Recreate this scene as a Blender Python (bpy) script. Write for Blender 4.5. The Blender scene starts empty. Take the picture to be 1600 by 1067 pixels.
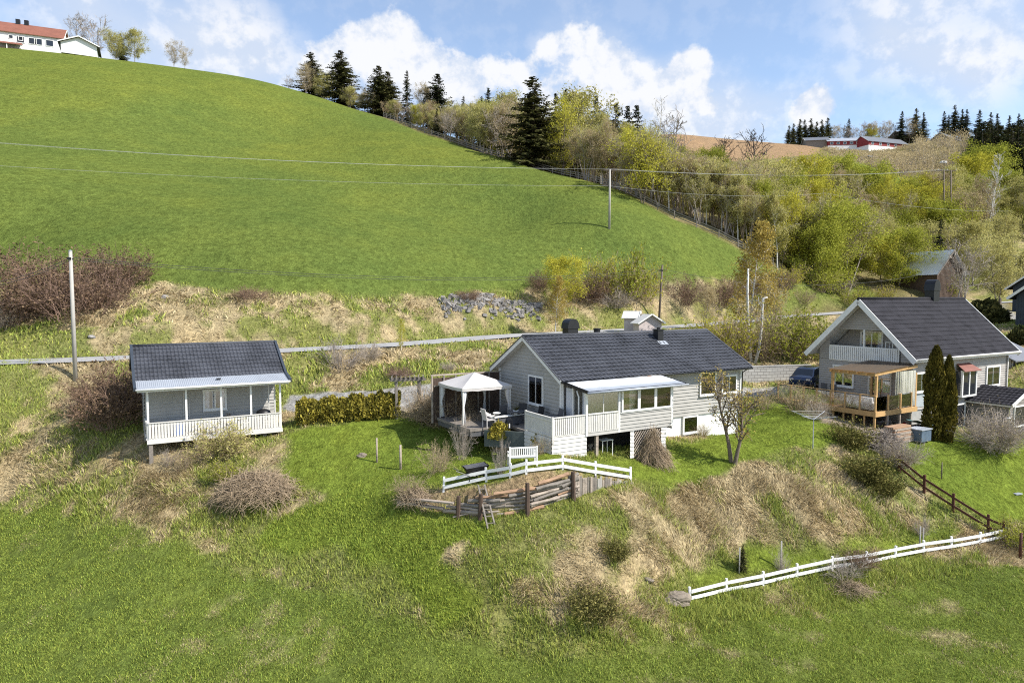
import bpy, bmesh, math, random
import numpy as np
from mathutils import Vector, Matrix
SC = bpy.context.scene
COL = SC.collection
R = math.radians
# ------------------------------------------------------------------ camera
FPX, PITCH = 1067.0, R(3.67)
CP, SP = math.cos(PITCH), math.sin(PITCH)
cam_d = bpy.data.cameras.new('camera'); cam = bpy.data.objects.new('camera', cam_d); COL.objects.link(cam)
cam_d.sensor_width = 36; cam_d.lens = 36 * FPX / 1600; cam_d.clip_end = 3000; cam_d.clip_start = .5
cam.rotation_euler = (R(90) - PITCH, 0, 0); SC.camera = cam

def at(px, py, Y):
    """world point at forward distance Y seen at a place of the 1600x1067 photograph"""
    u, v = (px - 800) / FPX, (533.5 - py) / FPX
    t = Y / (CP + v * SP)
    return Vector((u * t, Y, (v * CP - SP) * t))
def proj(p):
    d = p[1] * CP - p[2] * SP
    return (800 + FPX * p[0] / d, 533.5 - FPX * (p[1] * SP + p[2] * CP) / d)
# ------------------------------------------------------------------ value noise (numpy)
def _h(ix, iy, s):
    n = (ix * 374761393 + iy * 668265263 + s * 974711) & 0x7fffffff
    n = ((n ^ (n >> 13)) * 1274126177) & 0x7fffffff
    return ((n ^ (n >> 16)) & 0xffff) / 65535.0
def vnoise(x, y, s=0):
    ix, iy = np.floor(x).astype(np.int64), np.floor(y).astype(np.int64)
    fx, fy = x - ix, y - iy
    fx, fy = fx * fx * (3 - 2 * fx), fy * fy * (3 - 2 * fy)
    return (_h(ix, iy, s) * (1 - fx) + _h(ix + 1, iy, s) * fx) * (1 - fy) + (_h(ix, iy + 1, s) * (1 - fx) + _h(ix + 1, iy + 1, s) * fx) * fy
def fbm(x, y, o=4, s=0):
    a, t, r = .5, 0, 0
    for k in range(o):
        r = r + a * vnoise(x * 2 ** k + 17.3 * k, y * 2 ** k - 9.1 * k, s + k); t += a; a *= .5
    return r / t
def sstep(a, b, x):
    t = np.clip((x - a) / (b - a), 0, 1); return t * t * (3 - 2 * t)
# ------------------------------------------------------------------ terrain: thin plate through surveyed points
CTRL = [(-250,1067,25.5),(0,1067,24.5),(400,1067,24),(800,1067,23.5),(1200,1067,23.5),(1600,1067,24.5),(1850,1067,26),
 (0,800,36),(150,800,34.5),(400,870,31),(600,930,28.5),(800,1000,25.8),(1075,937,28.8),(1200,980,27),(1570,850,34.8),(1600,900,31.5),(1750,850,36),
 (0,660,41),(0,720,38.5),(100,650,41.5),(150,720,37.5),(232,726,36.6),(300,745,35.7),(400,692,39),(445,680,39.8),(460,640,45),(470,622,47.5),(640,612,47),(690,592,50),
 (467,667,40.5),(620,655,41.5),(590,720,36.5),(625,734,35.5),(500,760,34.5),(350,790,34),(690,735,34.5),(640,786,31.8),(770,803,30.6),(825,795,30.7),(900,772,31.8),(990,758,32.8),
 (760,700,37),(860,715,35.2),(940,716,35.2),(1000,705,37),(800,855,28.6),(800,920,27),(620,850,30.5),(1000,805,31),(1000,870,29.5),(1145,722,36.9),(1250,800,34),(1200,868,32),
 (1100,893,31),(1250,882,32.2),(1400,852,34.2),(1450,832,35.3),(1350,760,37),(1300,705,39.5),(1280,688,40),(1080,690,39.6),(1158,674,43.3),(1200,640,46),(1230,612,53),
 (1330,672,42.4),(1440,690,42.3),(1480,690,43),(1600,700,43),(1600,735,41),(1500,760,38.5),(1550,812,36.2),(1405,737,39),(1700,700,45),
 (118,592,46),(0,567,46.5),(0,605,44),(0,640,42),(118,563,48.5),(300,556,51),(450,547,54.5),(640,537,59.5),(800,523,66.5),(980,517,74),(1130,505,88),(1230,495,98),(1300,490,104),(1420,481,112),(1530,474,120),(1620,470,126),(-200,575,44),
 (450,560,52.5),(460,612,48.6),(580,575,53),(700,545,58.5),(700,582,51.5),(200,600,45.5),(300,600,47),
 (900,555,58),(1000,560,58),(1150,572,58),(1180,602,55.5),(1255,599,56),(1180,560,60),(1250,560,61),(1200,535,68),(1270,603,54),(1330,590,58),(1450,560,66),(1560,560,60),
 (0,545,50),(0,500,56),(0,435,64),(-300,440,60),(300,445,62),(300,540,53.5),(300,490,57.5),(500,450,64.5),(500,528,59),(500,490,61.5),(700,452,73),(700,523,65),(740,482,70),(850,440,83),(850,508,73),(1000,440,91),(1000,480,83),
 (1140,440,99),(1140,478,94),(1250,442,111),(1250,470,107),(1320,470,118),(1480,461,120),(1530,448,135),(1575,500,85),(1600,520,75),(1540,500,85),(1560,487,98),
 (0,232,100),(-300,200,100),(300,270,108),(600,300,112),(800,345,106),(953,357,98),(1050,400,97),(200,150,145),(450,215,150),
 (-300,60,180),(-100,72,184),(0,75,187),(150,90,192),(300,109,200),(440,138,215),(520,160,198),(600,184,180),(700,221,156),(800,251,140),(900,279,126),(953,293,121),(1050,341,114),(1150,386,111),(1205,415,112),
 (1070,214,300),(1170,224,310),(1260,228,325),(1340,240,335),(1450,220,345),(1560,222,340),(1700,200,340),(1100,250,270),(1200,262,275),(1420,285,235),(1490,300,218),(1400,335,190),(1550,370,155),(1590,430,132),(1250,330,185),(1300,400,142),(1350,440,126),(1700,400,150),(1700,300,220)]
XYZ = [(-180,250,76),(-120,260,74),(-60,265,64),(-300,230,76),(11,151,23),(30,166,23),(60,193,31),(112,239,49),(47,121,6),(53,135,9),(40,128,13),(80,160,16),(28,135,17),(-38,215,50),(-10,190,42),(20,240,50),(-20,300,62),
 (60,420,70),(150,430,75),(300,440,85),(-150,420,80),(420,350,95),(-350,420,80),(-400,150,60),(500,200,60),(0,10,-14.6),(60,15,-15),(-60,15,-14.5),(70,40,-12),(-70,40,-9),(-60,60,-4),(31.7,48.1,-9.3),(28.4,45.7,-8.9),(35.4,49.8,-9.7),(23.5,47.3,-8.3),(29.2,42.7,-9.2)]
_C = np.array([tuple(at(*c)) for c in CTRL] + XYZ, float)
_S = 60.0
def _U(r2):
    return np.where(r2 > 0, r2 * np.log(np.maximum(r2, 1e-12)), 0)
def _fit():
    P = _C[:, :2] / _S; n = len(P)
    K = _U(((P[:, None] - P[None]) ** 2).sum(-1)) + np.eye(n) * 1e-5
    A = np.zeros((n + 3, n + 3)); A[:n, :n] = K; A[:n, n] = 1; A[:n, n + 1:] = P; A[n, :n] = 1; A[n + 1:, :n] = P.T
    return np.linalg.solve(A, np.concatenate([_C[:, 2], np.zeros(3)]))
_W = _fit()
def tps(x, y):
    x = np.asarray(x, float); sh = x.shape; q = np.stack([x.ravel(), np.asarray(y, float).ravel()], 1) / _S
    out = np.empty(len(q)); P = _C[:, :2] / _S; n = len(P)
    for i in range(0, len(q), 20000):
        c = q[i:i + 20000]
        out[i:i + 20000] = _U(((c[:, None] - P[None]) ** 2).sum(-1)) @ _W[:n] + _W[n] + c @ _W[n + 1:]
    return out.reshape(sh)
# road centre line, measured along its middle
ROAD = [at(*c) for c in [(-420,585,41),(-200,575,44),(0,567,47.5),(118,563,49),(300,555.5,52),(450,548,55),(640,537.5,60),(800,525,67),(980,516,76),(1130,505,88.5),(1230,495,98.5),(1300,490,104.5),(1420,481,112.5),(1530,474.5,120.5),(1650,468.5,128),(1900,455,150)]]
def resample(pts, step):
    out = []
    n = len(pts)
    for i in range(n - 1):
        p0, p1, p2, p3 = pts[max(i - 1, 0)], pts[i], pts[i + 1], pts[min(i + 2, n - 1)]
        m = max(1, int((p2 - p1).length / step))
        for k in range(m):
            t = k / m
            out.append(.5 * (2 * p1 + (p2 - p0) * t + (2 * p0 - 5 * p1 + 4 * p2 - p3) * t * t + (3 * p1 - p0 - 3 * p2 + p3) * t ** 3))
    out.append(pts[-1].copy()); return out
ROADC = resample(ROAD, 1.5)
def seg_dist(x, y, pts):
    """distance to a polyline, the polyline's height at the nearest point, side"""
    best = np.full(x.shape, 1e9); hz = np.zeros(x.shape); sd = np.zeros(x.shape); along = np.zeros(x.shape); L = 0
    for a, b in zip(pts[:-1], pts[1:]):
        dx, dy = b[0] - a[0], b[1] - a[1]; l2 = dx * dx + dy * dy
        t = np.clip(((x - a[0]) * dx + (y - a[1]) * dy) / l2, 0, 1)
        ex, ey = x - a[0] - t * dx, y - a[1] - t * dy; d = np.hypot(ex, ey); m = d < best
        best = np.where(m, d, best); hz = np.where(m, a[2] + t * (b[2] - a[2]), hz)
        sd = np.where(m, np.sign(dx * ey - dy * ex), sd); along = np.where(m, L + t * math.sqrt(l2), along); L += math.sqrt(l2)
    return best, hz, sd, along
# timber retaining wall line (left to right) and the height it holds back
TW = [at(*c) for c in [(630,787,32.2),(690,792,31.3),(770,803,30.5),(825,795,30.6),(893,775,31.6),(940,765,32.3),(995,758,33.2)]]
_tw_along = [0]
for a_, b_ in zip(TW[:-1], TW[1:]): _tw_along.append(_tw_along[-1] + math.hypot(b_.x - a_.x, b_.y - a_.y))
TW_H = [.12, .55, .98, 1.42, 1.15, .5, .05]
ROADW = 2.3
def hgt(x, y):
    x = np.asarray(x, float); y = np.asarray(y, float)
    z = tps(x, y)
    near = (y > 25) & (y < 40) & (np.abs(x) < 16)
    if near.any():
        xn, yn = x[near], y[near]
        d, _, sd, al = seg_dist(xn, yn, TW)
        d = d * sd
        hh = np.interp(al, _tw_along, TW_H)
        z = z.copy(); z[near] += hh * sstep(.0, .22, d) * (1 - sstep(1.6, 4.6, d))
    rd = (y > 38) & (y < 160)
    if rd.any():
        d, hz, sd, al = seg_dist(x[rd], y[rd], ROADC)
        w = 1 - sstep(ROADW + .2, ROADW + 2.6, d)
        z = z.copy(); z[rd] = z[rd] * (1 - w) + (hz - .03) * w
    return z
def hz1(x, y): return float(hgt(np.array([x]), np.array([y]))[0])
def G(px, py, y0=18, y1=420):
    """the point of the ground seen at a place of the photograph"""
    Y = np.concatenate([np.linspace(y0, 80, 620), np.linspace(80.2, y1, 900)]); Y = Y[Y >= y0]
    u, v = (px - 800) / FPX, (533.5 - py) / FPX
    t = Y / (CP + v * SP); dz = (v * CP - SP) * t - hgt(u * t, Y)
    k = np.where((dz[:-1] > 0) & (dz[1:] <= 0))[0]
    if len(k) == 0: k = [int(np.argmin(np.abs(dz)))]; return Vector((u * t[k[0]], Y[k[0]], hz1(u * t[k[0]], Y[k[0]])))
    i = k[0]; f = dz[i] / (dz[i] - dz[i + 1]); y = Y[i] + f * (Y[i + 1] - Y[i]); tt = y / (CP + v * SP)
    return Vector((u * tt, y, (v * CP - SP) * tt))
def T(px, Y):
    """ground point at column px and forward distance Y"""
    z = 0.0
    for _ in range(5):
        x = (px - 800) / FPX * (Y * CP - z * SP); z = hz1(x, Y)
    return Vector((x, Y, z))
# ------------------------------------------------------------------ objects
def tag(o, label=None, cat=None, group=None, kind=None):
    if label: o['label'] = label
    if cat: o['category'] = cat
    if group: o['group'] = group
    if kind: o['kind'] = kind
    return o
def empty(name, loc, rz=0, label=None, cat=None, group=None):
    o = bpy.data.objects.new(name, None); COL.objects.link(o); o.empty_display_size = .2
    o.location = loc; o.rotation_euler = (0, 0, rz)
    return tag(o, label, cat, group)
def copy_tree(o, parent=None):
    c = o.copy(); COL.objects.link(c)
    if parent is not None: c.parent = parent
    for ch in list(o.children): copy_tree(ch, c)
    return c
def mesh_np(name, V, F, mat, parent=None, smooth=False, col=None, attr=None):
    """V n x 3, F m x k (numpy) -> one object"""
    V = np.asarray(V, np.float32); F = np.asarray(F, np.int32); k = F.shape[1]
    me = bpy.data.meshes.new(name); me.vertices.add(len(V)); me.vertices.foreach_set('co', V.ravel())
    me.loops.add(F.size); me.loops.foreach_set('vertex_index', F.ravel())
    me.polygons.add(len(F)); me.polygons.foreach_set('loop_start', np.arange(0, F.size, k, dtype=np.int32))
    me.polygons.foreach_set('use_smooth', np.full(len(F), smooth, bool))
    if col is not None:
        a = me.color_attributes.new('col', 'FLOAT_COLOR', 'POINT')
        c = np.ones((len(V), 4), np.float32); c[:, :3] = col; a.data.foreach_set('color', c.ravel())
    if attr is not None:
        for nm, val in attr.items():
            a = me.attributes.new(nm, 'FLOAT', 'POINT'); a.data.foreach_set('value', np.asarray(val, np.float32))
    me.materials.append(mat); me.update(calc_edges=True); me.validate()
    o = bpy.data.objects.new(name, me); COL.objects.link(o)
    if parent is not None: o.parent = parent
    return o
class MB:
    """collects shapes and links them as ONE mesh object"""
    def __init__(s): s.v = []; s.f = []
    def add(s, V, F):
        n = len(s.v); s.v += [tuple(p) for p in V]; s.f += [tuple(i + n for i in f) for f in F]; return s
    def box(s, x0, x1, y0, y1, z0, z1):
        return s.add([(x0,y0,z0),(x1,y0,z0),(x1,y1,z0),(x0,y1,z0),(x0,y0,z1),(x1,y0,z1),(x1,y1,z1),(x0,y1,z1)],
                     [(0,3,2,1),(4,5,6,7),(0,1,5,4),(1,2,6,5),(2,3,7,6),(3,0,4,7)])
    def obox(s, c, ax, ay, az, hx, hy, hz):
        c, ax, ay, az = Vector(c), Vector(ax) * hx, Vector(ay) * hy, Vector(az) * hz
        V = [c + i * ax + j * ay + k * az for k in (-1, 1) for i, j in ((-1,-1),(1,-1),(1,1),(-1,1))]
        return s.add(V, [(0,3,2,1),(4,5,6,7),(0,1,5,4),(1,2,6,5),(2,3,7,6),(3,0,4,7)])
    def beam(s, p0, p1, w, h, up=(0, 0, 1)):
        p0, p1 = Vector(p0), Vector(p1); d = (p1 - p0); L = d.length; d = d / L
        sd = d.cross(Vector(up))
        if sd.length < 1e-4: sd = d.cross(Vector((1, 0, 0)))
        sd.normalize(); u = sd.cross(d)
        return s.obox((p0 + p1) / 2, d, sd, u, L / 2, w / 2, h / 2)
    def tube(s, pts, rad, n=6, cap=True):
        pts = [Vector(p) for p in pts]
        if not hasattr(rad, '__len__'): rad = [rad] * len(pts)
        base = len(s.v); prev = None
        for i, p in enumerate(pts):
            d = (pts[min(i + 1, len(pts) - 1)] - pts[max(i - 1, 0)]).normalized()
            if prev is None:
                a = d.cross(Vector((0, 0, 1)))
                if a.length < .05: a = d.cross(Vector((0, 1, 0)))
                a.normalize()
            else:
                a = (prev - d * prev.dot(d)).normalized()
            prev = a; b = d.cross(a)
            s.v += [tuple(p + (a * math.cos(2 * math.pi * k / n) + b * math.sin(2 * math.pi * k / n)) * rad[i]) for k in range(n)]
        for i in range(len(pts) - 1):
            for k in range(n):
                k2 = (k + 1) % n; o = base + i * n
                s.f.append((o + k, o + k2, o + n + k2, o + n + k))
        if cap:
            s.f.append(tuple(base + k for k in reversed(range(n)))); o = base + (len(pts) - 1) * n; s.f.append(tuple(o + k for k in range(n)))
        return s
    def lathe(s, prof, c=(0, 0, 0), n=16):
        base = len(s.v)
        for r, z in prof:
            s.v += [(c[0] + r * math.cos(2 * math.pi * k / n), c[1] + r * math.sin(2 * math.pi * k / n), c[2] + z) for k in range(n)]
        for i in range(len(prof) - 1):
            for k in range(n):
                k2 = (k + 1) % n; o = base + i * n
                s.f.append((o + k, o + k2, o + n + k2, o + n + k))
        s.f.append(tuple(base + k for k in reversed(range(n)))); o = base + (len(prof) - 1) * n; s.f.append(tuple(o + k for k in range(n)))
        return s
    def prism(s, poly, ex):
        n = len(poly); ex = Vector(ex); poly = [Vector(p) for p in poly]
        return s.add(poly + [p + ex for p in poly], [tuple(reversed(range(n))), tuple(range(n, 2 * n))] + [(i, (i + 1) % n, n + (i + 1) % n, n + i) for i in range(n)])
    def clap(s, o, u, n, xr, z0, z1, step=.19, lip=.022):
        lip *= 2.2
        """overlapping horizontal boards on a wall: o origin, u along, n outward, xr(z) -> span"""
        o, u, n = Vector(o), Vector(u), Vector(n); z = z0
        while z < z1 - .01:
            zt = min(z + step, z1); a0, a1 = xr(z + .001); b0, b1 = xr(zt - .001)
            if a1 > a0:
                up = Vector((0, 0, 1))
                V = [o + u * a0 + up * z + n * lip, o + u * a1 + up * z + n * lip, o + u * b1 + up * zt + n * .004, o + u * b0 + up * zt + n * .004,
                     o + u * a0 + up * z, o + u * a1 + up * z]
                s.add(V, [(0, 1, 2, 3), (4, 5, 1, 0)])
            z = zt
        return s
    def tiles(s, o, u, d, L, D, pw=.3, pd=.36, amp=.028, step=.02, sub=5, flat=False):
        """tiled roof plane: o top corner, u along the ridge, d down the slope"""
        o, u, d = Vector(o), Vector(u).normalized(), Vector(d).normalized(); n = u.cross(d); 
        if n.z < 0: n = -n
        nx = max(2, int(L / pw * sub)); rows = max(1, int(round(D / pd))); base = len(s.v)
        for r in range(rows):
            for e in (0, 1):
                dd = D * (r + e) / rows + (.045 if e and not flat else 0); hh = (step * e if r < 1e9 else 0) + (0 if e else 0)
                for i in range(nx + 1):
                    x = L * i / nx; ph = x / pw * 2 * math.pi
                    w = amp * (max(0, math.cos(ph)) ** .7 if not flat else .5 + .5 * math.cos(ph))
                    p = o + u * x + d * dd + n * (w + hh)
                    s.v.append(tuple(p))
        w_ = nx + 1
        for r in range(2 * rows - 1):
            for i in range(nx):
                a = base + r * w_ + i; s.f.append((a, a + 1, a + w_ + 1, a + w_))
        return s
    def build(s, name, mat, parent=None, smooth=False, bevel=0):
        me = bpy.data.meshes.new(name); me.from_pydata(s.v, [], s.f)
        me.materials.append(mat)
        bm = bmesh.new(); bm.from_mesh(me); bmesh.ops.recalc_face_normals(bm, faces=bm.faces) if not getattr(s, 'keep', False) else None
        bm.to_mesh(me); bm.free()
        if smooth:
            me.polygons.foreach_set('use_smooth', [True] * len(me.polygons))
        o = bpy.data.objects.new(name, me); COL.objects.link(o)
        if parent is not None: o.parent = parent
        if bevel:
            m = o.modifiers.new('bevel', 'BEVEL'); m.width = bevel; m.segments = 2; m.limit_method = 'ANGLE'
        return o
# ------------------------------------------------------------------ materials
class NT:
    def __init__(s, name):
        s.m = bpy.data.materials.new(name); s.m.use_nodes = True; s.t = s.m.node_tree; s.n = s.t.nodes; s.l = s.t.links
        s.p = s.n['Principled BSDF']; s.out = s.n['Material Output']
    def node(s, ty, ins=None, **kw):
        x = s.n.new(ty)
        for k, v in kw.items(): setattr(x, k, v)
        for k, v in (ins or {}).items(): s.put(x.inputs[k], v)
        return x
    def put(s, sock, v):
        if hasattr(v, 'is_linked') or hasattr(v, 'links') and not isinstance(v, (tuple, list)): s.l.new(v, sock)
        else: sock.default_value = v
    def obj(s): return s.node('ShaderNodeTexCoord').outputs['Object']
    def wpos(s): return s.node('ShaderNodeNewGeometry').outputs['Position']
    def noise(s, vec, scale, detail=4, rough=.6, dim='3D'):
        return s.node('ShaderNodeTexNoise', {'Vector': vec, 'Scale': scale, 'Detail': detail, 'Roughness': rough}).outputs['Fac']
    def ramp(s, fac, stops):
        r = s.node('ShaderNodeValToRGB', {'Fac': fac}); e = r.color_ramp.elements
        while len(e) < len(stops): e.new(.5)
        for x, (p, c) in zip(e, stops): x.position = p; x.color = (c, c, c, 1) if not hasattr(c, '__len__') else (*c, 1)
        return r.outputs['Color']
    def mix(s, f, a, b, mode='MIX'):
        x = s.n.new('ShaderNodeMix'); x.data_type = 'RGBA'; x.blend_type = mode
        fac, A, B = x.inputs[0], x.inputs[6], x.inputs[7]
        for sock, v in ((fac, f), (A, a), (B, b)):
            if isinstance(v, tuple): sock.default_value = (*v, 1)
            elif isinstance(v, (int, float)): sock.default_value = v
            else: s.l.new(v, sock)
        return x.outputs[2]
    def math(s, op, a, b=0.0, c=None):
        x = s.n.new('ShaderNodeMath'); x.operation = op
        for i, v in enumerate((a, b, c)):
            if v is None: continue
            if isinstance(v, (int, float)): x.inputs[i].default_value = v
            else: s.l.new(v, x.inputs[i])
        return x.outputs[0]
    def bump(s, h, strength=.3, dist=.02):
        s.l.new(s.node('ShaderNodeBump', {'Height': h, 'Strength': strength, 'Distance': dist}).outputs[0], s.p.inputs['Normal'])
    def color(s, c):
        if isinstance(c, tuple): s.p.inputs['Base Color'].default_value = (*c, 1)
        else: s.l.new(c, s.p.inputs['Base Color'])
    def set(s, **kw):
        for k, v in kw.items(): s.put(s.p.inputs[k.replace('_', ' ')], v)
        return s
def paint(name, c, rough=.55, var=.12, scale=3.0, bump=.15, metal=0, grain=None, spec=.4):
    """weathered painted / mineral surface: two scales of tone, a little bump"""
    m = NT(name); o = m.obj()
    if grain: o = m.node('ShaderNodeMapping', {'Vector': o, 'Scale': grain}).outputs[0]
    a, b = m.noise(o, scale, 5, .65), m.noise(o, scale * 9, 3, .6)
    f = m.math('MULTIPLY_ADD', a, .65, m.math('MULTIPLY', b, .35))
    lo, hi = tuple(x * (1 - var * 1.6) for x in c), tuple(min(1, x * (1 + var)) for x in c)
    m.color(m.ramp(f, [(.3, lo), (.5, c), (.7, hi)])); m.set(Roughness=rough, Metallic=metal)
    m.p.inputs['Specular IOR Level'].default_value = spec
    if bump: m.bump(b, bump, .01)
    return m.m
def glassmat(name, tint=(1, 1, 1), base=.12, rough=.02):
    m = NT(name); n = m.n; n.remove(m.p)
    fr = m.node('ShaderNodeFresnel', {'IOR': 1.5}).outputs[0]; f = m.math('ADD', m.math('MULTIPLY', fr, 1.2), base)
    tr = m.node('ShaderNodeBsdfTransparent', {'Color': (*tint, 1)}); gl = m.node('ShaderNodeBsdfGlossy', {'Roughness': rough, 'Color': (.9, .93, 1, 1)})
    mx = m.node('ShaderNodeMixShader', {0: f, 1: tr.outputs[0], 2: gl.outputs[0]}); m.l.new(mx.outputs[0], m.out.inputs[0]); return m.m
def leafmat(name, a, b, c, trans=.42):
    """foliage: tone runs per leaf (attribute tone), light passes through"""
    m = NT(name); t = m.node('ShaderNodeAttribute', attribute_name='tone').outputs['Fac']
    oi = m.node('ShaderNodeObjectInfo').outputs['Random']
    f = m.math('ADD', t, m.math('MULTIPLY', m.math('SUBTRACT', oi, .5), .3))
    col = m.ramp(f, [(.1, a), (.5, b), (.9, c)])
    d = m.node('ShaderNodeBsdfDiffuse', {'Color': col}); tl = m.node('ShaderNodeBsdfTranslucent', {'Color': col})
    mx = m.node('ShaderNodeMixShader', {0: trans, 1: d.outputs[0], 2: tl.outputs[0]}); m.l.new(mx.outputs[0], m.out.inputs[0]); m.n.remove(m.p); return m.m
M = {}
M['white'] = paint('white_paint', (.74, .73, .70), .5, .07, 2)
M['offwhite'] = paint('off_white_paint', (.60, .58, .54), .55, .1, 2)
M['siding'] = paint('grey_siding', (.355, .342, .315), .6, .1, 1.2)
M['siding_b'] = paint('brown_grey_siding', (.35, .325, .295), .6, .1, 1.2)
M['slab'] = paint('white_render', (.78, .78, .76), .7, .06, 1.5)
M['tile'] = paint('dark_roof_tile', (.052, .055, .065), .6, .45, .7, .2)
M['tile_b'] = paint('worn_roof_tile', (.030, .029, .034), .85, .4, 1.3, .3, spec=.12)
M['zinc'] = paint('pale_sheet_metal', (.36, .385, .42), .5, .14, .9, .05, .25)
M['dark_metal'] = paint('black_metal', (.02, .021, .024), .4, .2, 3, .1, .3)
M['black'] = paint('black_plastic', (.014, .014, .016), .45, .2, 4, .1)
M['dark_room'] = paint('dark_interior', (.02, .018, .016), .8, .3, 2)  # near-black colour stands in for the shade of unlit rooms
M['wood_new'] = paint('fresh_pine', (.50, .31, .13), .6, .18, 2, .1, grain=(1, 1, .3))
M['wood_grey'] = paint('weathered_wood', (.20, .175, .15), .8, .35, 2.2, .5)
M['wood_pale'] = paint('bleached_log', (.33, .275, .225), .8, .45, 1.6, .6, grain=(.6, 3, 3))
M['wood_dark'] = paint('dark_stained_wood', (.075, .048, .034), .75, .3, 2.5, .4)
M['barn_sheet'] = paint('pale_barn_sheet', (.78, .82, .88), .4, .12, .8, .05)
M['barn'] = paint('brown_barn_boards', (.105, .07, .05), .8, .4, 1.3, .4, grain=(.5, .5, 4))
M['rail_brown'] = paint('red_brown_stain', (.085, .030, .018), .65, .3, 3)
M['navy'] = paint('dark_blue_boards', (.035, .045, .06), .6, .2, 2)
M['fabric'] = paint('canopy_cloth', (.50, .47, .45), .8, .05, 2, .05)
M['curtain'] = paint('sheer_curtain', (.55, .56, .58), .9, .12, 5, .1)
M['concrete'] = paint('concrete', (.36, .35, .33), .85, .15, 2, .2)
M['blocks'] = None
M['stone'] = paint('field_stone', (.26, .245, .23), .85, .35, 1.8, .6)
M['grey_board'] = paint('green_grey_boards', (.10, .115, .105), .65, .2, 2)
M['planter'] = paint('dark_planter', (.085, .085, .09), .6, .15, 3)
M['red_tile'] = paint('red_clay_roof', (.22, .085, .055), .7, .2, .6, .2)
M['red'] = paint('barn_red', (.24, .028, .028), .65, .15, 1)
M['teal'] = paint('teal_tarp', (.10, .20, .20), .5, .2, 2)
M['blue'] = paint('blue_plastic', (.02, .10, .35), .45, .1, 3)
M['bin'] = paint('grey_blue_box', (.10, .14, .19), .45, .25, 2)
M['pole'] = paint('weathered_pole', (.37, .35, .32), .8, .2, 2, .3, grain=(2, 2, .2))
M['pole_dark'] = paint('dark_pole', (.13, .10, .08), .8, .25, 2, .3, grain=(2, 2, .2))
M['bark'] = paint('bark', (.15, .12, .09), .9, .4, 4, .6)
M['bark_dark'] = paint('dark_bark', (.075, .06, .05), .9, .3, 4, .3)
M['bark_grey'] = paint('grey_bark', (.27, .235, .195), .9, .35, 4, .5)
M['twig_red'] = paint('red_brown_twigs', (.21, .135, .10), .9, .35, 2, 0)
M['twig'] = paint('tan_twigs', (.33, .25, .165), .9, .35, 2, 0)
M['twig_grey'] = paint('grey_twigs', (.36, .305, .255), .9, .3, 2, 0)
def birch():
    m = NT('birch_bark'); o = m.node('ShaderNodeMapping', {'Vector': m.obj(), 'Scale': (3, 3, 2.2)}).outputs[0]
    m.color(m.ramp(m.noise(o, 2.5, 5, .7), [(.36, (.05, .045, .04)), (.46, (.55, .52, .47)), (.7, (.7, .67, .62))])); m.set(Roughness=.8); return m.m
M['birch'] = birch()
def blockwall():
    m = NT('pale_blocks'); g = m.node('ShaderNodeMapping', {'Vector': m.obj(), 'Rotation': (R(90), 0, 0)}).outputs[0]
    b = m.node('ShaderNodeTexBrick', {'Vector': g, 'Color1': (.46, .45, .42, 1), 'Color2': (.38, .37, .345, 1), 'Mortar': (.17, .16, .15, 1), 'Scale': 1.0, 'Mortar Size': .022, 'Brick Width': .55, 'Row Height': .25})
    m.color(m.mix(m.math('MULTIPLY', m.noise(m.obj(), 4, 5), .4), b.outputs['Color'], (.25, .24, .21))); m.set(Roughness=.85); m.bump(b.outputs['Fac'], -.6, .03); return m.m
M['blocks'] = blockwall()
M['glass'] = glassmat('window_glass')
M['screen'] = glassmat('plastic_screen', (.86, .89, .92), .28, .15)
def darkglass():
    m = NT('dark_window_glass'); m.color((.018, .021, .026)); m.set(Roughness=.05); m.p.inputs['Specular IOR Level'].default_value = .8; return m.m
M['pane'] = darkglass()
def carpaint():
    m = NT('dark_blue_car_paint'); m.color((.012, .03, .085)); m.set(Roughness=.25, Metallic=.3, Coat_Weight=.8, Coat_Roughness=.05); return m.m
M['car'] = carpaint()
def rubber():
    m = NT('tyre_rubber'); m.color((.015, .015, .015)); m.set(Roughness=.85); return m.m
M['tyre'] = rubber()
# ------------------------------------------------------------------ ground zones (polygons in plan)
def gp(l): return [tuple(G(*p))[:2] for p in l]
def sdist(x, y, poly):
    """signed distance to a polygon, positive inside"""
    d = np.full(x.shape, 1e9); ins = np.zeros(x.shape, bool); n = len(poly)
    for i in range(n):
        ax, ay = poly[i]; bx, by = poly[(i + 1) % n]; dx, dy = bx - ax, by - ay; l2 = dx * dx + dy * dy + 1e-9
        t = np.clip(((x - ax) * dx + (y - ay) * dy) / l2, 0, 1); d = np.minimum(d, np.hypot(x - ax - t * dx, y - ay - t * dy))
        c = ((ay > y) != (by > y)) & (x < (bx - ax) * (y - ay) / (by - ay + 1e-12) + ax); ins ^= c
    return np.where(ins, d, -d)
EDGE = [(440,138,215),(520,160,198),(600,184,180),(700,221,156),(800,251,140),(900,279,126),(953,293,121),(1050,341,114),(1150,386,111),(1205,415,112)]
EDGEP = [at(*e) for e in EDGE]
Z = {}
Z['hill'] = gp([(-250,440),(0,434),(150,442),(300,449),(420,455),(500,458),(700,458),(850,447),(1000,445),(1140,445),(1250,441)]) + [tuple(p)[:2] for p in reversed(EDGEP)] + [(-120,300),(-420,300),(-420,55)]
Z['front'] = gp([(-200,760),(0,775),(110,800),(250,850),(400,895),(560,940),(700,985),(850,1010),(1000,1005),(1150,985),(1300,950),(1450,915),(1600,880),(1800,850)]) + [(60,12),(-60,12)]
Z['lawn1'] = gp([(450,680),(520,662),(620,652),(700,672),(770,690),(840,705),(880,722),(800,745),(690,760),(600,780),(520,790),(455,740)])
Z['leafy'] = gp([(440,800),(560,765),(650,795),(760,815),(770,850),(700,870),(740,940),(690,980),(600,900),(540,850),(470,870),(390,850)])
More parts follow.
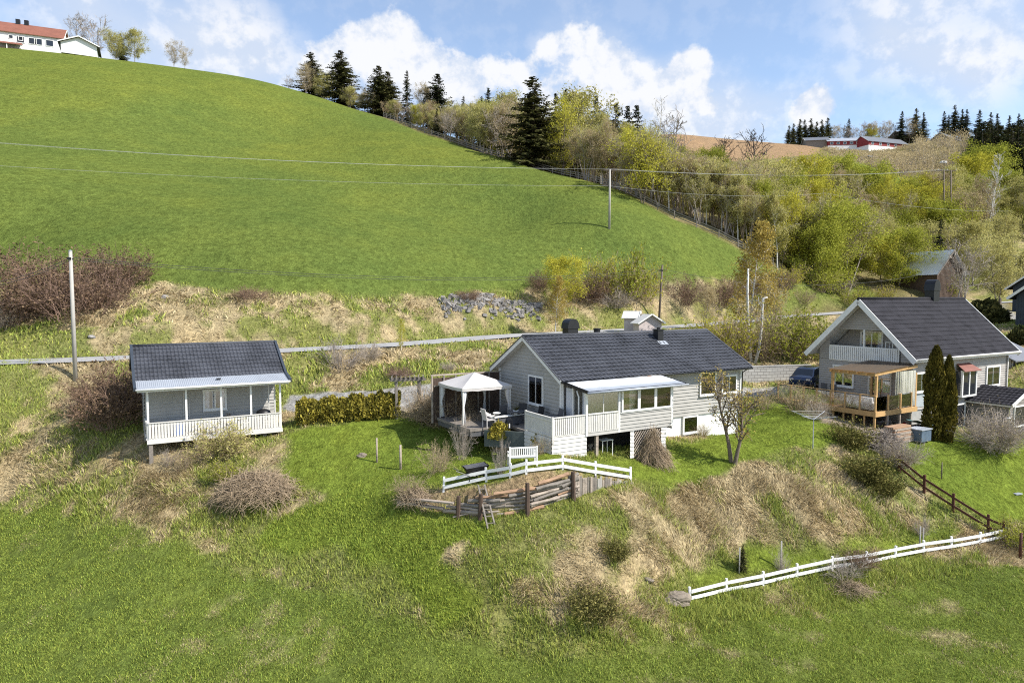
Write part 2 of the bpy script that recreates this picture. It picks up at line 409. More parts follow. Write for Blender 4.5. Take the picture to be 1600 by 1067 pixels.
Z['lawn2'] = gp([(900,722),(1040,700),(1075,690),(1160,665),(1175,635),(1300,625),(1330,660),(1300,700),(1180,718),(1100,745),(1010,762),(960,745)])
Z['lawn3'] = gp([(1400,690),(1500,680),(1620,690),(1640,800),(1570,830),(1480,780),(1412,725)])
Z['strip'] = gp([(1085,905),(1130,880),(1230,870),(1330,850),(1450,822),(1530,825),(1420,858),(1290,880),(1180,902)])
Z['dry1'] = gp([(960,770),(1060,760),(1190,722),(1300,730),(1400,775),(1450,822),(1340,845),(1230,865),(1110,878),(1040,880),(990,850),(985,805)])
Z['dry2'] = gp([(-20,690),(110,670),(230,735),(330,775),(430,780),(400,850),(280,840),(120,795),(30,745)])
Z['dry3'] = gp([(880,900),(1060,935),(1250,915),(1400,880),(1590,850),(1600,885),(1430,915),(1290,950),(1130,985),(960,995),(760,985),(720,930)])
Z['dryN'] = gp([(-250,480),(0,445),(180,452),(300,452),(500,460),(700,460),(860,450),(1000,447),(1230,443),(1230,468),(1050,478),(900,482),(800,480),(700,492),(560,487),(400,500),(200,512),(0,520),(-250,540)])
Z['dryM'] = gp([(460,560),(560,552),(700,548),(770,545),(760,575),(680,578),(560,590),(470,612)])
Z['dryR'] = gp([(1040,480),(1120,450),(1200,455),(1240,470),(1200,485),(1100,500)])
Z['gravel'] = gp([(438,642),(452,617),(520,613),(580,611),(640,604),(700,597),(790,592),(790,604),(700,612),(690,636),(640,642),(560,640)])
Z['gravel3'] = gp([(1120,612),(1165,605),(1250,601),(1290,598),(1290,612),(1240,612),(1165,622)])
Z['gravel2'] = [tuple(T(*c))[:2] for c in [(1545,116),(1568,118),(1576,105),(1590,92),(1630,80),(1600,80),(1575,88),(1560,100)]]
Z['soil'] = [tuple(p)[:2] for p in TW] + [tuple(p)[:2] for p in [G(985,747), G(880,737), G(800,748), G(692,765), G(640,780)]]
Z['dirt'] = gp([(1290,640),(1370,655),(1430,640),(1440,670),(1400,690),(1340,675),(1280,660)])
Z['plough'] = [tuple(at(*c))[:2] for c in [(1050,240,265),(1090,262,250),(1190,268,245),(1290,262,255),(1280,235,320)]] + [(180,345),(80,345),(55,300)]
Z['pasture'] = [tuple(at(*c))[:2] for c in [(1330,330,190),(1420,335,185),(1520,330,190),(1530,290,230),(1440,270,240),(1330,280,230)]]
Z['verge'] = gp([(1150,452),(1215,432),(1262,432),(1330,445),(1400,462),(1390,474),(1290,482),(1220,488),(1170,480)])
Z['meadow'] = [tuple(T(*c))[:2] for c in [(1500,122),(1600,128),(1640,150),(1600,160),(1500,140)]]
C_FIELD, C_LAWN, C_DRY, C_ROUGH = (.120,.151,.033), (.148,.188,.030), (.335,.265,.15), (.185,.190,.062)
def wz(name, x, y, soft, namp, nsc, s=0):
    out = np.zeros(x.shape); P = np.array(Z[name]); pad = soft + namp + 2
    b = (x > P[:, 0].min() - pad) & (x < P[:, 0].max() + pad) & (y > P[:, 1].min() - pad) & (y < P[:, 1].max() + pad)
    if b.any():
        xb, yb = x[b], y[b]
        d = sdist(xb, yb, Z[name]) + (fbm(xb / nsc, yb / nsc, 4, s) - .5) * 2 * namp
        out[b] = sstep(-soft, soft, d)
    return out
def zones(x, y):
    """ground colour, dryness 0..1, grass length (m), density 0..1 at plan points"""
    n1, n2, n3 = fbm(x / 3.1, y / 3.1, 4, 3), fbm(x / .9, y / .9, 3, 9), fbm(x / 14, y / 14, 4, 5)
    dry = np.clip(.34 + (n1 - .5) * 2.2 + (n2 - .5) * 1.2, 0, 1); ln = np.full(x.shape, .22); den = np.full(x.shape, .8)
    def put(w, d, l, de):
        nonlocal dry, ln, den
        dry = dry * (1 - w) + d * w; ln = ln * (1 - w) + l * w; den = den * (1 - w) + de * w
    hill = wz('hill', x, y, .8, 1.2, 2.5, 1); front = wz('front', x, y, .35, 1.3, 2.2, 2)
    for nm, base in (('dry1', .70), ('dry2', .38), ('dry3', .34), ('dryN', .58), ('dryM', .56), ('dryR', .5)):
        put(wz(nm, x, y, .5, 1.3, 2.0, 4), np.clip(base + (n1 - .5) * 1.6 + (n2 - .5) * .9, 0, 1), .36, .9)
    for nm in ('lawn1', 'lawn2', 'lawn3', 'strip'):
        put(wz(nm, x, y, .3, .7, 1.8, 6), np.clip(.05 + (n1 - .55) * 1.3 + (n2 - .5) * .4, 0, 1), .06, .9)
    put(wz('leafy', x, y, .3, .9, 1.4, 7), np.clip(-.1 + (n1 - .5) * .9, 0, 1), .16, 1)
    stripe = .5 + .5 * np.sin((x * .28 + y * .96) * 2 * np.pi / 2.6 + (n1 - .5) * 4)
    put(front, np.clip(.06 + (n1 - .5) * .7 + (n2 - .5) * .7 + .24 * stripe * sstep(.35, .7, n3) * sstep(-2, 10, x), 0, 1), .11, .9)
    put(hill, np.clip(.03 + (n3 - .5) * .5, 0, 1), .1, .6)
    A = lambda c: np.array(c)[None, :]
    n1f = n1.ravel()[:, None]; n3f = n3.ravel()[:, None]; n2f = n2.ravel()[:, None]
    green = A(C_ROUGH) * (1 - np.maximum(hill, front).ravel()[:, None]) + A(C_FIELD) * np.maximum(hill, front).ravel()[:, None]
    lw = np.zeros(x.shape)
    for nm in ('lawn1', 'lawn2', 'lawn3', 'strip', 'leafy'): lw = np.maximum(lw, wz(nm, x, y, .3, .7, 1.8, 6))
    green = green * (1 - lw.ravel()[:, None]) + A(C_LAWN) * lw.ravel()[:, None]
    green = green * (1 + (n3f - .5) * A((.28, .16, .08)) + (n2f - .5) * A((.25, .2, .15)))
    big = fbm(x / 34, y / 34, 3, 21).ravel()[:, None]; hl = hill.ravel()[:, None]
    green = green * (1 + hl * (sstep(.40, .62, big) - .5) * A((.18, .10, .0)))
    straw = A(C_DRY) * (.78 + .5 * n2f)
    d = sstep(.25, .8, dry).ravel()[:, None]; col = green * (1 - d) + straw * d
    forest = sstep(99, 106, y + 0 * x) * (1 - hill) * sstep(-100, -60, x)
    forest = forest * (1 - wz('pasture', x, y, 2, 3, 8)) * (1 - wz('plough', x, y, 1.5, 1, 8)) * (1 - wz('meadow', x, y, 1, 2, 6))
    def over(w, c, l=0, de=0):
        nonlocal col
        c = np.asarray(c)
        col = col * (1 - w.ravel()[:, None]) + (c if c.ndim == 2 else A(c)) * w.ravel()[:, None]; put(w, .6, l, de)
    over(forest * .75, A((.15, .125, .06)) * (.7 + .7 * n1f), .3, .5)
    over(wz('verge', x, y, .8, 1.5, 3, 8), A((.15, .175, .045)) * (.8 + .4 * n2f), .2, .8)
    over(wz('plough', x, y, 1.5, 1, 8), (.29, .195, .115))
    over(wz('pasture', x, y, 2, 3, 8), (.10, .145, .03), .1, .5)
    gr = np.maximum(wz('gravel', x, y, .15, .5, 1.5, 8), np.maximum(wz('gravel2', x, y, .4, .5, 1.5, 8), wz('gravel3', x, y, .2, .4, 1.5, 8)))
    over(gr, A((.33, .315, .29)) * (.8 + .4 * n2f))
    over(wz('dirt', x, y, .2, .7, 1.0, 8), A((.25, .21, .165)) * (.75 + .5 * n2f))
    over(wz('soil', x, y, .12, .25, .6, 8), A((.30, .22, .125)) * (.6 + .8 * n2f), .14, .6)
    return np.clip(col, .01, .9).reshape(x.shape + (3,)), dry, ln, den
# ------------------------------------------------------------------ ground sheet
def axis(lo, hi, core0, core1, st, grow):
    a = list(np.arange(core0, core1, st)); s = st
    while a[-1] < hi: s *= grow; a.append(a[-1] + s)
    s = st; b = [core0]
    while b[-1] > lo: s *= grow; b.append(b[-1] - s)
    return np.array(b[:0:-1] + a)
gx, gy = axis(-520, 620, -34, 40, .26, 1.035), axis(2, 560, 20, 66, .26, 1.022)
GX, GY = np.meshgrid(gx, gy); GZ = hgt(GX, GY)
gcol, gdry, gln, gden = zones(GX, GY)
fineb = (fbm(GX / .8, GY / .8, 4, 31) - .5) * .16 + (fbm(GX / 3.3, GY / 3.3, 3, 33) - .5) * .3
rough_w = sstep(.08, .25, gln)
GZ = GZ + fineb * rough_w * (GY < 75)
nx_, ny_ = len(gx), len(gy); ii = np.arange((ny_ - 1) * nx_).reshape(ny_ - 1, nx_)[:, :-1].ravel()
F = np.stack([ii, ii + 1, ii + nx_ + 1, ii + nx_], 1)
def groundmat():
    m = NT('meadow_ground'); p = m.wpos(); c = m.node('ShaderNodeAttribute', attribute_name='col').outputs['Color']
    fl = m.node('ShaderNodeMapping', {'Vector': p, 'Scale': (1, .7, 1)}).outputs[0]
    a, b, d = m.noise(fl, 7, 5, .7), m.noise(fl, 1.3, 4, .65), m.noise(p, .16, 5, .6)
    c = m.mix(1.0, c, m.ramp(a, [(.28, .52), (.5, .98), (.72, 1.5)]), 'MULTIPLY')
    c = m.mix(1.0, c, m.ramp(b, [(.25, .70), (.5, 1.0), (.75, 1.28)]), 'MULTIPLY')
    e = m.noise(fl, 2.6, 9, .78); c = m.mix(1.0, c, m.ramp(e, [(.30, .50), (.42, .90), (.55, 1.02), (.72, 1.28)]), 'MULTIPLY')
    c = m.mix(1.0, c, m.ramp(d, [(.25, (.84, .88, .9)), (.5, (1, 1, 1)), (.75, (1.14, 1.09, 1.02))]), 'MULTIPLY')
    m.color(c); m.set(Roughness=1.0); m.p.inputs['Specular IOR Level'].default_value = 0
    h = m.math('MULTIPLY_ADD', b, 1.6, a); m.bump(h, .8, .22); return m.m
ground = mesh_np('ground', np.stack([GX, GY, GZ], -1).reshape(-1, 3), F, groundmat(), smooth=True, col=gcol.reshape(-1, 3)); tag(ground, kind='structure')
def gz(x, y):
    """height of the built ground sheet (bilinear), for arrays"""
    i = np.clip(np.searchsorted(gx, x) - 1, 0, nx_ - 2); j = np.clip(np.searchsorted(gy, y) - 1, 0, ny_ - 2)
    fx, fy = (x - gx[i]) / (gx[i + 1] - gx[i]), (y - gy[j]) / (gy[j + 1] - gy[j])
    return (GZ[j, i] * (1 - fx) + GZ[j, i + 1] * fx) * (1 - fy) + (GZ[j + 1, i] * (1 - fx) + GZ[j + 1, i + 1] * fx) * fy
def gz1(x, y): return float(gz(np.array([x]), np.array([y]))[0])
def onG(px, py):
    p = G(px, py); p.z = gz1(p.x, p.y); return p
def onT(px, Y):
    p = T(px, Y); p.z = gz1(p.x, p.y); return p
# ------------------------------------------------------------------ road
def ribbon(name, pts, w, mat, lift, wob=.12):
    V = []; n = 7; rng = random.Random(4)
    for i, p in enumerate(pts):
        d = (pts[min(i + 1, len(pts) - 1)] - pts[max(i - 1, 0)]); s = Vector((d.y, -d.x, 0)).normalized()
        wl, wr = w + rng.uniform(-wob, wob), w + rng.uniform(-wob, wob)
        for k in range(n):
            t = k / (n - 1); q = p + s * (-wl + t * (wl + wr)); V.append((q.x, q.y, p.z + lift + .04 * (1 - (2 * t - 1) ** 2)))
    Fc = [(i * n + k, i * n + k + 1, (i + 1) * n + k + 1, (i + 1) * n + k) for i in range(len(pts) - 1) for k in range(n - 1)]
    return mesh_np(name, V, Fc, mat, smooth=True)
def roadmat():
    m = NT('gravelly_asphalt'); p = m.wpos(); a, b = m.noise(p, 1.2, 5, .65), m.noise(p, 22, 3, .7)
    m.color(m.ramp(m.math('MULTIPLY_ADD', a, .7, m.math('MULTIPLY', b, .3)), [(.3, (.22, .215, .21)), (.5, (.31, .305, .30)), (.7, (.40, .39, .375))])); m.set(Roughness=.9); m.bump(b, .3, .02); return m.m
tag(ribbon('road', ROADC, 2.15, roadmat(), .06), kind='structure')
# ------------------------------------------------------------------ grass: many blades, one object for each stretch of ground
def grassmat():
    m = NT('grass_blade'); c = m.node('ShaderNodeAttribute', attribute_name='col').outputs['Color']
    d = m.node('ShaderNodeBsdfDiffuse', {'Color': c}); t = m.node('ShaderNodeBsdfTranslucent', {'Color': c})
    x = m.node('ShaderNodeMixShader', {0: .3, 1: d.outputs[0], 2: t.outputs[0]}); m.l.new(x.outputs[0], m.out.inputs[0]); m.n.remove(m.p); return m.m
MG = grassmat()
def blades(name, n, sampler, lscale, width, seed, label=None, keep=None):
    rng = np.random.default_rng(seed); x, y = sampler(rng, n)
    c, dry, ln, den = zones(x, y)
    clump = fbm(x / .55, y / .55, 2, 77)
    ok = rng.random(len(x)) < den * sstep(.12, .55, clump + .12 * rng.random(len(x)))
    if keep is not None: ok &= keep(x, y, ln, dry)
    x, y, c, dry, ln, clump = x[ok], y[ok], c[ok], dry[ok], ln[ok], clump[ok]; n = len(x); z = gz(x, y)
    L = ln * lscale * (.45 + .9 * rng.random(n)) * (.55 + .9 * clump); wd = width * (.6 + .8 * rng.random(n)) * (.6 + 1.2 * np.sqrt(np.minimum(ln, .4)))
    th = rng.random(n) * 2 * np.pi; tilt = (.25 + .75 * rng.random(n)) * (.55 + .9 * sstep(.3, .8, dry))
    flow = fbm(x / 2.2, y / 2.2, 2, 55) * 12.0; th = np.where(dry > .5, th * .35 + flow, th)
    dx, dy = np.cos(th) * np.sin(tilt), np.sin(th) * np.sin(tilt); dzz = np.cos(tilt)
    ph = rng.random(n) * 2 * np.pi; sx, sy = np.cos(ph) * wd / 2, np.sin(ph) * wd / 2
    b = np.stack([x, y, z - .02], 1); s = np.stack([sx, sy, 0 * sx], 1); t = np.stack([dx * L, dy * L, dzz * L], 1)
    bend = np.stack([dx * L * .35, dy * L * .35, -.12 * L * tilt], 1)
    V = np.stack([b - s, b + s, b + t * .55 + s * .7, b + t + bend, b + t * .55 - s * .7], 1).reshape(-1, 3)
    k = np.arange(n) * 5; Fq = np.stack([k, k + 1, k + 2, k + 4], 1); Ft = np.stack([k + 4, k + 2, k + 3, k + 3], 1)
    tone = (.5 + 1.1 * rng.random(n))[:, None]; isdry = (rng.random(n) < sstep(.15, .85, dry))[:, None]
    g = np.array(C_LAWN)[None] * np.array((2.1, 1.95, 2.3)) * (1 + (rng.random(n)[:, None] - .5) * np.array((.7, .35, .3)))
    st = np.array((.44, .355, .21))[None] * (1 + (rng.random(n)[:, None] - .5) * np.array((.3, .35, .5)))
    cc = np.where(isdry, st, .6 * c + .62 * g) * tone
    cc = np.repeat(np.clip(cc, .01, .8), 5, 0)
    me = bpy.data.meshes.new(name); me.vertices.add(len(V)); me.vertices.foreach_set('co', V.astype(np.float32).ravel())
    loops = np.concatenate([Fq.ravel(), Ft[:, :3].ravel()]).astype(np.int32)
    me.loops.add(len(loops)); me.loops.foreach_set('vertex_index', loops); me.polygons.add(2 * n)
    me.polygons.foreach_set('loop_start', np.concatenate([np.arange(n) * 4, 4 * n + np.arange(n) * 3]).astype(np.int32))
    a = me.color_attributes.new('col', 'FLOAT_COLOR', 'POINT'); q = np.ones((len(V), 4), np.float32); q[:, :3] = cc; a.data.foreach_set('color', q.ravel())
    me.materials.append(MG); me.update(calc_edges=True)
    o = bpy.data.objects.new(name, me); COL.objects.link(o); tag(o, label, kind='stuff'); return o
def wedge(y0, y1, m=2.0, pw=1.0):
    def f(rng, n):
        y = y0 + (y1 - y0) * rng.random(n) ** pw; x = (rng.random(n) * 2 - 1) * (y * .76 + m); return x, y
    return f
DENS = float(1.0)
def no_road(x, y, ln, dry):
    d, *_ = seg_dist(x, y, ROADC); return (d > 2.35) & (ln > .02)
blades('grass', int(450000 * DENS), wedge(20.5, 36), .95, .024, 1, keep=lambda x, y, ln, dry: ln > .02)
blades('grass', int(190000 * DENS), wedge(34, 49), 1.0, .036, 2, keep=lambda x, y, ln, dry: ln > .02)
blades('grass', int(170000 * DENS), wedge(46, 84), 1.25, .075, 3, keep=lambda x, y, ln, dry: no_road(x, y, ln, dry) & (ln > .12))
# ------------------------------------------------------------------ building helpers
Zu = Vector((0, 0, 1))
def window(parent, o, u, n, w, h, cols=2, fw=.09, mat='white', pane='pane', curtain=None, rows=1, sill=True, depth=.12, room=None):
    """o lower left corner on the wall seen from outside, u along, n outward"""
    o, u, n = Vector(o), Vector(u), Vector(n); m = MB(); d = depth
    def bar(x0, x1, z0, z1, dd=d): m.obox(o + u * (x0 + x1) / 2 + Zu * (z0 + z1) / 2 + n * dd / 2, u, n, Zu, (x1 - x0) / 2, dd / 2, (z1 - z0) / 2)
    bar(-fw, w + fw, -fw, 0); bar(-fw, w + fw, h, h + fw); bar(-fw, 0, 0, h); bar(w, w + fw, 0, h)
    for k in range(1, cols): x = w * k / cols; bar(x - fw * .4, x + fw * .4, 0, h, d * .8)
    for k in range(1, rows): z = h * k / rows; bar(0, w, z - .02, z + .02, d * .75)
    f = m.build('window', M[mat], parent)
    def sheet(nm, x0, x1, z0, z1, off, mt):
        return MB().obox(o + u * (x0 + x1) / 2 + Zu * (z0 + z1) / 2 + n * off, u, n, Zu, (x1 - x0) / 2, .006, (z1 - z0) / 2).build(nm, M[mt], f)
    sheet('pane', .002, w - .002, .002, h - .002, d * .82, pane if curtain is None else 'glass')
    if curtain is not None:
        sheet('interior', 0, w, 0, h, .064, room or 'dark_room')
        for i, (a, b) in enumerate(curtain):
            c = MB(); k = max(3, int((b - a) * w / .07)); V = []; Fc = []
            for j in range(k + 1):
                p = o + u * (w * (a + (b - a) * j / k)) + n * (.076 + .008 * (j % 2)); V += [p, p + Zu * h]
            Fc = [(2 * j, 2 * j + 2, 2 * j + 3, 2 * j + 1) for j in range(k)]
            c.add(V, Fc); c.build('curtain', M['curtain'], f)
    if sill:
        MB().obox(o + u * w / 2 - Zu * (fw + .025) + n * (d * .5 + .03), u, n, Zu, w / 2 + fw + .03, d * .5 + .03, .022).build('sill', M[mat], f)
    return f
def picket(m, p0, p1, h, step=.115, w=.085, gap_shape=True, z0=.06):
    """board balustrade between two floor points"""
    p0, p1 = Vector(p0), Vector(p1); d = (p1 - p0); L = d.length; d /= L; s = Vector((-d.y, d.x, 0))
    n = int(L / step)
    for i in range(n):
        c = p0 + d * ((i + .5) * L / n); e = .012 * math.sin(i * 2.1)
        m.obox(c + Zu * (z0 + (h - z0) / 2), d, s, Zu, w / 2, .011, (h - z0) / 2)
    m.beam(p0 + Zu * (h + .02), p1 + Zu * (h + .02), .11, .045)
    m.beam(p0 + Zu * .03 + s * .03, p1 + Zu * .03 + s * .03, .05, .09); m.beam(p0 + Zu * (h - .12) + s * .035, p1 + Zu * (h - .12) + s * .035, .04, .08)
    return m
TH = math.atan2(.51, .86)
ex, ey = Vector((1, 0, 0)), Vector((0, 1, 0))
# ================================================================== main house
H = empty('house', (2.63, 36, -7.05), TH, 'long low grey house with dark tiled roof, sunroom and white basement wall', 'house')
L_, W_, EZ = 13.7, 6.5, 2.62            # length, width, wall top above local zero
RZ, RY = 4.82, 3.25
sl_ = (RZ - EZ - .1) / (RY + .5)
wall = MB()
wall.clap((0, 0, 0), ex, -ey, lambda z: (0, L_), -.02, EZ + .25, .2, .024)
gab = lambda z: (0, W_) if z < EZ + .3 else (max(0, (z - EZ - .3) / sl_), W_ - max(0, (z - EZ - .3) / sl_))
wall.clap((0, W_, 0), -ey, -ex, lambda z: gab(z), -.2, RZ - .06, .2, .024)
wall.clap((L_, 0, 0), ey, ex, lambda z: gab(z), -.2, RZ - .06, .2, .024); wall.clap((L_, W_, 0), -ex, ey, lambda z: (0, L_), -.1, EZ + .25, .2, .024)
wall.build('siding', M['siding'], H)
tr = MB()
for (x, y) in ((-.03, -.03), (L_ + .03, -.03), (-.03, W_ + .03), (L_ + .03, W_ + .03)): tr.box(x - .07, x + .07, y - .07, y + .07, -.2, EZ + .15)
tr.build('corner_board', M['white'], H)
MB().box(.04, L_ - .04, .05, W_ - .05, -2.2, .0).build('foundation', M['slab'], H)
# roof: two tiled planes, lining under, boards along the edges
ox0, ox1, oy = -.42, L_ + .42, .55
ez0 = RZ - sl_ * (RY + oy)
def roof_slab(parent, x0, x1, y0, z0, yr, zr, y1, z1, th=.14, name='roof_lining', mat='offwhite'):
    m = MB(); m.prism([(x0, y0, z0), (x0, yr, zr), (x0, yr, zr - th), (x0, y0, z0 - th)], (x1 - x0, 0, 0)); m.prism([(x0, yr, zr), (x0, y1, z1), (x0, y1, z1 - th), (x0, yr, zr - th)], (x1 - x0, 0, 0))
    return m.build(name, M[mat], parent)
roof_slab(H, ox0 + .03, ox1 - .03, -oy + .02, ez0, RY, RZ, W_ + oy - .02, ez0)
rf = MB(); D_ = math.hypot(RY + oy + .05, RZ - ez0)
rf.tiles((ox0, RY, RZ + .03), (1, 0, 0), (0, -(RY + oy), ez0 - RZ), ox1 - ox0, D_, .30, .35, .045, .05, 6)
rf.tiles((ox0, RY, RZ + .03), (1, 0, 0), (0, RY + oy, ez0 - RZ), ox1 - ox0, D_, .30, .35, .045, .05, 6)
rf.keep = True
ROOF = rf.build('roof', M['tile'], H)
rd = MB(); rd.tube([(ox0 - .02, RY, RZ + .05), (ox1 + .02, RY, RZ + .05)], .10, 10); rd.build('ridge_cap', M['tile'], ROOF, True)
def verge(parent, x, pts, w=.05, h=.22, mat='white', dz=-.06):
    m = MB()
    for a, b in zip(pts[:-1], pts[1:]): m.beam((x, a[0], a[1] + dz), (x, b[0], b[1] + dz), w, h)
    return m.build('verge_board', M[mat], parent)
for x in (ox0 - .02, ox1 + .02): verge(H, x, [(-oy, ez0), (RY, RZ), (W_ + oy, ez0)])
for x in (ox0 - .03, ox1 + .03):
    cap = MB()
    for a, b in (((-oy, ez0), (RY, RZ)), ((RY, RZ), (W_ + oy, ez0))): cap.beam((x, a[0], a[1] + .075), (x, b[0], b[1] + .075), .12, .04)
    cap.build('verge_cap', M['tile'], ROOF)
g = MB()
for y in (-oy - .07, W_ + oy + .07): g.tube([(ox0, y, ez0 - .04), (ox1, y, ez0 - .04)], .065, 8)
g.tube([(L_ + .1, -oy - .05, ez0 - .05), (L_ + .1, -.12, ez0 - .35), (L_ + .1, -.1, -1.2)], .04, 6)
g.build('gutter', M['dark_metal'], H, True)
# chimneys
def hood(parent, x, y, z, w, d, h, mat='dark_metal', name='chimney'):
    m = MB(); m.box(x - w / 2, x + w / 2, y - d / 2, y + d / 2, z - .5, z + h * .42)
    prof = [(-w / 2 - .07, h * .42), (w / 2 + .07, h * .42)] + [((w / 2 + .03) * math.cos(t), h * .62 + (h * .38) * math.sin(t)) for t in [math.pi * k / 8 for k in range(9)]]
    m.prism([(x + p[0], y - d / 2 - .05, z + p[1]) for p in prof], (0, d + .1, 0)); return m.build(name, M[mat], parent)
hood(ROOF, 3.05, RY + .25, RZ, .72, .6, .98)
MB().lathe([(.2, -.3), (.2, .28), (.23, .3), (.23, .36), (.05, .38)], (5.0, RY + .2, RZ)).build('vent_pipe', M['dark_metal'], ROOF, False)
cx_ = 9.1; cy_ = RY - .75; cz_ = RZ - .75 * sl_
m = MB(); m.box(cx_ - .22, cx_ + .22, cy_ - .22, cy_ + .22, cz_ - .4, cz_ + .62); m.box(cx_ - .27, cx_ + .27, cy_ - .27, cy_ + .27, cz_ + .62, cz_ + .68); m.build('chimney', M['dark_metal'], ROOF)
m = MB(); m.tube([(cx_, cy_, cz_ + .68), (cx_, cy_, cz_ + .8)], .1, 8); m.build('flue', M['dark_metal'], ROOF)
MB().obox((cx_, cy_ - .42, cz_ - .42 * sl_ + .085), ex, Vector((0, -1, -sl_)).normalized(), Vector((0, -sl_, 1)).normalized(), .33, .2, .012).build('flashing', M['zinc'], ROOF)
# windows
window(H, (0, 3.1, 1.15), -ey, -ex, 1.35, 1.45, 2, curtain=[(0, .12), (.9, 1)])
window(H, (10.2, 0, 1.2), ex, -ey, 1.2, 1.28, 1, curtain=[(0, 1)], room='offwhite')
window(H, (12.1, 0, 1.2), ex, -ey, 1.15, .95, 2, curtain=[(0, 1)], room='white')
window(H, (8.9, .04, -1.0), ex, -ey, 1.05, .86, 1, curtain=[(0, .1)], room='dark_room')
# sunroom on the front
PY, PX = -2.2, 5.8
rl = MB(); rl.tiles((-.22, .02, EZ + .10), (1, 0, 0), (0, -2.62, -.33), PX + .85, 2.64, .075, .9, .012, .008, 4, True); rl.keep = True
SR = rl.build('sunroom_roof', M['zinc'], H, True)
m = MB(); m.prism([(-.18, .0, EZ + .07), (-.18, -2.58, EZ - .26), (-.18, -2.58, EZ - .36), (-.18, .0, EZ - .03)], (PX + .77, 0, 0)); m.build('roof_deck', M['offwhite'], SR)
for x in (-.22, PX + .62): MB().beam((x, .02, EZ + .06), (x, -2.62, EZ - .27), .05, .16).build('edge_board', M['dark_metal'], SR)
MB().tube([(-.3, -2.7, EZ - .29), (PX + .72, -2.7, EZ - .29)], .06, 8).build('gutter', M['zinc'], SR, True)
MB().box(5.35, 5.62, -.75, -.2, EZ - .0, EZ + .045).build('rusty_patch', paint('rusty_sheet', (.25, .12, .06), .8, .4, 4), SR)
FL = .22                                               # floor of deck and sunroom above local zero
sw = MB()
sw.clap((0, PY, 0), ex, -ey, lambda z: (2.12, PX), .06, 1.1, .18, .022); sw.clap((0, PY, 0), ex, -ey, lambda z: (0, 2.12), .06, .3, .18, .022)
sw.clap((PX, PY, 0), ey, ex, lambda z: (0, -PY), -.1, 2.3, .18, .022)
sw.build('sunroom_siding', M['siding'], H)
sf = MB()
for x in (0, 2.1, PX): sf.box(x - .06, x + .06, PY - .045, PY + .06, .06, EZ - .3)
sf.box(.061, 2.039, PY - .03, PY + .04, EZ - .4, EZ - .3); sf.box(2.161, PX - .061, PY - .03, PY + .04, EZ - .36, EZ - .3); sf.build('sunroom_frame', M['white'], H)
for k in range(3):
    x = 2.3 + k * 1.16
    window(H, (x, PY, 1.2), ex, -ey, .98, 1.04, 1, fw=.085, curtain=[(.55, .98)] if k < 2 else [(.02, .5), (.72, .98)], sill=False, room='dark_room')
    f = MB().box(x + .44, x + .52, PY - .075, PY - .01, 1.2, 2.24).build('window_post', M['white'], H)
MB().box(2.14, PX - .07, PY - .09, PY - .01, 1.06, 1.11).build('window_ledge', M['white'], H)
MB().box(.065, 2.035, PY - .006, PY + .006, 1.12, EZ - .41).build('clear_screen', M['screen'], H)
MB().box(1.06, 1.10, PY - .02, PY + .02, 1.12, EZ - .41).build('screen_mullion', M['offwhite'], H)
MB().box(.12, PX - .12, -.35, -.30, FL + .02, EZ - .15).build('inner_wall', M['siding'], H)
m = MB(); m.box(-2.1, PX, PY + .02, -.03, FL - .14, FL); m.build('deck_floor', M['wood_grey'], H)
# side of the sunroom: door frame with drawn curtain
m = MB(); m.box(-.04, .04, -.16, -.06, FL, EZ - .1); m.box(-.04, .04, -1.1, -1.02, FL, EZ - .22); m.box(-.04, .04, PY + .06, PY + .14, FL, EZ - .32); m.box(-.035, .035, PY + .14, -.06, FL, FL + .08); m.build('door_frame', M['white'], H)
cv = MB()
for (a, b) in ((-.95, -.25), (-2.0, -1.7)):
    V = []; k = 9
    for j in range(k + 1): y = a + (b - a) * j / k; x = .1 + .02 * (j % 2); V += [(x, y, FL + .05), (x, y, EZ - .3)]
    cv.add(V, [(2 * j, 2 * j + 2, 2 * j + 3, 2 * j + 1) for j in range(k)])
cv.build('drape', M['curtain'], H)
MB().tube([(-.12, -1.55, EZ - .3), (-.12, -1.58, EZ - .42), (-.12, -1.7, EZ - .6), (-.12, -1.7, FL + .1)], .04, 7).build('downpipe', M['white'], H, True)
# railings of deck and sunroom
r1 = MB(); picket(r1, (.08, PY - .03, FL), (2.04, PY - .03, FL), .93); r1.build('railing', M['offwhite'], H)
r2 = MB(); picket(r2, (-2.0, PY, FL), (-.1, PY, FL), .93); r2.build('railing', M['offwhite'], H)
r3 = MB(); picket(r3, (-2.05, PY + .05, FL), (-2.05, .25, FL), .93, .105, .1); r3.build('railing', M['offwhite'], H)
for p in ((-2.05, PY), (-2.05, .28)): MB().box(p[0] - .05, p[0] + .05, p[1] - .05, p[1] + .05, FL - .3, FL + 1.0).build('railing_post', M['offwhite'], H)
# under the deck: boarded side, open store, lattice
ub = MB(); ub.clap((0, PY + .02, 0), ex, -ey, lambda z: (-2.1, .02), -1.35, .18, .2, .02); ub.clap((-2.1, .3, 0), -ey, -ex, lambda z: (0, 2.48), -1.2, .18, .2, .02); ub.build('under_deck_siding', M['offwhite'], H); ub = MB()
ub.clap((0, PY + .02, 0), ex, -ey, lambda z: (2.88, 3.14), -1.4, .06, .2, .02); ub.build('boarded_pier', M['offwhite'], H); ub = MB(); ub.clap((0, PY + .02, 0), ex, -ey, lambda z: (5.05, 5.38), -1.5, .06, .2, .02); ub.clap((5.38, PY + .02, 0), ey, ex, lambda z: (0, 2.0), -1.6, .06, .2, .02); ub.build('boarded_pier', M['offwhite'], H)

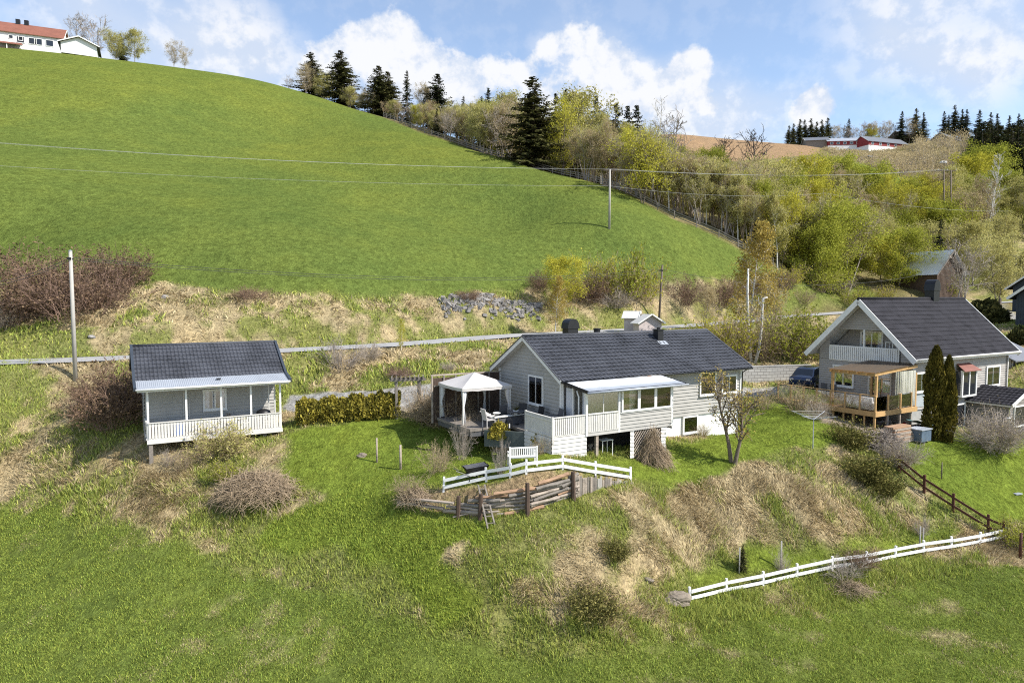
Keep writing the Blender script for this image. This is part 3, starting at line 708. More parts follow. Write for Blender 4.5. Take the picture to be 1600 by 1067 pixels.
MB().box(.62, .78, PY, PY + .14, -1.6, .05).build('deck_post', M['wood_pale'], H)
lt = MB()
for k in range(16):
    x = 3.0 + k * .17; a, b = Vector((x, PY + .03, .02)), Vector((x - 1.15, PY + .03, -1.35))
    if b.x < 3.14: t_ = (a.x - 3.14) / (a.x - b.x); b = a.lerp(b, max(0, min(1, t_)))
    if a.x > 5.05: t_ = (a.x - 5.05) / (a.x - b.x); a = a.lerp(b, min(1, t_))
    if (a - b).length > .15: lt.beam(a, b, .06, .015, (0, 1, 0))
lt.build('lattice_panel', M['wood_pale'], H)
MB().box(-.0, 5.3, -.4, -.36, -1.6, .05).build('store_shade_sheet', M['dark_room'], H)  # near-black sheet before the foundation, standing in for the store's shade
# ------------------------------------------------ things standing in the open store and on the terrace
def hp(x, y, z=0): return H.matrix_basis @ Vector((x, y, z))
bpy.context.view_layer.update()
p = hp(1.75, -1.5); tb = empty('side_table', (p.x, p.y, gz1(p.x, p.y)), TH, 'small white metal frame table in the open store under the sunroom', 'table')
m = MB()
for x in (-.33, .33):
    for y in (-.22, .22): m.tube([(x, y, 0), (x, y, .82)], .025, 6)
m.build('leg', M['white'], tb); MB().box(-.37, .37, -.26, .26, .82, .85).build('table_top', M['white'], tb)
def logpile():
    p = hp(1.0, -1.0); o = empty('firewood_pile', (p.x, p.y, gz1(p.x, p.y)), TH, 'low pile of firewood in the dark store under the sunroom', 'firewood'); rng = random.Random(3); m = MB()
    for k in range(26): x, z = rng.uniform(-.8, .5), rng.uniform(.05, .45); m.tube([(x, -.2 + rng.uniform(-.08, .08), z), (x, .2, z)], rng.uniform(.05, .085), 7)
    m.build('log', M['wood_grey'], o)
logpile()
# ================================================================== cottage
Ct = empty('cottage', (-19.7, 36.5, -7.72), TH, 'small grey cottage on stilts with dark roof and white railed veranda', 'cottage')
CL, CW = 7.05, 5.5
m = MB(); m.clap((0, 1.8, 0), ex, -ey, lambda z: (0, CL), -.1, 3.1, .2, .024)
cg = lambda z: (0, 3.7) if z < 3.0 else (max(0, (z - 3.0) / .62), 3.7 - max(0, (z - 3.0) / .62))
m.clap((0, CW, 0), -ey, -ex, cg, -.4, 4.15, .2, .024); m.clap((CL, 1.8, 0), ey, ex, cg, -.4, 4.15, .2, .024); m.clap((CL, CW, 0), -ex, ey, lambda z: (0, CL), -.3, 3.0, .2, .024)
m.build('siding', M['siding'], Ct)
cr = MB(); X0, X1 = -.5, CL + .42
cr.tiles((X0, 3.65, 4.92), (1, 0, 0), (0, -2.78, -1.72), X1 - X0, 3.27, .2, .36, .035, .03, 6); cr.tiles((X0, 3.65, 4.92), (1, 0, 0), (0, 2.6, -1.55), X1 - X0, 3.03, .2, .36, .035, .03, 6); cr.keep = True
CR = cr.build('roof', M['tile'], Ct)
m = MB(); m.prism([(X0 + .05, 3.65, 4.90), (X0 + .05, .8, 3.14), (X0 + .05, .8, 3.02), (X0 + .05, 3.65, 4.76), (X0 + .05, 6.3, 3.2), (X0 + .05, 6.3, 3.32)], (X1 - X0 - .1, 0, 0)); m.build('roof_lining', M['offwhite'], CR)
MB().tube([(X0 - .02, 3.65, 4.93), (X1 + .02, 3.65, 4.93)], .09, 8).build('ridge_cap', M['tile'], CR, True)
for x in (X0 - .03, X1 + .03):
    m = MB(); m.beam((x, -.42, 2.86), (x, .86, 3.2), .14, .2); m.beam((x, .86, 3.2), (x, 3.65, 4.93), .14, .2); m.beam((x, 3.65, 4.93), (x, 6.35, 3.33), .14, .2); m.build('verge_board', M['navy'], CR)
pr = MB(); pr.tiles((X0 + .05, .95, 3.22), (1, 0, 0), (0, -1.37, -.36), X1 - X0 - .1, 1.42, .095, 1.4, .02, .0, 6, True); pr.keep = True
PR = pr.build('veranda_roof', M['zinc'], Ct, True)
MB().tube([(X0, -.46, 2.82), (X1, -.46, 2.82)], .06, 8).build('gutter', M['white'], PR, True)
MB().box(X0 + .06, X1 - .06, -.34, -.24, 2.68, 2.82).build('eave_beam', M['white'], PR)
m = MB(); m.box(3.55, 3.8, .2, .32, 3.1, 3.16); m.build('roof_debris', M['dark_metal'], PR)
MB().box(0, CL, 0, 1.78, -.16, 0).build('veranda_floor', M['wood_grey'], Ct)
m = MB(); m.box(-.03, CL + .03, -.05, -.02, -.2, .02); m.build('fascia', M['offwhite'], Ct)
r = MB(); picket(r, (.05, -.0, .02), (CL - .05, 0, .02), .9, .15, .115); r.build('railing', M['offwhite'], Ct)
r = MB(); picket(r, (0, .06, .02), (0, 1.74, .02), .9, .15, .115); r.build('railing', M['offwhite'], Ct)
for x in (.06, 1.95, 3.75, 5.35, CL - .06): MB().box(x - .05, x + .05, .04, .14, 0, 2.68 if x in (.06, CL - .06) else 2.68).build('veranda_post', M['white'], Ct)
m = MB(); m.box(CL - .32, CL - .24, .5, .58, 0, 2.7); m.box(CL - .5, CL - .44, 1.3, 1.38, 0, 2.8); m.build('inner_post', M['offwhite'], Ct)
for x, y in ((.15, .12), (.15, 1.7), (2.4, .3), (4.6, .3), (6.1, .3), (6.8, 1.6), (.2, 5.2), (6.8, 5.2)): MB().box(x - .1, x + .1, y - .1, y + .1, -2.2, -.17).build('stilt', M['wood_grey'], Ct)
window(Ct, (3.1, 1.8, 1.25), ex, -ey, 1.05, 1.0, 2, fw=.12, curtain=[(.02, .22), (.36, .5), (.8, .98)])
m = MB(); m.tube([(1.95, 1.7, .3), (1.95, 1.7, 2.5)], .015, 5); m.tube([(2.25, 1.7, .3), (2.25, 1.7, 2.5)], .012, 5); m.build('cable', M['offwhite'], Ct)
def cp(x, y, z=0): return Matrix.Translation(Ct.location) @ Matrix.Rotation(TH, 4, 'Z') @ Vector((x, y, z))
FLc = Ct.location.z + .0
st = empty('step', tuple(cp(CL + .5, .3, -.35)), TH, 'grey wooden step at the end of the veranda', 'step'); MB().box(-.5, .5, -.35, .5, -.25, .0).build('tread', M['wood_grey'], st); MB().box(-.4, .4, -.3, .45, -.5, -.25).build('riser', M['wood_dark'], st)
bn = empty('bench', tuple(cp(3.75, 1.35)), TH, 'dark wooden bench under the cottage window loaded with pots', 'bench')
MB().box(-.85, .85, -.2, .2, .42, .48).build('seat', M['wood_dark'], bn)
for x in (-.75, .75): MB().box(x - .05, x + .05, -.17, .17, 0, .42).build('leg', M['wood_dark'], bn)
def pot(loc, r, h, mat, label, plant=None):
    o = empty('flower_pot', loc, 0, label, 'pot'); MB().lathe([(r * .7, 0), (r, h), (r * 1.06, h), (r * 1.06, h - .03), (r * .85, h - .05)], n=12).build('vessel', M[mat], o, True)
    if plant:
        m = MB(); rng = random.Random(int(r * 1000))
        for k in range(30): a = rng.uniform(0, 6.28); q = rng.uniform(.05, r * 1.5); m.tube([(0, 0, h - .05), (q * math.cos(a), q * math.sin(a), h + rng.uniform(.1, .32))], [.012, .006], 3)
        m.build('plant', M[plant], o)
    return o
for i, (x, mt, lb, pl) in enumerate([(3.1, 'offwhite', 'pale pot at the near end of the bench below the cottage window', None), (3.45, 'planter', 'dark pot on the veranda bench', None), (3.8, 'zinc', 'grey metal pot in the middle of the veranda bench', None), (4.3, 'wood_grey', 'brown wicker pot on the veranda bench', 'twig')]):
    p = cp(x, 1.35, .48); pot(tuple(p), .13, .22, mt, lb, pl)
p = cp(5.2, 1.2); pot(tuple(p), .2, .34, 'white', 'white pot of dry sticks between bench and grill', 'twig')
gr = empty('grill', tuple(cp(6.2, 1.0)), TH, 'black dome barbecue on the cottage veranda', 'grill')
MB().lathe([(.1, .55), (.34, .68), (.42, .82), (.42, .86), (.36, .98), (.2, 1.06), (.03, 1.08)], n=18).build('bowl', M['black'], gr, True)
for k in range(3): a = k * 2.094; MB().tube([(.2 * math.cos(a), .2 * math.sin(a), .6), (.35 * math.cos(a), .35 * math.sin(a), 0)], .02, 6).build('leg', M['dark_metal'], gr)
MB().tube([(-.06, 0, 1.08), (-.06, 0, 1.13), (.06, 0, 1.13), (.06, 0, 1.08)], .012, 6).build('handle', M['dark_metal'], gr)
cr_ = empty('crate', tuple(cp(1.55, 1.1)), TH + .1, 'blue plastic crate on the veranda floor', 'crate'); m = MB(); m.box(-.3, .3, -.2, .2, 0, .03); m.box(-.3, .3, -.2, -.17, .03, .6); m.box(-.3, .3, .17, .2, .03, .6); m.box(-.3, -.27, -.17, .17, .03, .6); m.box(.27, .3, -.17, .17, .03, .6); m.build('shell', M['blue'], cr_); MB().box(-.32, .32, -.22, .22, .6, .64).build('lid', M['blue'], cr_)
lg = empty('lounger', tuple(cp(.75, 1.2)), TH, 'folded grey sun lounger lying on the veranda', 'lounger'); m = MB(); m.box(-.6, .45, -.25, .25, .55, .62); m.build('cushion', M['wood_grey'], lg)
for x in (-.5, .4): MB().box(x - .03, x + .03, -.22, .22, 0, .55).build('leg', M['wood_dark'], lg)
# ================================================================== neighbouring house
N = empty('house', (27.1, 46, -7.3), TH, 'two storey brown-grey house with gable balcony and new timber terrace', 'house')
NL, NW = 13.0, 7.0; nsl = .98; NR = 7.2; NY = 3.5; NE = NR - nsl * (NY + .6)      # roof: ridge height, eave height at overhang
wt = lambda y: NR - .25 - nsl * abs(y - NY)
m = MB(); m.clap((0, 0, 0), ex, -ey, lambda z: (0, NL), -.35, 3.45, .17, .024); m.clap((NL, NW, 0), -ex, ey, lambda z: (0, NL), -.3, 3.4, .17, .024)
full = lambda z: (0, NW) if z < NR - .25 - nsl * NY else (NY - max(0, (NR - .25 - z) / nsl), NY + max(0, (NR - .25 - z) / nsl))
m.clap((NL, 0, 0), ey, ex, full, -.3, NR - .3, .17, .024)
m.clap((0, NW, 0), -ey, -ex, full, -.35, 2.75, .17, .024)
fl = lambda f: (lambda z: (NW - f(z)[1], NW - f(z)[0]))
m.clap((0, NW, 0), -ey, -ex, lambda z: (full(z)[0], max(full(z)[0], .85)), 2.75, 5.0, .17, .024); m.clap((0, NW, 0), -ey, -ex, lambda z: (min(full(z)[1], NW - .8), full(z)[1]), 2.75, 5.0, .17, .024)
m.clap((0, NW, 0), -ey, -ex, full, 5.0, NR - .3, .17, .024)
m.clap((1.5, NW, 0), -ey, -ex, lambda z: (max(.3, full(z)[0] + .1), min(NW - .3, full(z)[1] - .1)), 2.8, 5.6, .17, .024)
m.build('siding', M['siding_b'], N)
MB().box(.02, 1.48, .82, 6.13, 2.72, 2.8).build('balcony_floor', M['wood_grey'], N)
m = MB(); m.prism([(.03, .8, 2.8), (.03, .8, 4.05), (.03, 1.75, 4.98), (.03, 1.75, 2.8)], (0, -.02, 0)) if False else None
MB().box(.04, 1.48, 1.8, 5.2, 4.98, 5.04).build('balcony_ceiling', M['offwhite'], N)
m = MB()
for k in range(34): y = .92 + k * .1565; m.box(-.12, -.09, y - .06, y + .06, 2.72, 3.7)
m.box(-.1, -.03, .85, 6.15, 3.7, 3.78); m.box(-.088, -.02, .85, 6.15, 2.66, 2.74); m.build('balcony_railing', M['white'], N)
window(N, (1.5, 4.55, 3.25), -ey, -ex, 1.5, 1.5, 2, fw=.12, curtain=[(.03, .2), (.8, .97)])
MB().box(-.06, .04, 3.42, 3.54, 3.7, 5.0).build('balcony_post', M['white'], N)
bpy.context.view_layer.update()
def nlp(x, y, z=0): return Matrix.Translation(N.location) @ Matrix.Rotation(TH, 4, 'Z') @ Vector((x, y, z))
ch = empty('stool', tuple(nlp(.7, 1.9, 2.8)), TH, 'white frame stool on the neighbouring house balcony', 'stool')
for x in (-.25, .25):
    for y in (-.25, .25): MB().box(x - .03, x + .03, y - .03, y + .03, 0, 1.35).build('leg', M['white'], ch)
m = MB(); m.box(-.28, .28, -.28, .28, 1.35, 1.39); m.build('seat', M['white'], ch); m = MB(); m.box(-.28, -.22, -.22, .22, .6, .66); m.box(.22, .28, -.22, .22, .6, .66); m.build('stretcher', M['white'], ch)
nx0, nx1, no = -.85, NL + .5, .6
rz_ = lambda y: NR - nsl * abs(y - NY)
roof_slab(N, nx0 + .05, nx1 - .05, -no, rz_(-no) - .05, NY, NR - .05, NW + no, rz_(NW + no) - .05, .16, 'roof_lining', 'white')
nr = MB(); ND = math.hypot(NY + no + .06, nsl * (NY + no + .06))
nr.tiles((nx0, NY, NR), (1, 0, 0), (0, -1, -nsl), nx1 - nx0, ND, .3, .42, .022, .035, 6); nr.tiles((nx0, NY, NR), (1, 0, 0), (0, 1, -nsl), nx1 - nx0, ND, .3, .42, .022, .035, 6); nr.keep = True
NRo = nr.build('roof', M['tile_b'], N)
MB().tube([(nx0, NY, NR + .03), (nx1, NY, NR + .03)], .11, 8).build('ridge_cap', M['tile_b'], NRo, True)
for x in (nx0 - .02, nx1 + .02): verge(N, x, [(-no - .05, rz_(-no - .05)), (NY, NR), (NW + no + .05, rz_(NW + no + .05))], .06, .36, 'white', -.15)
hood(NRo, 8.9, NY + .1, NR, .8, .7, 1.5)
m = MB(); m.tube([(nx0, -no - .1, NE - .02), (nx1, -no - .1, NE - .02)], .07, 8); m.tube([(NL - .1, -.12, -1.5), (NL - .1, -.12, 2.9)], .045, 6); m.build('gutter', M['offwhite'], N, True)
MB().box(.03, NL - .03, .04, NW - .04, -2.6, -.34).build('foundation', M['concrete'], N)
for x in (-.03, NL + .03): MB().box(x - .07, x + .07, -.09, .03, -.4, 3.3).build('corner_board', M['offwhite'], N)
window(N, (.25, 0, .95), ex, -ey, 1.6, 1.15, 2, fw=.1, curtain=[(.02, .15), (.85, .98)])
m = MB(); m.box(.05, 2.05, -.05, -.01, -.15, .8); m.build('panel', paint('pale_blue_panel', (.36, .40, .42), .6, .1, 2), N)
window(N, (9.9, 0, .75), ex, -ey, 1.8, 1.3, 2, fw=.13, curtain=[(.02, .16), (.84, .98)])
window(N, (5.55, 0, -1.95), ex, -ey, 1.2, 1.5, 1, fw=.16, sill=True)
# bay window with its own little roof
m = MB(); m.box(5.45, 7.45, -.55, 0, .2, .32); m.box(5.45, 5.57, -.55, -.43, .32, 2.0); m.box(7.33, 7.45, -.55, -.43, .32, 2.0); m.box(6.4, 6.5, -.55, -.45, .32, 2.0); m.box(5.45, 7.45, -.55, -.4, 2.0, 2.1); m.build('bay_frame', M['white'], N)
m = MB(); m.box(5.57, 6.4, -.5, -.49, .32, 2.0); m.box(6.5, 7.33, -.5, -.49, .32, 2.0); m.box(5.49, 5.5, -.43, 0, .32, 2.0); m.build('bay_pane', M['pane'], N)
m = MB(); m.prism([(5.3, -.75, 2.05), (7.6, -.75, 2.05), (7.3, .0, 2.55), (5.6, .0, 2.55)], (0, 0, .05)); m.build('bay_roof', paint('red_brown_sheet', (.22, .085, .065), .6, .2, 2), N)
# terrace side of the gable
window(N, (0, 5.7, .85), -ey, -ex, 1.45, 1.35, 2, fw=.13, curtain=[(.02, .12)], mat='white')
window(N, (0, 2.95, .05), -ey, -ex, 1.5, 2.05, 2, fw=.1, curtain=[(.0, .15), (.6, .95)], sill=False, mat='offwhite')
# ------------------------------------------------ timber terrace
TR = empty('terrace', (27.1, 46, -7.3), TH, 'raised terrace of fresh pine with railing and slanting cover', 'terrace')
m = MB()
for k in range(38): y = -.45 + k * .2; m.box(-4.85, -.13, y, y + .185, -.05, 0)
m.build('floor', M['wood_new'], TR)
m = MB(); m.box(-4.9, -4.85, -.5, 7.15, -.3, .02); m.box(-4.85, -.13, -.5, -.46, -.3, .02); m.build('edge_beam', M['wood_new'], TR)
for k in range(6):
    y = -.4 + k * 1.45; MB().box(-4.8, -4.68, y, y + .12, -1.9, -.06).build('support_post', M['wood_new'], TR)
    if k < 5: MB().box(-4.79, -4.71, y + .7, y + .78, -1.5, -.06).build('support_post', M['wood_new'], TR)
for x in (-3.4, -2, -.7): MB().box(x, x + .12, -.4, -.28, -1.9, -.06).build('support_post', M['wood_pale'], TR)
for k in range(8): y = -.42 + k * 1.05; MB().box(-4.86, -4.77, y - .045, y + .045, .021, 1.02).build('railing_post', M['wood_new'], TR)
for x in (-3.4, -2.0, -.75): MB().box(x - .045, x + .045, -.45, -.36, .021, 1.02).build('railing_post', M['wood_new'], TR)
m = MB(); m.beam((-4.82, -.45, 1.05), (-4.82, 7.0, 1.05), .1, .04); m.build('handrail', M['wood_new'], TR); 
m = MB()
for k in range(7): y = -.42 + k * 1.05; m.box(-4.825, -4.81, y + .06, y + .99, .1, .95)
for a in (-4.7, -3.3, -1.9): m.box(a, a + 1.15, -.415, -.40, .1, .95)
m.build('glass_panel', M['glass'], TR)
for p in ((-4.6, -.3), (-4.6, 2.75), (-.12, -.3), (-.12, 2.75)): MB().box(p[0] - .07, p[0] + .07, p[1] - .07, p[1] + .07, 0, 2.28).build('cover_post', M['wood_new'], TR)
m = MB(); m.beam((-4.65, -.4, 2.36), (-4.65, 2.85, 2.36), .08, .18); m.beam((-4.9, -.36, 2.4), (-.1, -.36, 2.72), .06, .18); m.beam((-4.9, 2.8, 2.4), (-.1, 2.8, 2.72), .06, .18); m.build('cover_beam', M['wood_new'], TR)
m = MB()
for k in range(1, 5): y = -.36 + k * .632; m.beam((-4.9, y, 2.40), (-.1, y, 2.72), .05, .14)
m.build('rafter', M['wood_new'], TR)
def covermat():
    m = NT('smoked_roof_sheet'); m.n.remove(m.p); d = m.node('ShaderNodeBsdfDiffuse', {'Color': (.17, .14, .11, 1)}); t = m.node('ShaderNodeBsdfTransparent', {'Color': (.45, .40, .36, 1)}); g = m.node('ShaderNodeBsdfGlossy', {'Roughness': .15})
    a = m.node('ShaderNodeMixShader', {0: .45, 1: d.outputs[0], 2: t.outputs[0]}); b = m.node('ShaderNodeMixShader', {0: .06, 1: a.outputs[0], 2: g.outputs[0]}); m.l.new(b.outputs[0], m.out.inputs[0]); return m.m
m = MB(); m.tiles((-.1, 2.9, 2.86), (0, -1, 0), (-4.9, 0, -.33), 3.4, 4.92, .18, 4.9, .02, 0, 5, True); m.keep = True; m.build('cover_sheet', covermat(), TR, True)
V = []; k = 26
for j in range(k + 1): x = -2.5 + 2.3 * j / k; V += [(x, -.32 + .05 * math.sin(j * 1.9), .05), (x, -.32 + .04 * math.sin(j * 1.9), 2.45)]
MB().add(V, [(2 * j, 2 * j + 2, 2 * j + 3, 2 * j + 1) for j in range(k)]).build('wind_curtain', glassmat('sheer_plastic', (.62, .63, .68), .16, .3), TR, True)
def sofa(x, y, rz, w, label):
    o = empty('sofa', tuple(nlp(x, y)), TH + rz, label, 'sofa'); MB().box(-w / 2, w / 2, -.4, .4, .05, .42).build('base', paint('beige_weave', (.40, .36, .31), .8, .1, 6, .2), o, bevel=.03)
    MB().box(-w / 2, w / 2, -.42, -.25, .42, .85).build('backrest', M['fabric'], o, bevel=.03); MB().box(-w / 2 + .1, w / 2 - .1, -.24, .36, .43, .55).build('cushion', M['fabric'], o, bevel=.04); return o
sofa(-4.2, .95, R(-90), 2.0, 'long beige sofa along the terrace railing'); sofa(-3.1, .1, R(0), 1.1, 'short beige sofa at the corner of the timber terrace')
for x in (1.55, 2.3):
    c = empty('chair', tuple(nlp(-1.2, 3.6 + x)), TH, 'dark chair by the terrace window' if x < 2 else 'second dark chair nearer the far end of the terrace', 'chair')
    MB().box(-.25, .25, -.25, .25, .42, .47).build('seat', M['planter'], c); MB().box(.2, .25, -.25, .25, .47, .95).build('backrest', M['planter'], c)
    for i in (-.22, .22):
        for j in (-.22, .22): MB().box(i - .02, i + .02, j - .02, j + .02, 0, .42).build('leg', M['planter'], c)
# ------------------------------------------------ low annexe
A = empty('annexe', tuple(nlp(7.3, -.05, 0)), TH, 'low brown-grey annexe with dark tiled roof and white barge board', 'annexe')
m = MB(); m.clap((0, 0, 0), -ey, -ex, lambda z: (0, 2.7), -2.6, .0, .19, .022); m.clap((0, -2.7, 0), ex, -ey, lambda z: (0, 4.2) if z < 0 else ((z) / .4, 4.2 - z / .4), -2.6, .7, .19, .022); m.build('siding', paint('dark_brown_grey', (.20, .185, .165), .7, .12, 2), A)
m = MB(); m.tiles((2.1, .02, .83), (0, -1, 0), (-2.45, 0, -.98), 3.05, 2.64, .3, .36, .035, .035, 6); m.tiles((2.1, .02, .83), (0, -1, 0), (2.45, 0, -.98), 3.05, 2.64, .3, .36, .035, .035, 6); m.keep = True; AR = m.build('roof', M['tile_b'], A)
m = MB(); m.beam((-.37, -3.05, -.2), (2.1, -3.05, .8), .06, .22); m.beam((2.1, -3.05, .8), (4.6, -3.05, -.2), .06, .22); m.build('barge_board', M['white'], A)
m = MB(); m.prism([(-.33, -.0, -.2), (2.1, -.0, .77), (4.5, 0, -.2), (4.5, 0, -.3), (2.1, 0, .66), (-.33, 0, -.3)], (0, -3.0, 0)); m.build('roof_lining', M['offwhite'], AR)
window(A, (.6, -2.7, -1.7), ex, -ey, 1.5, 1.3, 2, fw=.08)
B = empty('outbuilding', tuple(at(1578, 612, 58)), TH, 'grey outbuilding with low dark roof behind the neighbouring house', 'outbuilding')
m = MB(); m.clap((0, 3, 0), -ey, -ex, lambda z: (0, 3), -1, 3.0, .2, .02); m.clap((0, 0, 0), ex, -ey, lambda z: (0, 5), -1, 2.7, .2, .02); m.build('siding', M['siding_b'], B)
m = MB(); m.prism([(-.4, -.5, 2.6), (5, -.5, 2.6), (5, 2.2, 3.9), (-.4, 2.2, 3.9)], (0, 0, .1)); m.prism([(-.4, 2.2, 3.9), (5, 2.2, 3.9), (5, 5, 2.6), (-.4, 5, 2.6)], (0, 0, .1)); m.build('roof', paint('grey_flat_roof', (.16, .165, .18), .5, .15, 1), B)
MB().tube([(.35, -.1, -.6), (.35, -.1, 2.6)], .05, 6).build('downpipe', M['dark_metal'], B)
# ------------------------------------------------------------------ trees and shrubs
def seg_tubes(segs, n=4):
    """segs: list of (p0, p1, r0, r1) -> vertices, quads"""
    P0 = np.array([s[0] for s in segs], float); P1 = np.array([s[1] for s in segs], float); R0 = np.array([s[2] for s in segs]); R1 = np.array([s[3] for s in segs])
    d = P1 - P0; d /= np.linalg.norm(d, axis=1, keepdims=True) + 1e-9
    ref = np.where(np.abs(d[:, 2:3]) > .9, np.array([[1., 0, 0]]), np.array([[0, 0, 1.]]))
    a = np.cross(d, ref); a /= np.linalg.norm(a, axis=1, keepdims=True) + 1e-9; b = np.cross(d, a)
    V = []
    for P, Rr in ((P0, R0), (P1, R1)):
        for k in range(n):
            t = 2 * math.pi * k / n; V.append(P + (a * math.cos(t) + b * math.sin(t)) * Rr[:, None])
    V = np.stack(V, 1); m = len(segs); base = np.arange(m) * 2 * n; F = []
    for k in range(n): k2 = (k + 1) % n; F.append(np.stack([base + k, base + k2, base + n + k2, base + n + k], 1))
    return V.reshape(-1, 3), np.concatenate(F)
def limb(rng, p, d, L, r, n, wander, up, segs, tip=.25):
    """a bending limb; returns its points"""
    pts = [p]; dirs = []; st = L / n; rr = r
    for k in range(n):
        d = d + rng.normal(0, wander, 3) + np.array([0, 0, up]); d /= np.linalg.norm(d); q = p + d * st; r2 = r * (1 - (1 - tip) * (k + 1) / n)
        segs.append((p, q, rr, r2)); rr = r2; p = q; pts.append(p); dirs.append(d)
    return pts, dirs
def leaf_quads(rng, C, size, tone, flat=0.0, droop=0.0):
    n = len(C); a = rng.normal(0, 1, (n, 3)); a[:, 2] = a[:, 2] * (1 - flat) - droop; a /= np.linalg.norm(a, axis=1, keepdims=True)
    b = rng.normal(0, 1, (n, 3)); b = np.cross(a, b); b /= np.linalg.norm(b, axis=1, keepdims=True) + 1e-9
    s = size * (.6 + .8 * rng.random(n))[:, None]; w = .42
    V = np.stack([C - a * s * .5, C + b * s * w * .6, C + a * s * .5, C - b * s * w * .6], 1)
    F = np.arange(4 * n).reshape(n, 4); return V.reshape(-1, 3), F, np.repeat(tone, 4)
def skeleton(seed, h=10., base=.22, spread=.3, nprim=20, nsec=5, ntw=3, stems=1, rise=.6, tr=.14, shape='oval', wander=.10, lean=.05, split=1.):
    rng = np.random.default_rng(seed); big, tw, tips = [], [], []
    for s in range(stems):
        d = np.array([rng.normal(0, lean), rng.normal(0, lean), 1.])
        if stems > 1: t = 2 * math.pi * s / stems + rng.random(); d += np.array([math.cos(t), math.sin(t), 0]) * (.16 + .14 * rng.random()) * split
        hh = h * (1 if s == 0 else .75 + .22 * rng.random())
        pts, _ = limb(rng, np.array([0., 0, -.25]) + (rng.normal(0, .12, 3) * [1, 1, 0] if stems > 1 else 0), d / np.linalg.norm(d), hh * 1.0, tr * (1 if stems == 1 else .7), 12, .04, .02, big, .12)
        pts = np.array(pts)
        for i in range(int(nprim / (1 if stems == 1 else stems ** .6))):
            f = base + (1 - base) * (i + rng.random() * .8) / nprim * (1 if stems == 1 else stems ** .6); f = min(f, .98); x = f * (len(pts) - 1); k = int(x); p = pts[k] + (pts[min(k + 1, len(pts) - 1)] - pts[k]) * (x - k)
            g = (f - base) / (1 - base)
            prof = {'oval': math.sin(math.pi * min(1, .16 + .80 * g)) ** .75, 'cone': (1 - g) ** .75 + .08, 'round': math.sqrt(max(0.06, 1 - (1.9 * g - .85) ** 2)), 'vase': .35 + .65 * min(1, g * 1.6) * (1 - .5 * g), 'birch': (.35 + .65 * min(1, g * 3)) * (1 - g * .85) ** .6}[shape]
            L = h * spread * prof * (.7 + .6 * rng.random()); az = i * 2.4 + rng.normal(0, .5); inc = rise + .25 * rng.normal()
            d = np.array([math.cos(az), math.sin(az), inc]); d /= np.linalg.norm(d)
            pp, dd = limb(rng, p, d, L, max(.015, tr * .38 * (1 - .7 * f)), 5, wander, .04, big, .3)
            for j in range(nsec):
                q = .25 + .75 * (j + rng.random()) / nsec; kx = min(4, int(q * 5)); o = pp[kx] + (pp[kx + 1] - pp[kx]) * (q * 5 - kx) if kx < 5 else pp[-1]
                e = dd[kx] + rng.normal(0, .65, 3) + np.array([0, 0, .15]); e /= np.linalg.norm(e)
                p2, d2 = limb(rng, o, e, L * (.28 + .3 * rng.random()), .014, 3, .16, .04, tw, .5)
                for t in range(ntw):
                    e2 = d2[-1] + rng.normal(0, .6, 3); e2 /= np.linalg.norm(e2); u = rng.random(); o2 = p2[1] + (p2[3] - p2[1]) * u
                    p3, _ = limb(rng, o2, e2, L * (.14 + .16 * rng.random()), .009, 2, .2, .02, tw, .6); tips += p3[1:]
                tips += p2[2:]
    return rng, big, tw, np.array(tips)
MESH = {}
H0 = {'red_bush': 2.3, 'red_bush2': 2.1, 'tan_bush': 1.75, 'tan_bush2': 1.95, 'broom_bush': 1.5, 'bare_bush': 2.2, 'green_bush': 1.7, 'yellow_bush': 1.9, 'dense_tan': 1.85, 'dense_olive': 1.65, 'dense_grey': 1.95, 'thuja': 5., 'ball': .85, 'dwarf_pine': .85}
def mesh_of(name, V, F, mat, tone=None, smooth=False):
    o = mesh_np(name, V, F, mat, smooth=smooth, attr=None if tone is None else {'tone': tone}); me = o.data; bpy.data.objects.remove(o); return me
def leafy(key, seed, leafm, barkm, n=2600, size=.2, jitter=.22, droop=0., twr=1., twigs=True, **kw):
    rng, big, tw, tips = skeleton(seed, **kw)
    tv, tf = seg_tubes(big, 6)
    C = tips[rng.integers(0, len(tips), n)] + rng.normal(0, jitter, (n, 3)); C[:, 2] -= np.abs(rng.normal(0, droop, n)) if droop else 0
    H0[key] = float(np.quantile(C[:, 2], .998))
    cl = np.sin(C[:, 0] * 1.7 + seed) * np.sin(C[:, 1] * 1.9 + 2 * seed) * np.sin(C[:, 2] * 1.5 + seed * 3)
    V, F, t = leaf_quads(rng, C, size, np.clip(.5 + .25 * cl + .2 * rng.normal(0, 1, n), 0, 1), 0, droop)
    MESH[key] = dict(trunk=mesh_of('trunk', tv, tf, M[barkm], smooth=True), crown=mesh_of('crown', V, F, M[leafm], t))
    if twigs:
        wv, wf = seg_tubes([(a, b, r0 * twr, r1 * twr) for a, b, r0, r1 in tw], 3); MESH[key]['twigs'] = mesh_of('twigs', wv, wf, M[barkm])
def bare(key, seed, barkm, twr=1.0, **kw):
    rng, big, tw, tips = skeleton(seed, **kw); H0[key] = float(np.quantile(tips[:, 2], .999)); tv, tf = seg_tubes(big, 6); wv, wf = seg_tubes([(a, b, r0 * twr, r1 * twr) for a, b, r0, r1 in tw], 3)
    MESH[key] = dict(trunk=mesh_of('trunk', tv, tf, M[barkm], smooth=True), crown=mesh_of('crown', wv, wf, M[kw.get('tm', barkm)]))
M['leaf_olive'] = leafmat('budding_leaf', (.26, .24, .085), (.46, .425, .15), (.60, .55, .22))
M['leaf_brown'] = leafmat('bud_brown_leaf', (.28, .225, .125), (.46, .37, .20), (.58, .48, .28))
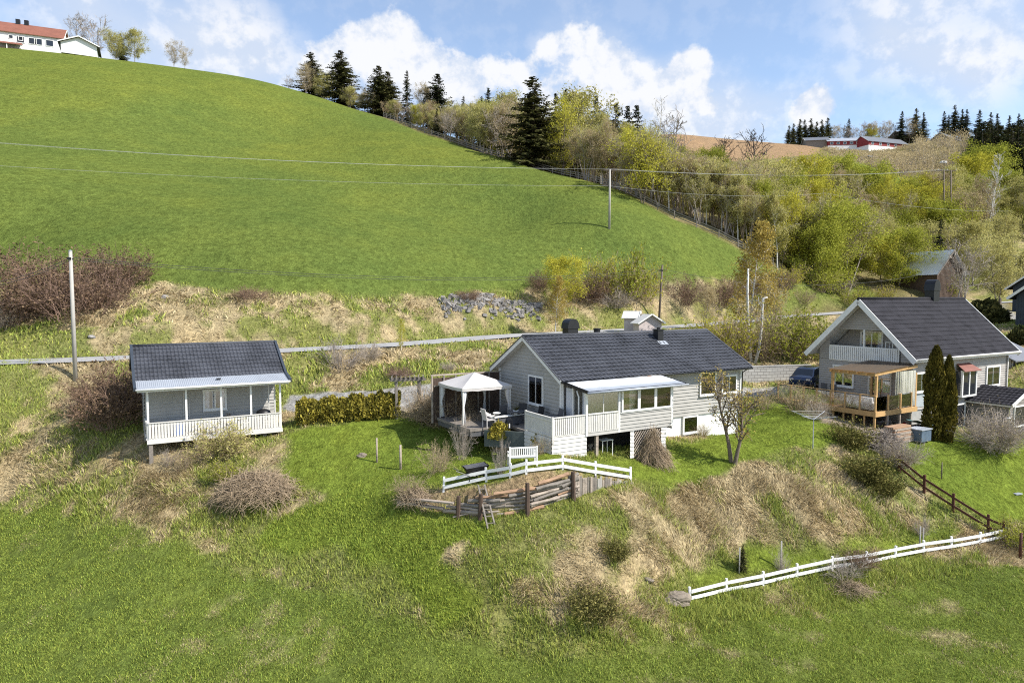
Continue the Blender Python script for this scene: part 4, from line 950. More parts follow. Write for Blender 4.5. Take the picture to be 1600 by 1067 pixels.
M['leaf_yellow'] = leafmat('spring_yellow_leaf', (.28, .26, .035), (.46, .43, .05), (.60, .56, .10))
M['leaf_gold'] = leafmat('gold_bud_leaf', (.30, .225, .06), (.46, .35, .09), (.58, .46, .14))
M['leaf_green'] = leafmat('fresh_green_leaf', (.17, .19, .03), (.33, .345, .05), (.46, .47, .085))
M['needle'] = leafmat('spruce_needles', (.012, .018, .010), (.032, .042, .020), (.065, .072, .03), .12)
M['needle_warm'] = leafmat('warm_spruce_needles', (.022, .026, .011), (.06, .064, .024), (.115, .11, .04), .12)  # yellower, paler needle green
M['thuja'] = leafmat('thuja_scale', (.04, .036, .010), (.095, .082, .018), (.19, .15, .03), .15)
M['hedge'] = leafmat('gold_green_scale', (.13, .115, .028), (.32, .27, .048), (.52, .44, .09), .2)
M['broom'] = leafmat('green_stems', (.10, .095, .03), (.20, .18, .055), (.31, .27, .10), .2)
M['red_leaf'] = leafmat('dark_red_bush', (.085, .058, .038), (.175, .115, .072), (.29, .20, .12), .2)
def conifer(key, seed, mat, h=10., rad=.2, base=.06, gapy=.12, nb=8):
    rng = np.random.default_rng(seed); big = []; limb(rng, np.array([0., 0, -.3]), np.array([0., 0, 1.]), h + .3, .16, 8, .008, 0, big, .1)
    C, A, B, S, T = [], [], [], [], []; z = h * base; bs = []
    while z < h * .985:
        f = z / h; r0 = h * rad * (1 - f) ** .82 * (.75 + .45 * rng.random()) + .08; k0 = nb if f < .8 else 5
        for k in range(k0):
            if rng.random() < gapy: continue
            az = rng.random() * 6.283; L = r0 * (.65 + .5 * rng.random()); dr = -.10 - .35 * (1 - f) + .12 * rng.normal() + (.5 if f > .85 else 0)
            d = np.array([math.cos(az), math.sin(az), dr]); d /= np.linalg.norm(d); p = np.array([0, 0, z + rng.normal(0, .08)]); bs.append((p, p + d * L * .9, .025, .01))
            side = np.array([-d[1], d[0], 0]); n = max(3, int(L / .16))
            for j in range(n):
                u = (j + .6) / n; q = p + d * L * u + np.array([0, 0, .12 * L * u * u]); wd = (.16 + .30 * L * (1 - u) * .6) * (.7 + .6 * rng.random())
                for sgn in (-1, 1):
                    a = d * .45 + side * sgn * (.8 + .3 * rng.normal()) + np.array([0, 0, -.38 + .25 * rng.normal()]); a /= np.linalg.norm(a)
                    C.append(q + a * wd * .5); A.append(a * wd * .62); nrm = np.cross(a, np.array([0, 0, 1.]) + rng.normal(0, .5, 3)); B.append(nrm / (np.linalg.norm(nrm) + 1e-9) * .085); T.append(.35 + .3 * u + .18 * rng.normal())
        z += .30 * (.7 + .5 * rng.random()) * (1.15 - .5 * f)
    for k in range(14): C.append(np.array([0, 0, h * (.93 + .07 * k / 14)])); a = rng.normal(0, .5, 3) + [0, 0, .9]; A.append(a * .14); B.append(np.cross(a, [1, 0, 0]) * .05); T.append(.5)
    C, A, B = np.array(C), np.array(A), np.array(B); V = np.stack([C - A, C + B * .9 - A * .1, C + A, C - B * .9 - A * .1], 1).reshape(-1, 3); F = np.arange(len(V)).reshape(-1, 4)
    tv, tf = seg_tubes(big + bs, 5); MESH[key] = dict(trunk=mesh_of('trunk', tv, tf, M['bark']), crown=mesh_of('crown', V, F, M[mat], np.clip(np.repeat(T, 4), 0, 1)))
def bush(key, seed, twm, leafm=None, h=2., wdt=1.2, stems=40, twigs=4, lean=.75, n=0, size=.1, r=.012, jitter=.06, depth=2):
    rng = np.random.default_rng(seed); segs, tips = [], []
    for s in range(stems):
        az = rng.random() * 6.283; o = np.array([math.cos(az), math.sin(az), 0]) * rng.random() ** .6 * wdt * .3; o[2] = -.1
        d = np.array([math.cos(az + rng.normal(0, .4)), math.sin(az + rng.normal(0, .4)), 0]) * lean * rng.random() ** .7 + [0, 0, 1]; d /= np.linalg.norm(d)
        pts, dirs = limb(rng, o, d, h * (.55 + .5 * rng.random()), r, 5, .12, -.01, segs, .4)
        for k in range(twigs):
            i = 1 + int(rng.random() * 3.99); e = dirs[i] + rng.normal(0, .5, 3); e /= np.linalg.norm(e); p2, d2 = limb(rng, pts[i], e, h * (.18 + .25 * rng.random()), r * .6, 3, .15, 0, segs, .5); tips += p2[1:]
            if depth > 1:
                for t in range(2): e = d2[-1] + rng.normal(0, .6, 3); e /= np.linalg.norm(e); p3, _ = limb(rng, p2[1 + t], e, h * (.10 + .12 * rng.random()), r * .45, 2, .15, 0, segs, .6); tips += p3[1:]
        tips += pts[3:]
    tv, tf = seg_tubes(segs, 3); MESH[key] = dict(stems=mesh_of('stems', tv, tf, M[twm]))
    if leafm:
        tips = np.array(tips); C = tips[rng.integers(0, len(tips), n)] + rng.normal(0, jitter, (n, 3)); V, F, t = leaf_quads(rng, C, size, np.clip(.5 + .28 * rng.normal(0, 1, n), 0, 1)); MESH[key]['foliage'] = mesh_of('foliage', V, F, M[leafm], t)
def dense(key, seed, mat, shape, n, size, barkm='bark', up=.6):
    """close-leaved evergreen: sprays over a lumpy volume; shape(rng, n) -> points, outward"""
    rng = np.random.default_rng(seed); C, O = shape(rng, n); a = O * .6 + rng.normal(0, .45, (n, 3)) + [0, 0, up]; a /= np.linalg.norm(a, axis=1, keepdims=True)
    b = np.cross(a, rng.normal(0, 1, (n, 3))); b /= np.linalg.norm(b, axis=1, keepdims=True); s = size * (.6 + .8 * rng.random(n))[:, None]
    V = np.stack([C - a * s * .5, C + b * s * .3, C + a * s * .6, C - b * s * .3], 1).reshape(-1, 3)
    cl = np.sin(C[:, 0] * 5 + seed) * np.sin(C[:, 2] * 4 + 1) ; MESH[key] = dict(foliage=mesh_of('foliage', V, np.arange(4 * n).reshape(n, 4), M[mat], np.repeat(np.clip(.5 + .2 * cl + .2 * rng.normal(0, 1, n), 0, 1), 4)))
# ---- kinds
leafy('olive', 11, 'leaf_olive', 'bark_grey', 11000, .23, .32, spread=.33, nprim=28, base=.2)
leafy('olive2', 12, 'leaf_olive', 'bark_grey', 11500, .23, .34, spread=.35, nprim=26, stems=3, shape='oval', base=.18)
leafy('olive3', 13, 'leaf_brown', 'bark_grey', 7000, .20, .28, spread=.29, nprim=28, rise=.9, base=.25)
leafy('yellow', 21, 'leaf_yellow', 'bark', 11500, .25, .36, spread=.42, nprim=26, shape='round', base=.12)
leafy('yellow2', 22, 'leaf_yellow', 'bark', 5500, .25, .36, spread=.36, nprim=22, stems=2, base=.15)
leafy('green', 31, 'leaf_green', 'bark', 16000, .26, .42, spread=.44, nprim=28, shape='oval', base=.06)
leafy('green2', 32, 'leaf_green', 'bark', 15000, .26, .42, spread=.40, nprim=28, stems=2, base=.05)
leafy('birch', 41, 'leaf_olive', 'birch', 9000, .19, .22, droop=.35, spread=.26, nprim=30, shape='birch', base=.3, rise=.7, tr=.12)
leafy('birch2', 42, 'leaf_yellow', 'birch', 4000, .19, .2, droop=.3, spread=.20, nprim=26, shape='birch', base=.15, rise=.8, tr=.09)
bare('bare', 51, 'bark_grey', 2.2, spread=.30, nprim=26, nsec=6, ntw=4, rise=.8)
bare('bare2', 52, 'twig_grey', 2.6, spread=.36, nprim=24, nsec=6, ntw=4, stems=3, rise=.8)
bare('bare3', 53, 'birch', 1.2, spread=.2, nprim=22, nsec=4, ntw=3, shape='birch', rise=.9, base=.3, tr=.11)
leafy('brownish', 61, 'leaf_brown', 'twig_grey', 5000, .19, .26, spread=.34, nprim=30, base=.2, stems=2, rise=.9, twr=1.3)
leafy('alder', 62, 'leaf_brown', 'twig', 3600, .17, .22, spread=.20, nprim=20, stems=4, rise=1.5, base=.42, tr=.15, twr=2.0, lean=.08)
leafy('alder2', 63, 'leaf_olive', 'twig_grey', 4200, .17, .24, spread=.22, nprim=20, stems=3, rise=1.3, base=.45, tr=.16, twr=2.0, lean=.1)
leafy('gold_birch', 64, 'leaf_gold', 'birch', 9000, .17, .2, droop=.3, spread=.24, nprim=34, shape='cone', base=.16, rise=.6, tr=.10)
bare('dead', 65, 'bark_dark', 4.0, spread=.34, nprim=22, nsec=4, ntw=2, stems=1, rise=.9, base=.3, tr=.3)
conifer('spruce', 1, 'needle', rad=.29, nb=9); conifer('spruce2', 2, 'needle_warm', rad=.34, nb=11); conifer('spruce3', 3, 'needle', rad=.22, gapy=.2, nb=7)
bush('red_bush', 71, 'twig_red', 'red_leaf', 2.4, 2.2, 60, 6, .95, 4200, .10, .012)
bush('red_bush2', 72, 'twig_red', 'red_leaf', 2.2, 2.4, 54, 7, 1.1, 2600, .09, .012)
bush('dense_olive', 70, 'twig', 'leaf_olive', 1.7, 1.6, 60, 6, .9, 4200, .09, .010)
bush('tan_bush', 73, 'twig', 'leaf_olive', 1.8, 1.4, 46, 5, .7, 700, .06, .009)
bush('tan_bush2', 74, 'twig_grey', 'leaf_brown', 2.0, 1.4, 60, 6, .8, 900, .055, .009)
bush('dense_tan', 79, 'twig', 'leaf_brown', 1.9, 1.7, 120, 7, .75, 2600, .06, .010)
bush('dense_grey', 80, 'twig_grey', 'leaf_brown', 2.0, 1.6, 120, 7, .85, 1400, .06, .010)
bush('broom_bush', 75, 'broom', 'broom', 1.5, 1.3, 120, 4, .75, 1400, .10, .008, depth=1)
bush('bare_bush', 76, 'twig_grey', None, 2.2, 1.3, 34, 6, .85, r=.012)
bush('green_bush', 77, 'twig', 'leaf_green', 1.7, 1.5, 40, 5, .85, 2600, .10, .010)
bush('yellow_bush', 78, 'twig', 'leaf_yellow', 1.9, 1.3, 36, 5, .7, 1500, .09, .010)
def sh_column(rng, n):
    z = rng.random(n) ** .8; az = rng.random(n) * 6.283; pr = np.minimum(1, (1 - z) * 2.6) ** .6 * (.78 + .22 * np.minimum(1, z * 6)); lump = 1 + .16 * np.sin(az * 3 + z * 9) + .1 * np.sin(az * 5 - z * 17); r = .5 * pr * lump * (.72 + .3 * rng.random(n))
    return np.stack([r * np.cos(az), r * np.sin(az), z * 5], 1), np.stack([np.cos(az), np.sin(az), 0 * az], 1)
dense('thuja', 81, 'thuja', sh_column, 7000, .17, up=1.2)
def sh_ball(rng, n):
    v = rng.normal(0, 1, (n, 3)); v /= np.linalg.norm(v, axis=1, keepdims=True); v[:, 2] = np.abs(v[:, 2]); r = (.7 + .35 * rng.random(n)) * (1 + .12 * np.sin(v[:, 0] * 6) * np.sin(v[:, 1] * 5 + 1)); return v * r[:, None] * [.5, .5, .85], v
dense('ball', 82, 'hedge', sh_ball, 1500, .13)
dense('dwarf_pine', 83, 'needle_warm', sh_ball, 2600, .2)
KIND = {'olive': ('tree', 10), 'spruce': ('spruce', 10)}
TREE_N = {}
def plant(key, p, h, label, cat, name, group=None, w=1.0, rz=None, h0=None, lean=None):
    """one plant: an empty at its base, its parts as children"""
    TREE_N[key] = TREE_N.get(key, 0) + 1; rng = random.Random(hash((round(p[0] * 10), round(p[1] * 10))) & 0xffff)
    o = empty(name, p, rng.uniform(0, 6.28) if rz is None else rz, label, cat, group)
    s = h / (h0 or H0.get(key, 10.)); o.scale = (s * w, s * w, s)
    if lean: o.rotation_euler[1] = lean
    for nm, me in MESH[key].items():
        c = bpy.data.objects.new(nm, me); COL.objects.link(c); c.parent = o
    return o
def tree(px, top, Y, key, label, cat='tree', name=None, group=None, w=1.0, sink=0.):
    p = onT(px, Y); h = at(px, top, Y).z - p.z; p.z -= sink
    name = name or ('spruce_tree' if 'spruce' in key else 'birch_tree' if 'birch' in key or key == 'bare3' else 'bare_tree' if 'bare' in key else 'deciduous_tree')
    return plant(key, p, max(h, 1.2), label, cat, name, group, w)
# ---- single trees one can point at
for a in [
 (118,14,207,'bare','tall grey bare birch beside the white farmhouse on the hilltop'),(150,22,209,'bare2','grey bare tree with two crowns behind the small white gable on the hilltop'),
 (183,48,207,'olive2','ochre leafing tree on the hilltop, first one clear of the white gable'),(190,52,214,'spruce2','small dark conifer among ochre trees on the hilltop'),(211,46,208,'olive','olive birch closing the hilltop row of ochre trees'),
 (272,63,207,'brownish','brown tree of the hilltop pair standing alone on the skyline, taller one'),(289,74,207,'brownish','brown tree of the hilltop pair standing alone on the skyline, shorter one'),
 (452,118,216,'bare2','low bare tree where the forest begins on the hill crest'),(478,97,213,'brownish','wide grey brown tree at the upper end of the forest edge'),(487,82,222,'spruce2','dark spruce poking out above a wide grey brown tree','tree',None,None,1.75),
 (505,112,212,'olive2','round olive tree tucked against the tallest upper spruce'),(533,79,205,'spruce2','broad dark spruce, tallest at the upper end of the forest edge','tree',None,None,1.75),(548,135,200,'olive','ochre sapling at the foot of the broad upper spruce'),(570,138,196,'brownish','brown bushy tree between the two upper spruces'),
 (592,103,192,'spruce2','dark double spruce with a forked top on the forest edge','tree',None,None,1.75),(606,112,194,'spruce2','lower half of the dark double spruce on the forest edge','tree',None,None,1.75),(636,110,190,'spruce3','slim spruce with gaps between its branches on the skyline'),(660,130,184,'olive3','brown birch between slim spruce and pointed spruce'),
 (684,116,182,'spruce','pointed dark spruce with a clear outline against white cloud','tree',None,None,1.75),(652,163,176,'yellow','low yellow green tree at the field fence below the pointed spruce'),(676,172,168,'birch','pale stemmed tree leaning over the field fence'),
 (724,150,190,'spruce3','small far spruce in the gap of the skyline'),(746,148,176,'bare3','thin bare birch in the skyline gap'),(763,138,180,'spruce','dark spruce half hidden behind budding trees at mid skyline'),(752,150,184,'spruce3','narrow spruce beside the half hidden one'),
 (795,144,166,'olive','pale green rounded tree beside the big spruce'),(832,120,138,'spruce2','big dark spruce that reaches down to the field fence','tree',None,None,1.75),(868,147,170,'spruce','spruce top just behind the big dark spruce'),(884,140,172,'spruce3','second spruce top behind the big dark spruce'),
 (902,140,150,'olive','tall pale olive tree in front of the middle forest'),(930,150,168,'spruce','dark spruce above the olive trees at mid forest'),(962,160,160,'spruce2','warm green spruce near the lower end of the skyline forest'),(979,166,162,'spruce','first of two little spruces ending the skyline forest'),(993,165,163,'spruce','last spruce of the skyline forest'),
 (1017,150,128,'bare3','tall bare white birch standing free above the forest'),(1045,170,134,'bare','bare birch with spreading twigs beside the tall white one'),(1006,198,116,'yellow2','yellow budding tree below the tall white birch'),
 (1080,243,128,'bare2','grey bare bushy tree at the end of the ploughed field'),(1113,226,185,'green','round dark green tree below the ploughed field'),(1127,208,190,'dead','dead forked tree next to a round green one'),(1182,198,190,'dead','bare round crowned tree against the sky over the ploughed field'),
 (1165,243,128,'brownish','brown twiggy tree by the wires below the ploughed field'),(1216,240,150,'olive2','tall olive tree in front of the bare round one'),(1248,243,160,'yellow','bright yellow tree beside the tall olive one'),(1310,238,176,'green','large dense green tree below the red barns'),(1352,252,172,'green2','lower green tree joined to the large dense one'),
 (1288,305,118,'green','bright green full crown behind the timber barn'),(1252,318,122,'olive','olive tree leaning on the bright green crown'),(1215,300,112,'birch','tall birch with bare white stem at the end of the field'),(1335,325,128,'brownish','brown bare tree behind the bright green crown'),
 (1378,365,124,'yellow','yellow green tree close behind the timber barn'),(1405,350,124,'green','green tree whose crown touches the barn roof'),(1432,286,150,'yellow','yellow crowned maple below the pasture'),(1402,300,158,'olive','dull green tree below the red barns'),
 (1500,322,150,'yellow2','yellow budding tree beside the twin wooden poles'),(1470,340,138,'olive2','broad olive tree over the timber barn roof'),(1520,345,136,'olive','rounded olive tree over the barn gable'),(1560,330,140,'olive2','olive green tree by the right hand clearing'),
 (1541,238,150,'bare3','tall dead white birch in the wood'),(1548,262,152,'bare3','shorter dead birch in the wood'),(1515,238,190,'yellow','yellow tree in front of the dark spruce wood'),(1535,222,200,'green','dull green tree in front of the dark spruce wood'),
 (1170,347,66,'gold_birch','tall birch with olive leaves and white stem behind the main house'),(878,398,77,'yellow','small yellow crowned tree behind the main house roof'),(868,432,70,'gold_birch','olive birch rising behind the main house roof'),(627,498,56,'birch2','slender young birch on the bank below the road'),
 (1208,440,74,'olive3','olive tree right behind the white birches'),(1100,445,78,'olive3','ochre birch sapling by the road behind the main house')]:
    tree(*a)
# ---- the rest of the wood, trees nothing tells apart
def wood():
    rng = random.Random(12)
    sky_px = [(560,190),(650,176),(720,160),(800,152),(900,148),(990,172),(1030,212),(1070,236),(1120,250),(1200,248),(1280,250),(1400,268),(1440,262),(1500,225),(1600,205)]
    def limit(px):
        for (a, b), (c, d) in zip(sky_px[:-1], sky_px[1:]):
            if a <= px <= c: return b + (d - b) * (px - a) / (c - a)
        return 260
    G_ = {'olive': 'olive budding trees of the hillside wood', 'yellow': 'yellow leafing trees of the hillside wood', 'brown': 'brown half bare trees of the hillside wood', 'green': 'green leafing trees of the hillside wood', 'spruce': 'dark spruces of the wood'}
    Lb = {'olive': 'olive budding tree in the hillside wood', 'yellow': 'yellow leafing tree in the hillside wood', 'brown': 'brown half bare tree in the hillside wood', 'green': 'green leafing tree in the hillside wood', 'spruce': 'dark spruce standing inside the hillside wood'}
    put = []; tries = 0; pas = Z['pasture']; plo = Z['plough']; mead = Z['meadow']; hill = Z['hill']; n = 0
    while n < 290 and tries < 14000:
        tries += 1; px = rng.uniform(570, 1640); Y = rng.uniform(108, 245) if px > 1050 else rng.uniform(108, 205)
        if px > 1040 and rng.random() < .35: Y = rng.uniform(106, 150)
        p = onT(px, Y); q = (np.array([p.x]), np.array([p.y]))
        if sdist(*q, hill)[0] > -2.2 or sdist(*q, pas)[0] > -3 or sdist(*q, plo)[0] > -3 or sdist(*q, mead)[0] > -1: continue
        d, *_ = seg_dist(*q, ROADC)
        if d[0] < 7: continue
        bx = at(1470, 430, 122)
        if math.hypot(p.x - bx.x, p.y - bx.y) < 12: continue
        if abs(px - 832) < 48 and Y < 152: continue
        if any(math.hypot(p.x - a, p.y - b) < 3.3 for a, b in put): continue
        lim = limit(px); hmax = at(px, lim, Y).z - p.z
        r = rng.random()
        if px < 1050: k = 'olive' if r < .48 else 'brown' if r < .78 else 'yellow' if r < .80 else 'green' if r < .86 else 'spruce'
        elif px < 1250: k = 'olive' if r < .36 else 'brown' if r < .74 else 'yellow' if r < .88 else 'green'
        else: k = 'olive' if r < .36 else 'brown' if r < .64 else 'yellow' if r < .80 else 'green' if r < .97 else 'spruce'
        if px > 1510 and Y > 185: k = 'spruce'
        h = rng.uniform(9.5, 16); h = min(h, hmax * rng.uniform(.86, 1.0))
        if Y < 118: h *= .85
        if h < 3: continue
        put.append((p.x, p.y)); n += 1
        key = {'olive': ['olive', 'olive2', 'alder2', 'birch'], 'brown': ['brownish', 'alder', 'alder2', 'bare2'], 'yellow': ['yellow', 'yellow2'], 'green': ['green', 'green2'], 'spruce': ['spruce', 'spruce2']}[k]
        key = rng.choice(key); name = 'spruce_tree' if k == 'spruce' else 'forest_tree'
        plant(key, p, h, Lb[k], 'tree', name, G_[k], rng.uniform(.68, 1.05))
wood()
# far skyline trees by the red barns
rs = random.Random(5)
for px, top in ((1232,196),(1239,193),(1249,186),(1256,187),(1266,185),(1275,190),(1283,187),(1292,184)): tree(px, top, 354 + rs.uniform(-4, 4), 'spruce2', 'dark spruce in the tight clump on the ridge beside the grey shed', group='spruce clump on the ridge')
for px, top, key in ((1305,194,'brownish'),(1318,192,'bare'),(1325,186,'spruce'),(1340,192,'bare2'),(1352,188,'bare'),(1364,190,'olive3'),(1375,191,'bare2'),(1385,189,'brownish'),(1396,192,'bare'),(1362,200,'yellow')): tree(px, top, 352 + rs.uniform(-5, 5), key, 'bare or budding tree in the row behind the red barns', group='trees behind the red barns')
for px, top, key, lb in ((1408,174,'spruce','spruce with brown lower branches above the red barns'),(1430,169,'spruce2','broad spruce on the ridge over the dark shed'),(1442,176,'spruce','slimmer spruce beside the broad ridge one'),(1421,183,'brownish','brown tree below the ridge spruces')): tree(px, top, 345, key, lb)
for px, top in ((1474,174),(1490,164),(1502,171),(1509,171),(1481,180)): tree(px, top, 346 + rs.uniform(-4, 4), 'spruce2' if px == 1490 else 'spruce', 'spruce of the short row on the far skyline', group='skyline spruces')
for px, top in ((1528,172),(1546,176),(1556,178),(1575,181),(1590,178)): tree(px, top, 300 + rs.uniform(-8, 8), 'spruce', 'spruce top over the dark spruce wood', group='tops over the dark spruce wood')
for k in range(26):
    px = 1516 + k * 3.9 + rs.uniform(-2, 2); Y = rs.choice((232, 246, 262)); tree(px, 188 + rs.uniform(-4, 16) + (10 if k < 4 else 0), Y, rs.choice(('spruce', 'spruce2')), 'dark spruce in the dense spruce wood', group='dense spruce wood', w=1.15)
def edge_row():
    rng = random.Random(21)
    for k in range(34):
        px = 905 + (1190 - 905) * k / 33 + rng.uniform(-3, 3); e = None
        for a, b in zip(EDGE[:-1], EDGE[1:]):
            if a[0] <= px <= b[0]: f = (px - a[0]) / (b[0] - a[0]); e = a[2] + (b[2] - a[2]) * f
        Y = e + rng.uniform(3.5, 8); p = onT(px, Y); q = (np.array([p.x]), np.array([p.y]))
        if sdist(*q, hill_)[0] > -1.5: continue
        plant(rng.choice(('alder', 'alder2', 'alder', 'birch')), p, rng.uniform(8.5, 12.0), 'slender many stemmed tree right at the field fence', 'tree', 'forest_tree', 'slender trees along the field fence', rng.uniform(.9, 1.25))
hill_ = Z['hill']
edge_row()
def upper_row():
    rng = random.Random(31)
    def line(px, L): 
        for (a, b), (c, d) in zip(L[:-1], L[1:]):
            if a <= px <= c: return b + (d - b) * (px - a) / (c - a)
        return L[-1][1]
    for k in range(34):
        px = 548 + k * 8.2 + rng.uniform(-3, 3); e = line(px, [(a[0], a[2]) for a in EDGE]); top = line(px, [(540,140),(580,146),(640,158),(720,168),(760,160),(830,156)]) + rng.uniform(-8, 10)
        if abs(px - 832) < 30: continue
        tree(px, top, e + rng.uniform(5, 14), rng.choice(('alder', 'alder2', 'brownish', 'olive', 'olive3', 'bare2')), 'budding tree in the row along the upper forest edge', 'tree', 'forest_tree', 'budding trees along the upper forest edge', rng.uniform(.9, 1.3))
upper_row()
def scrub():
    rng = np.random.default_rng(44); keys = ('brownish', 'bare2', 'olive3', 'bare'); acc = []
    segs = []; C = []
    for k in range(460):
        px = rng.uniform(1235, 1535); Y = rng.uniform(250, 335); p = onT(px, Y)
        if sdist(np.array([p.x]), np.array([p.y]), Z['pasture'])[0] > -2 or sdist(np.array([p.x]), np.array([p.y]), Z['plough'])[0] > -2: continue
        h = rng.uniform(3.0, 7.0)
        if 1250 < px < 1425: h = min(h, max(1.2, at(px, 238, Y).z - p.z))
        for s in range(9):
            d = rng.normal(0, .5, 3); d[2] = 1; d /= np.linalg.norm(d); limb(rng, np.array(p) + rng.normal(0, .7, 3) * [1, 1, 0], d, h * rng.uniform(.6, 1), .06, 3, .2, 0, segs, .3)
        C.append(np.array(p)[None] + rng.normal(0, 1, (90, 3)) * [1.1, 1.1, h * .22] + [0, 0, h * .6])
    V, F = seg_tubes(segs, 3); C = np.concatenate(C); LV, LF, t = leaf_quads(rng, C, .5, np.clip(.45 + .25 * rng.normal(0, 1, len(C)), 0, 1))
    o = mesh_np('scrub', V, F, M['twig_grey']); tag(o, 'brown scrub covering the far slope below the red barns', kind='stuff')
    o = mesh_np('scrub_foliage', LV, LF, M['leaf_brown'], attr={'tone': t}); tag(o, 'budding brown twigs of the far scrub', kind='stuff')
scrub()
for k in range(15):
    px = 1536 + k * 5 + rs.uniform(-2, 2); tree(px, 204 + rs.uniform(-6, 16), rs.uniform(205, 216), rs.choice(('spruce', 'spruce2')), 'dark spruce in the dense spruce wood', group='dense spruce wood', w=1.4)
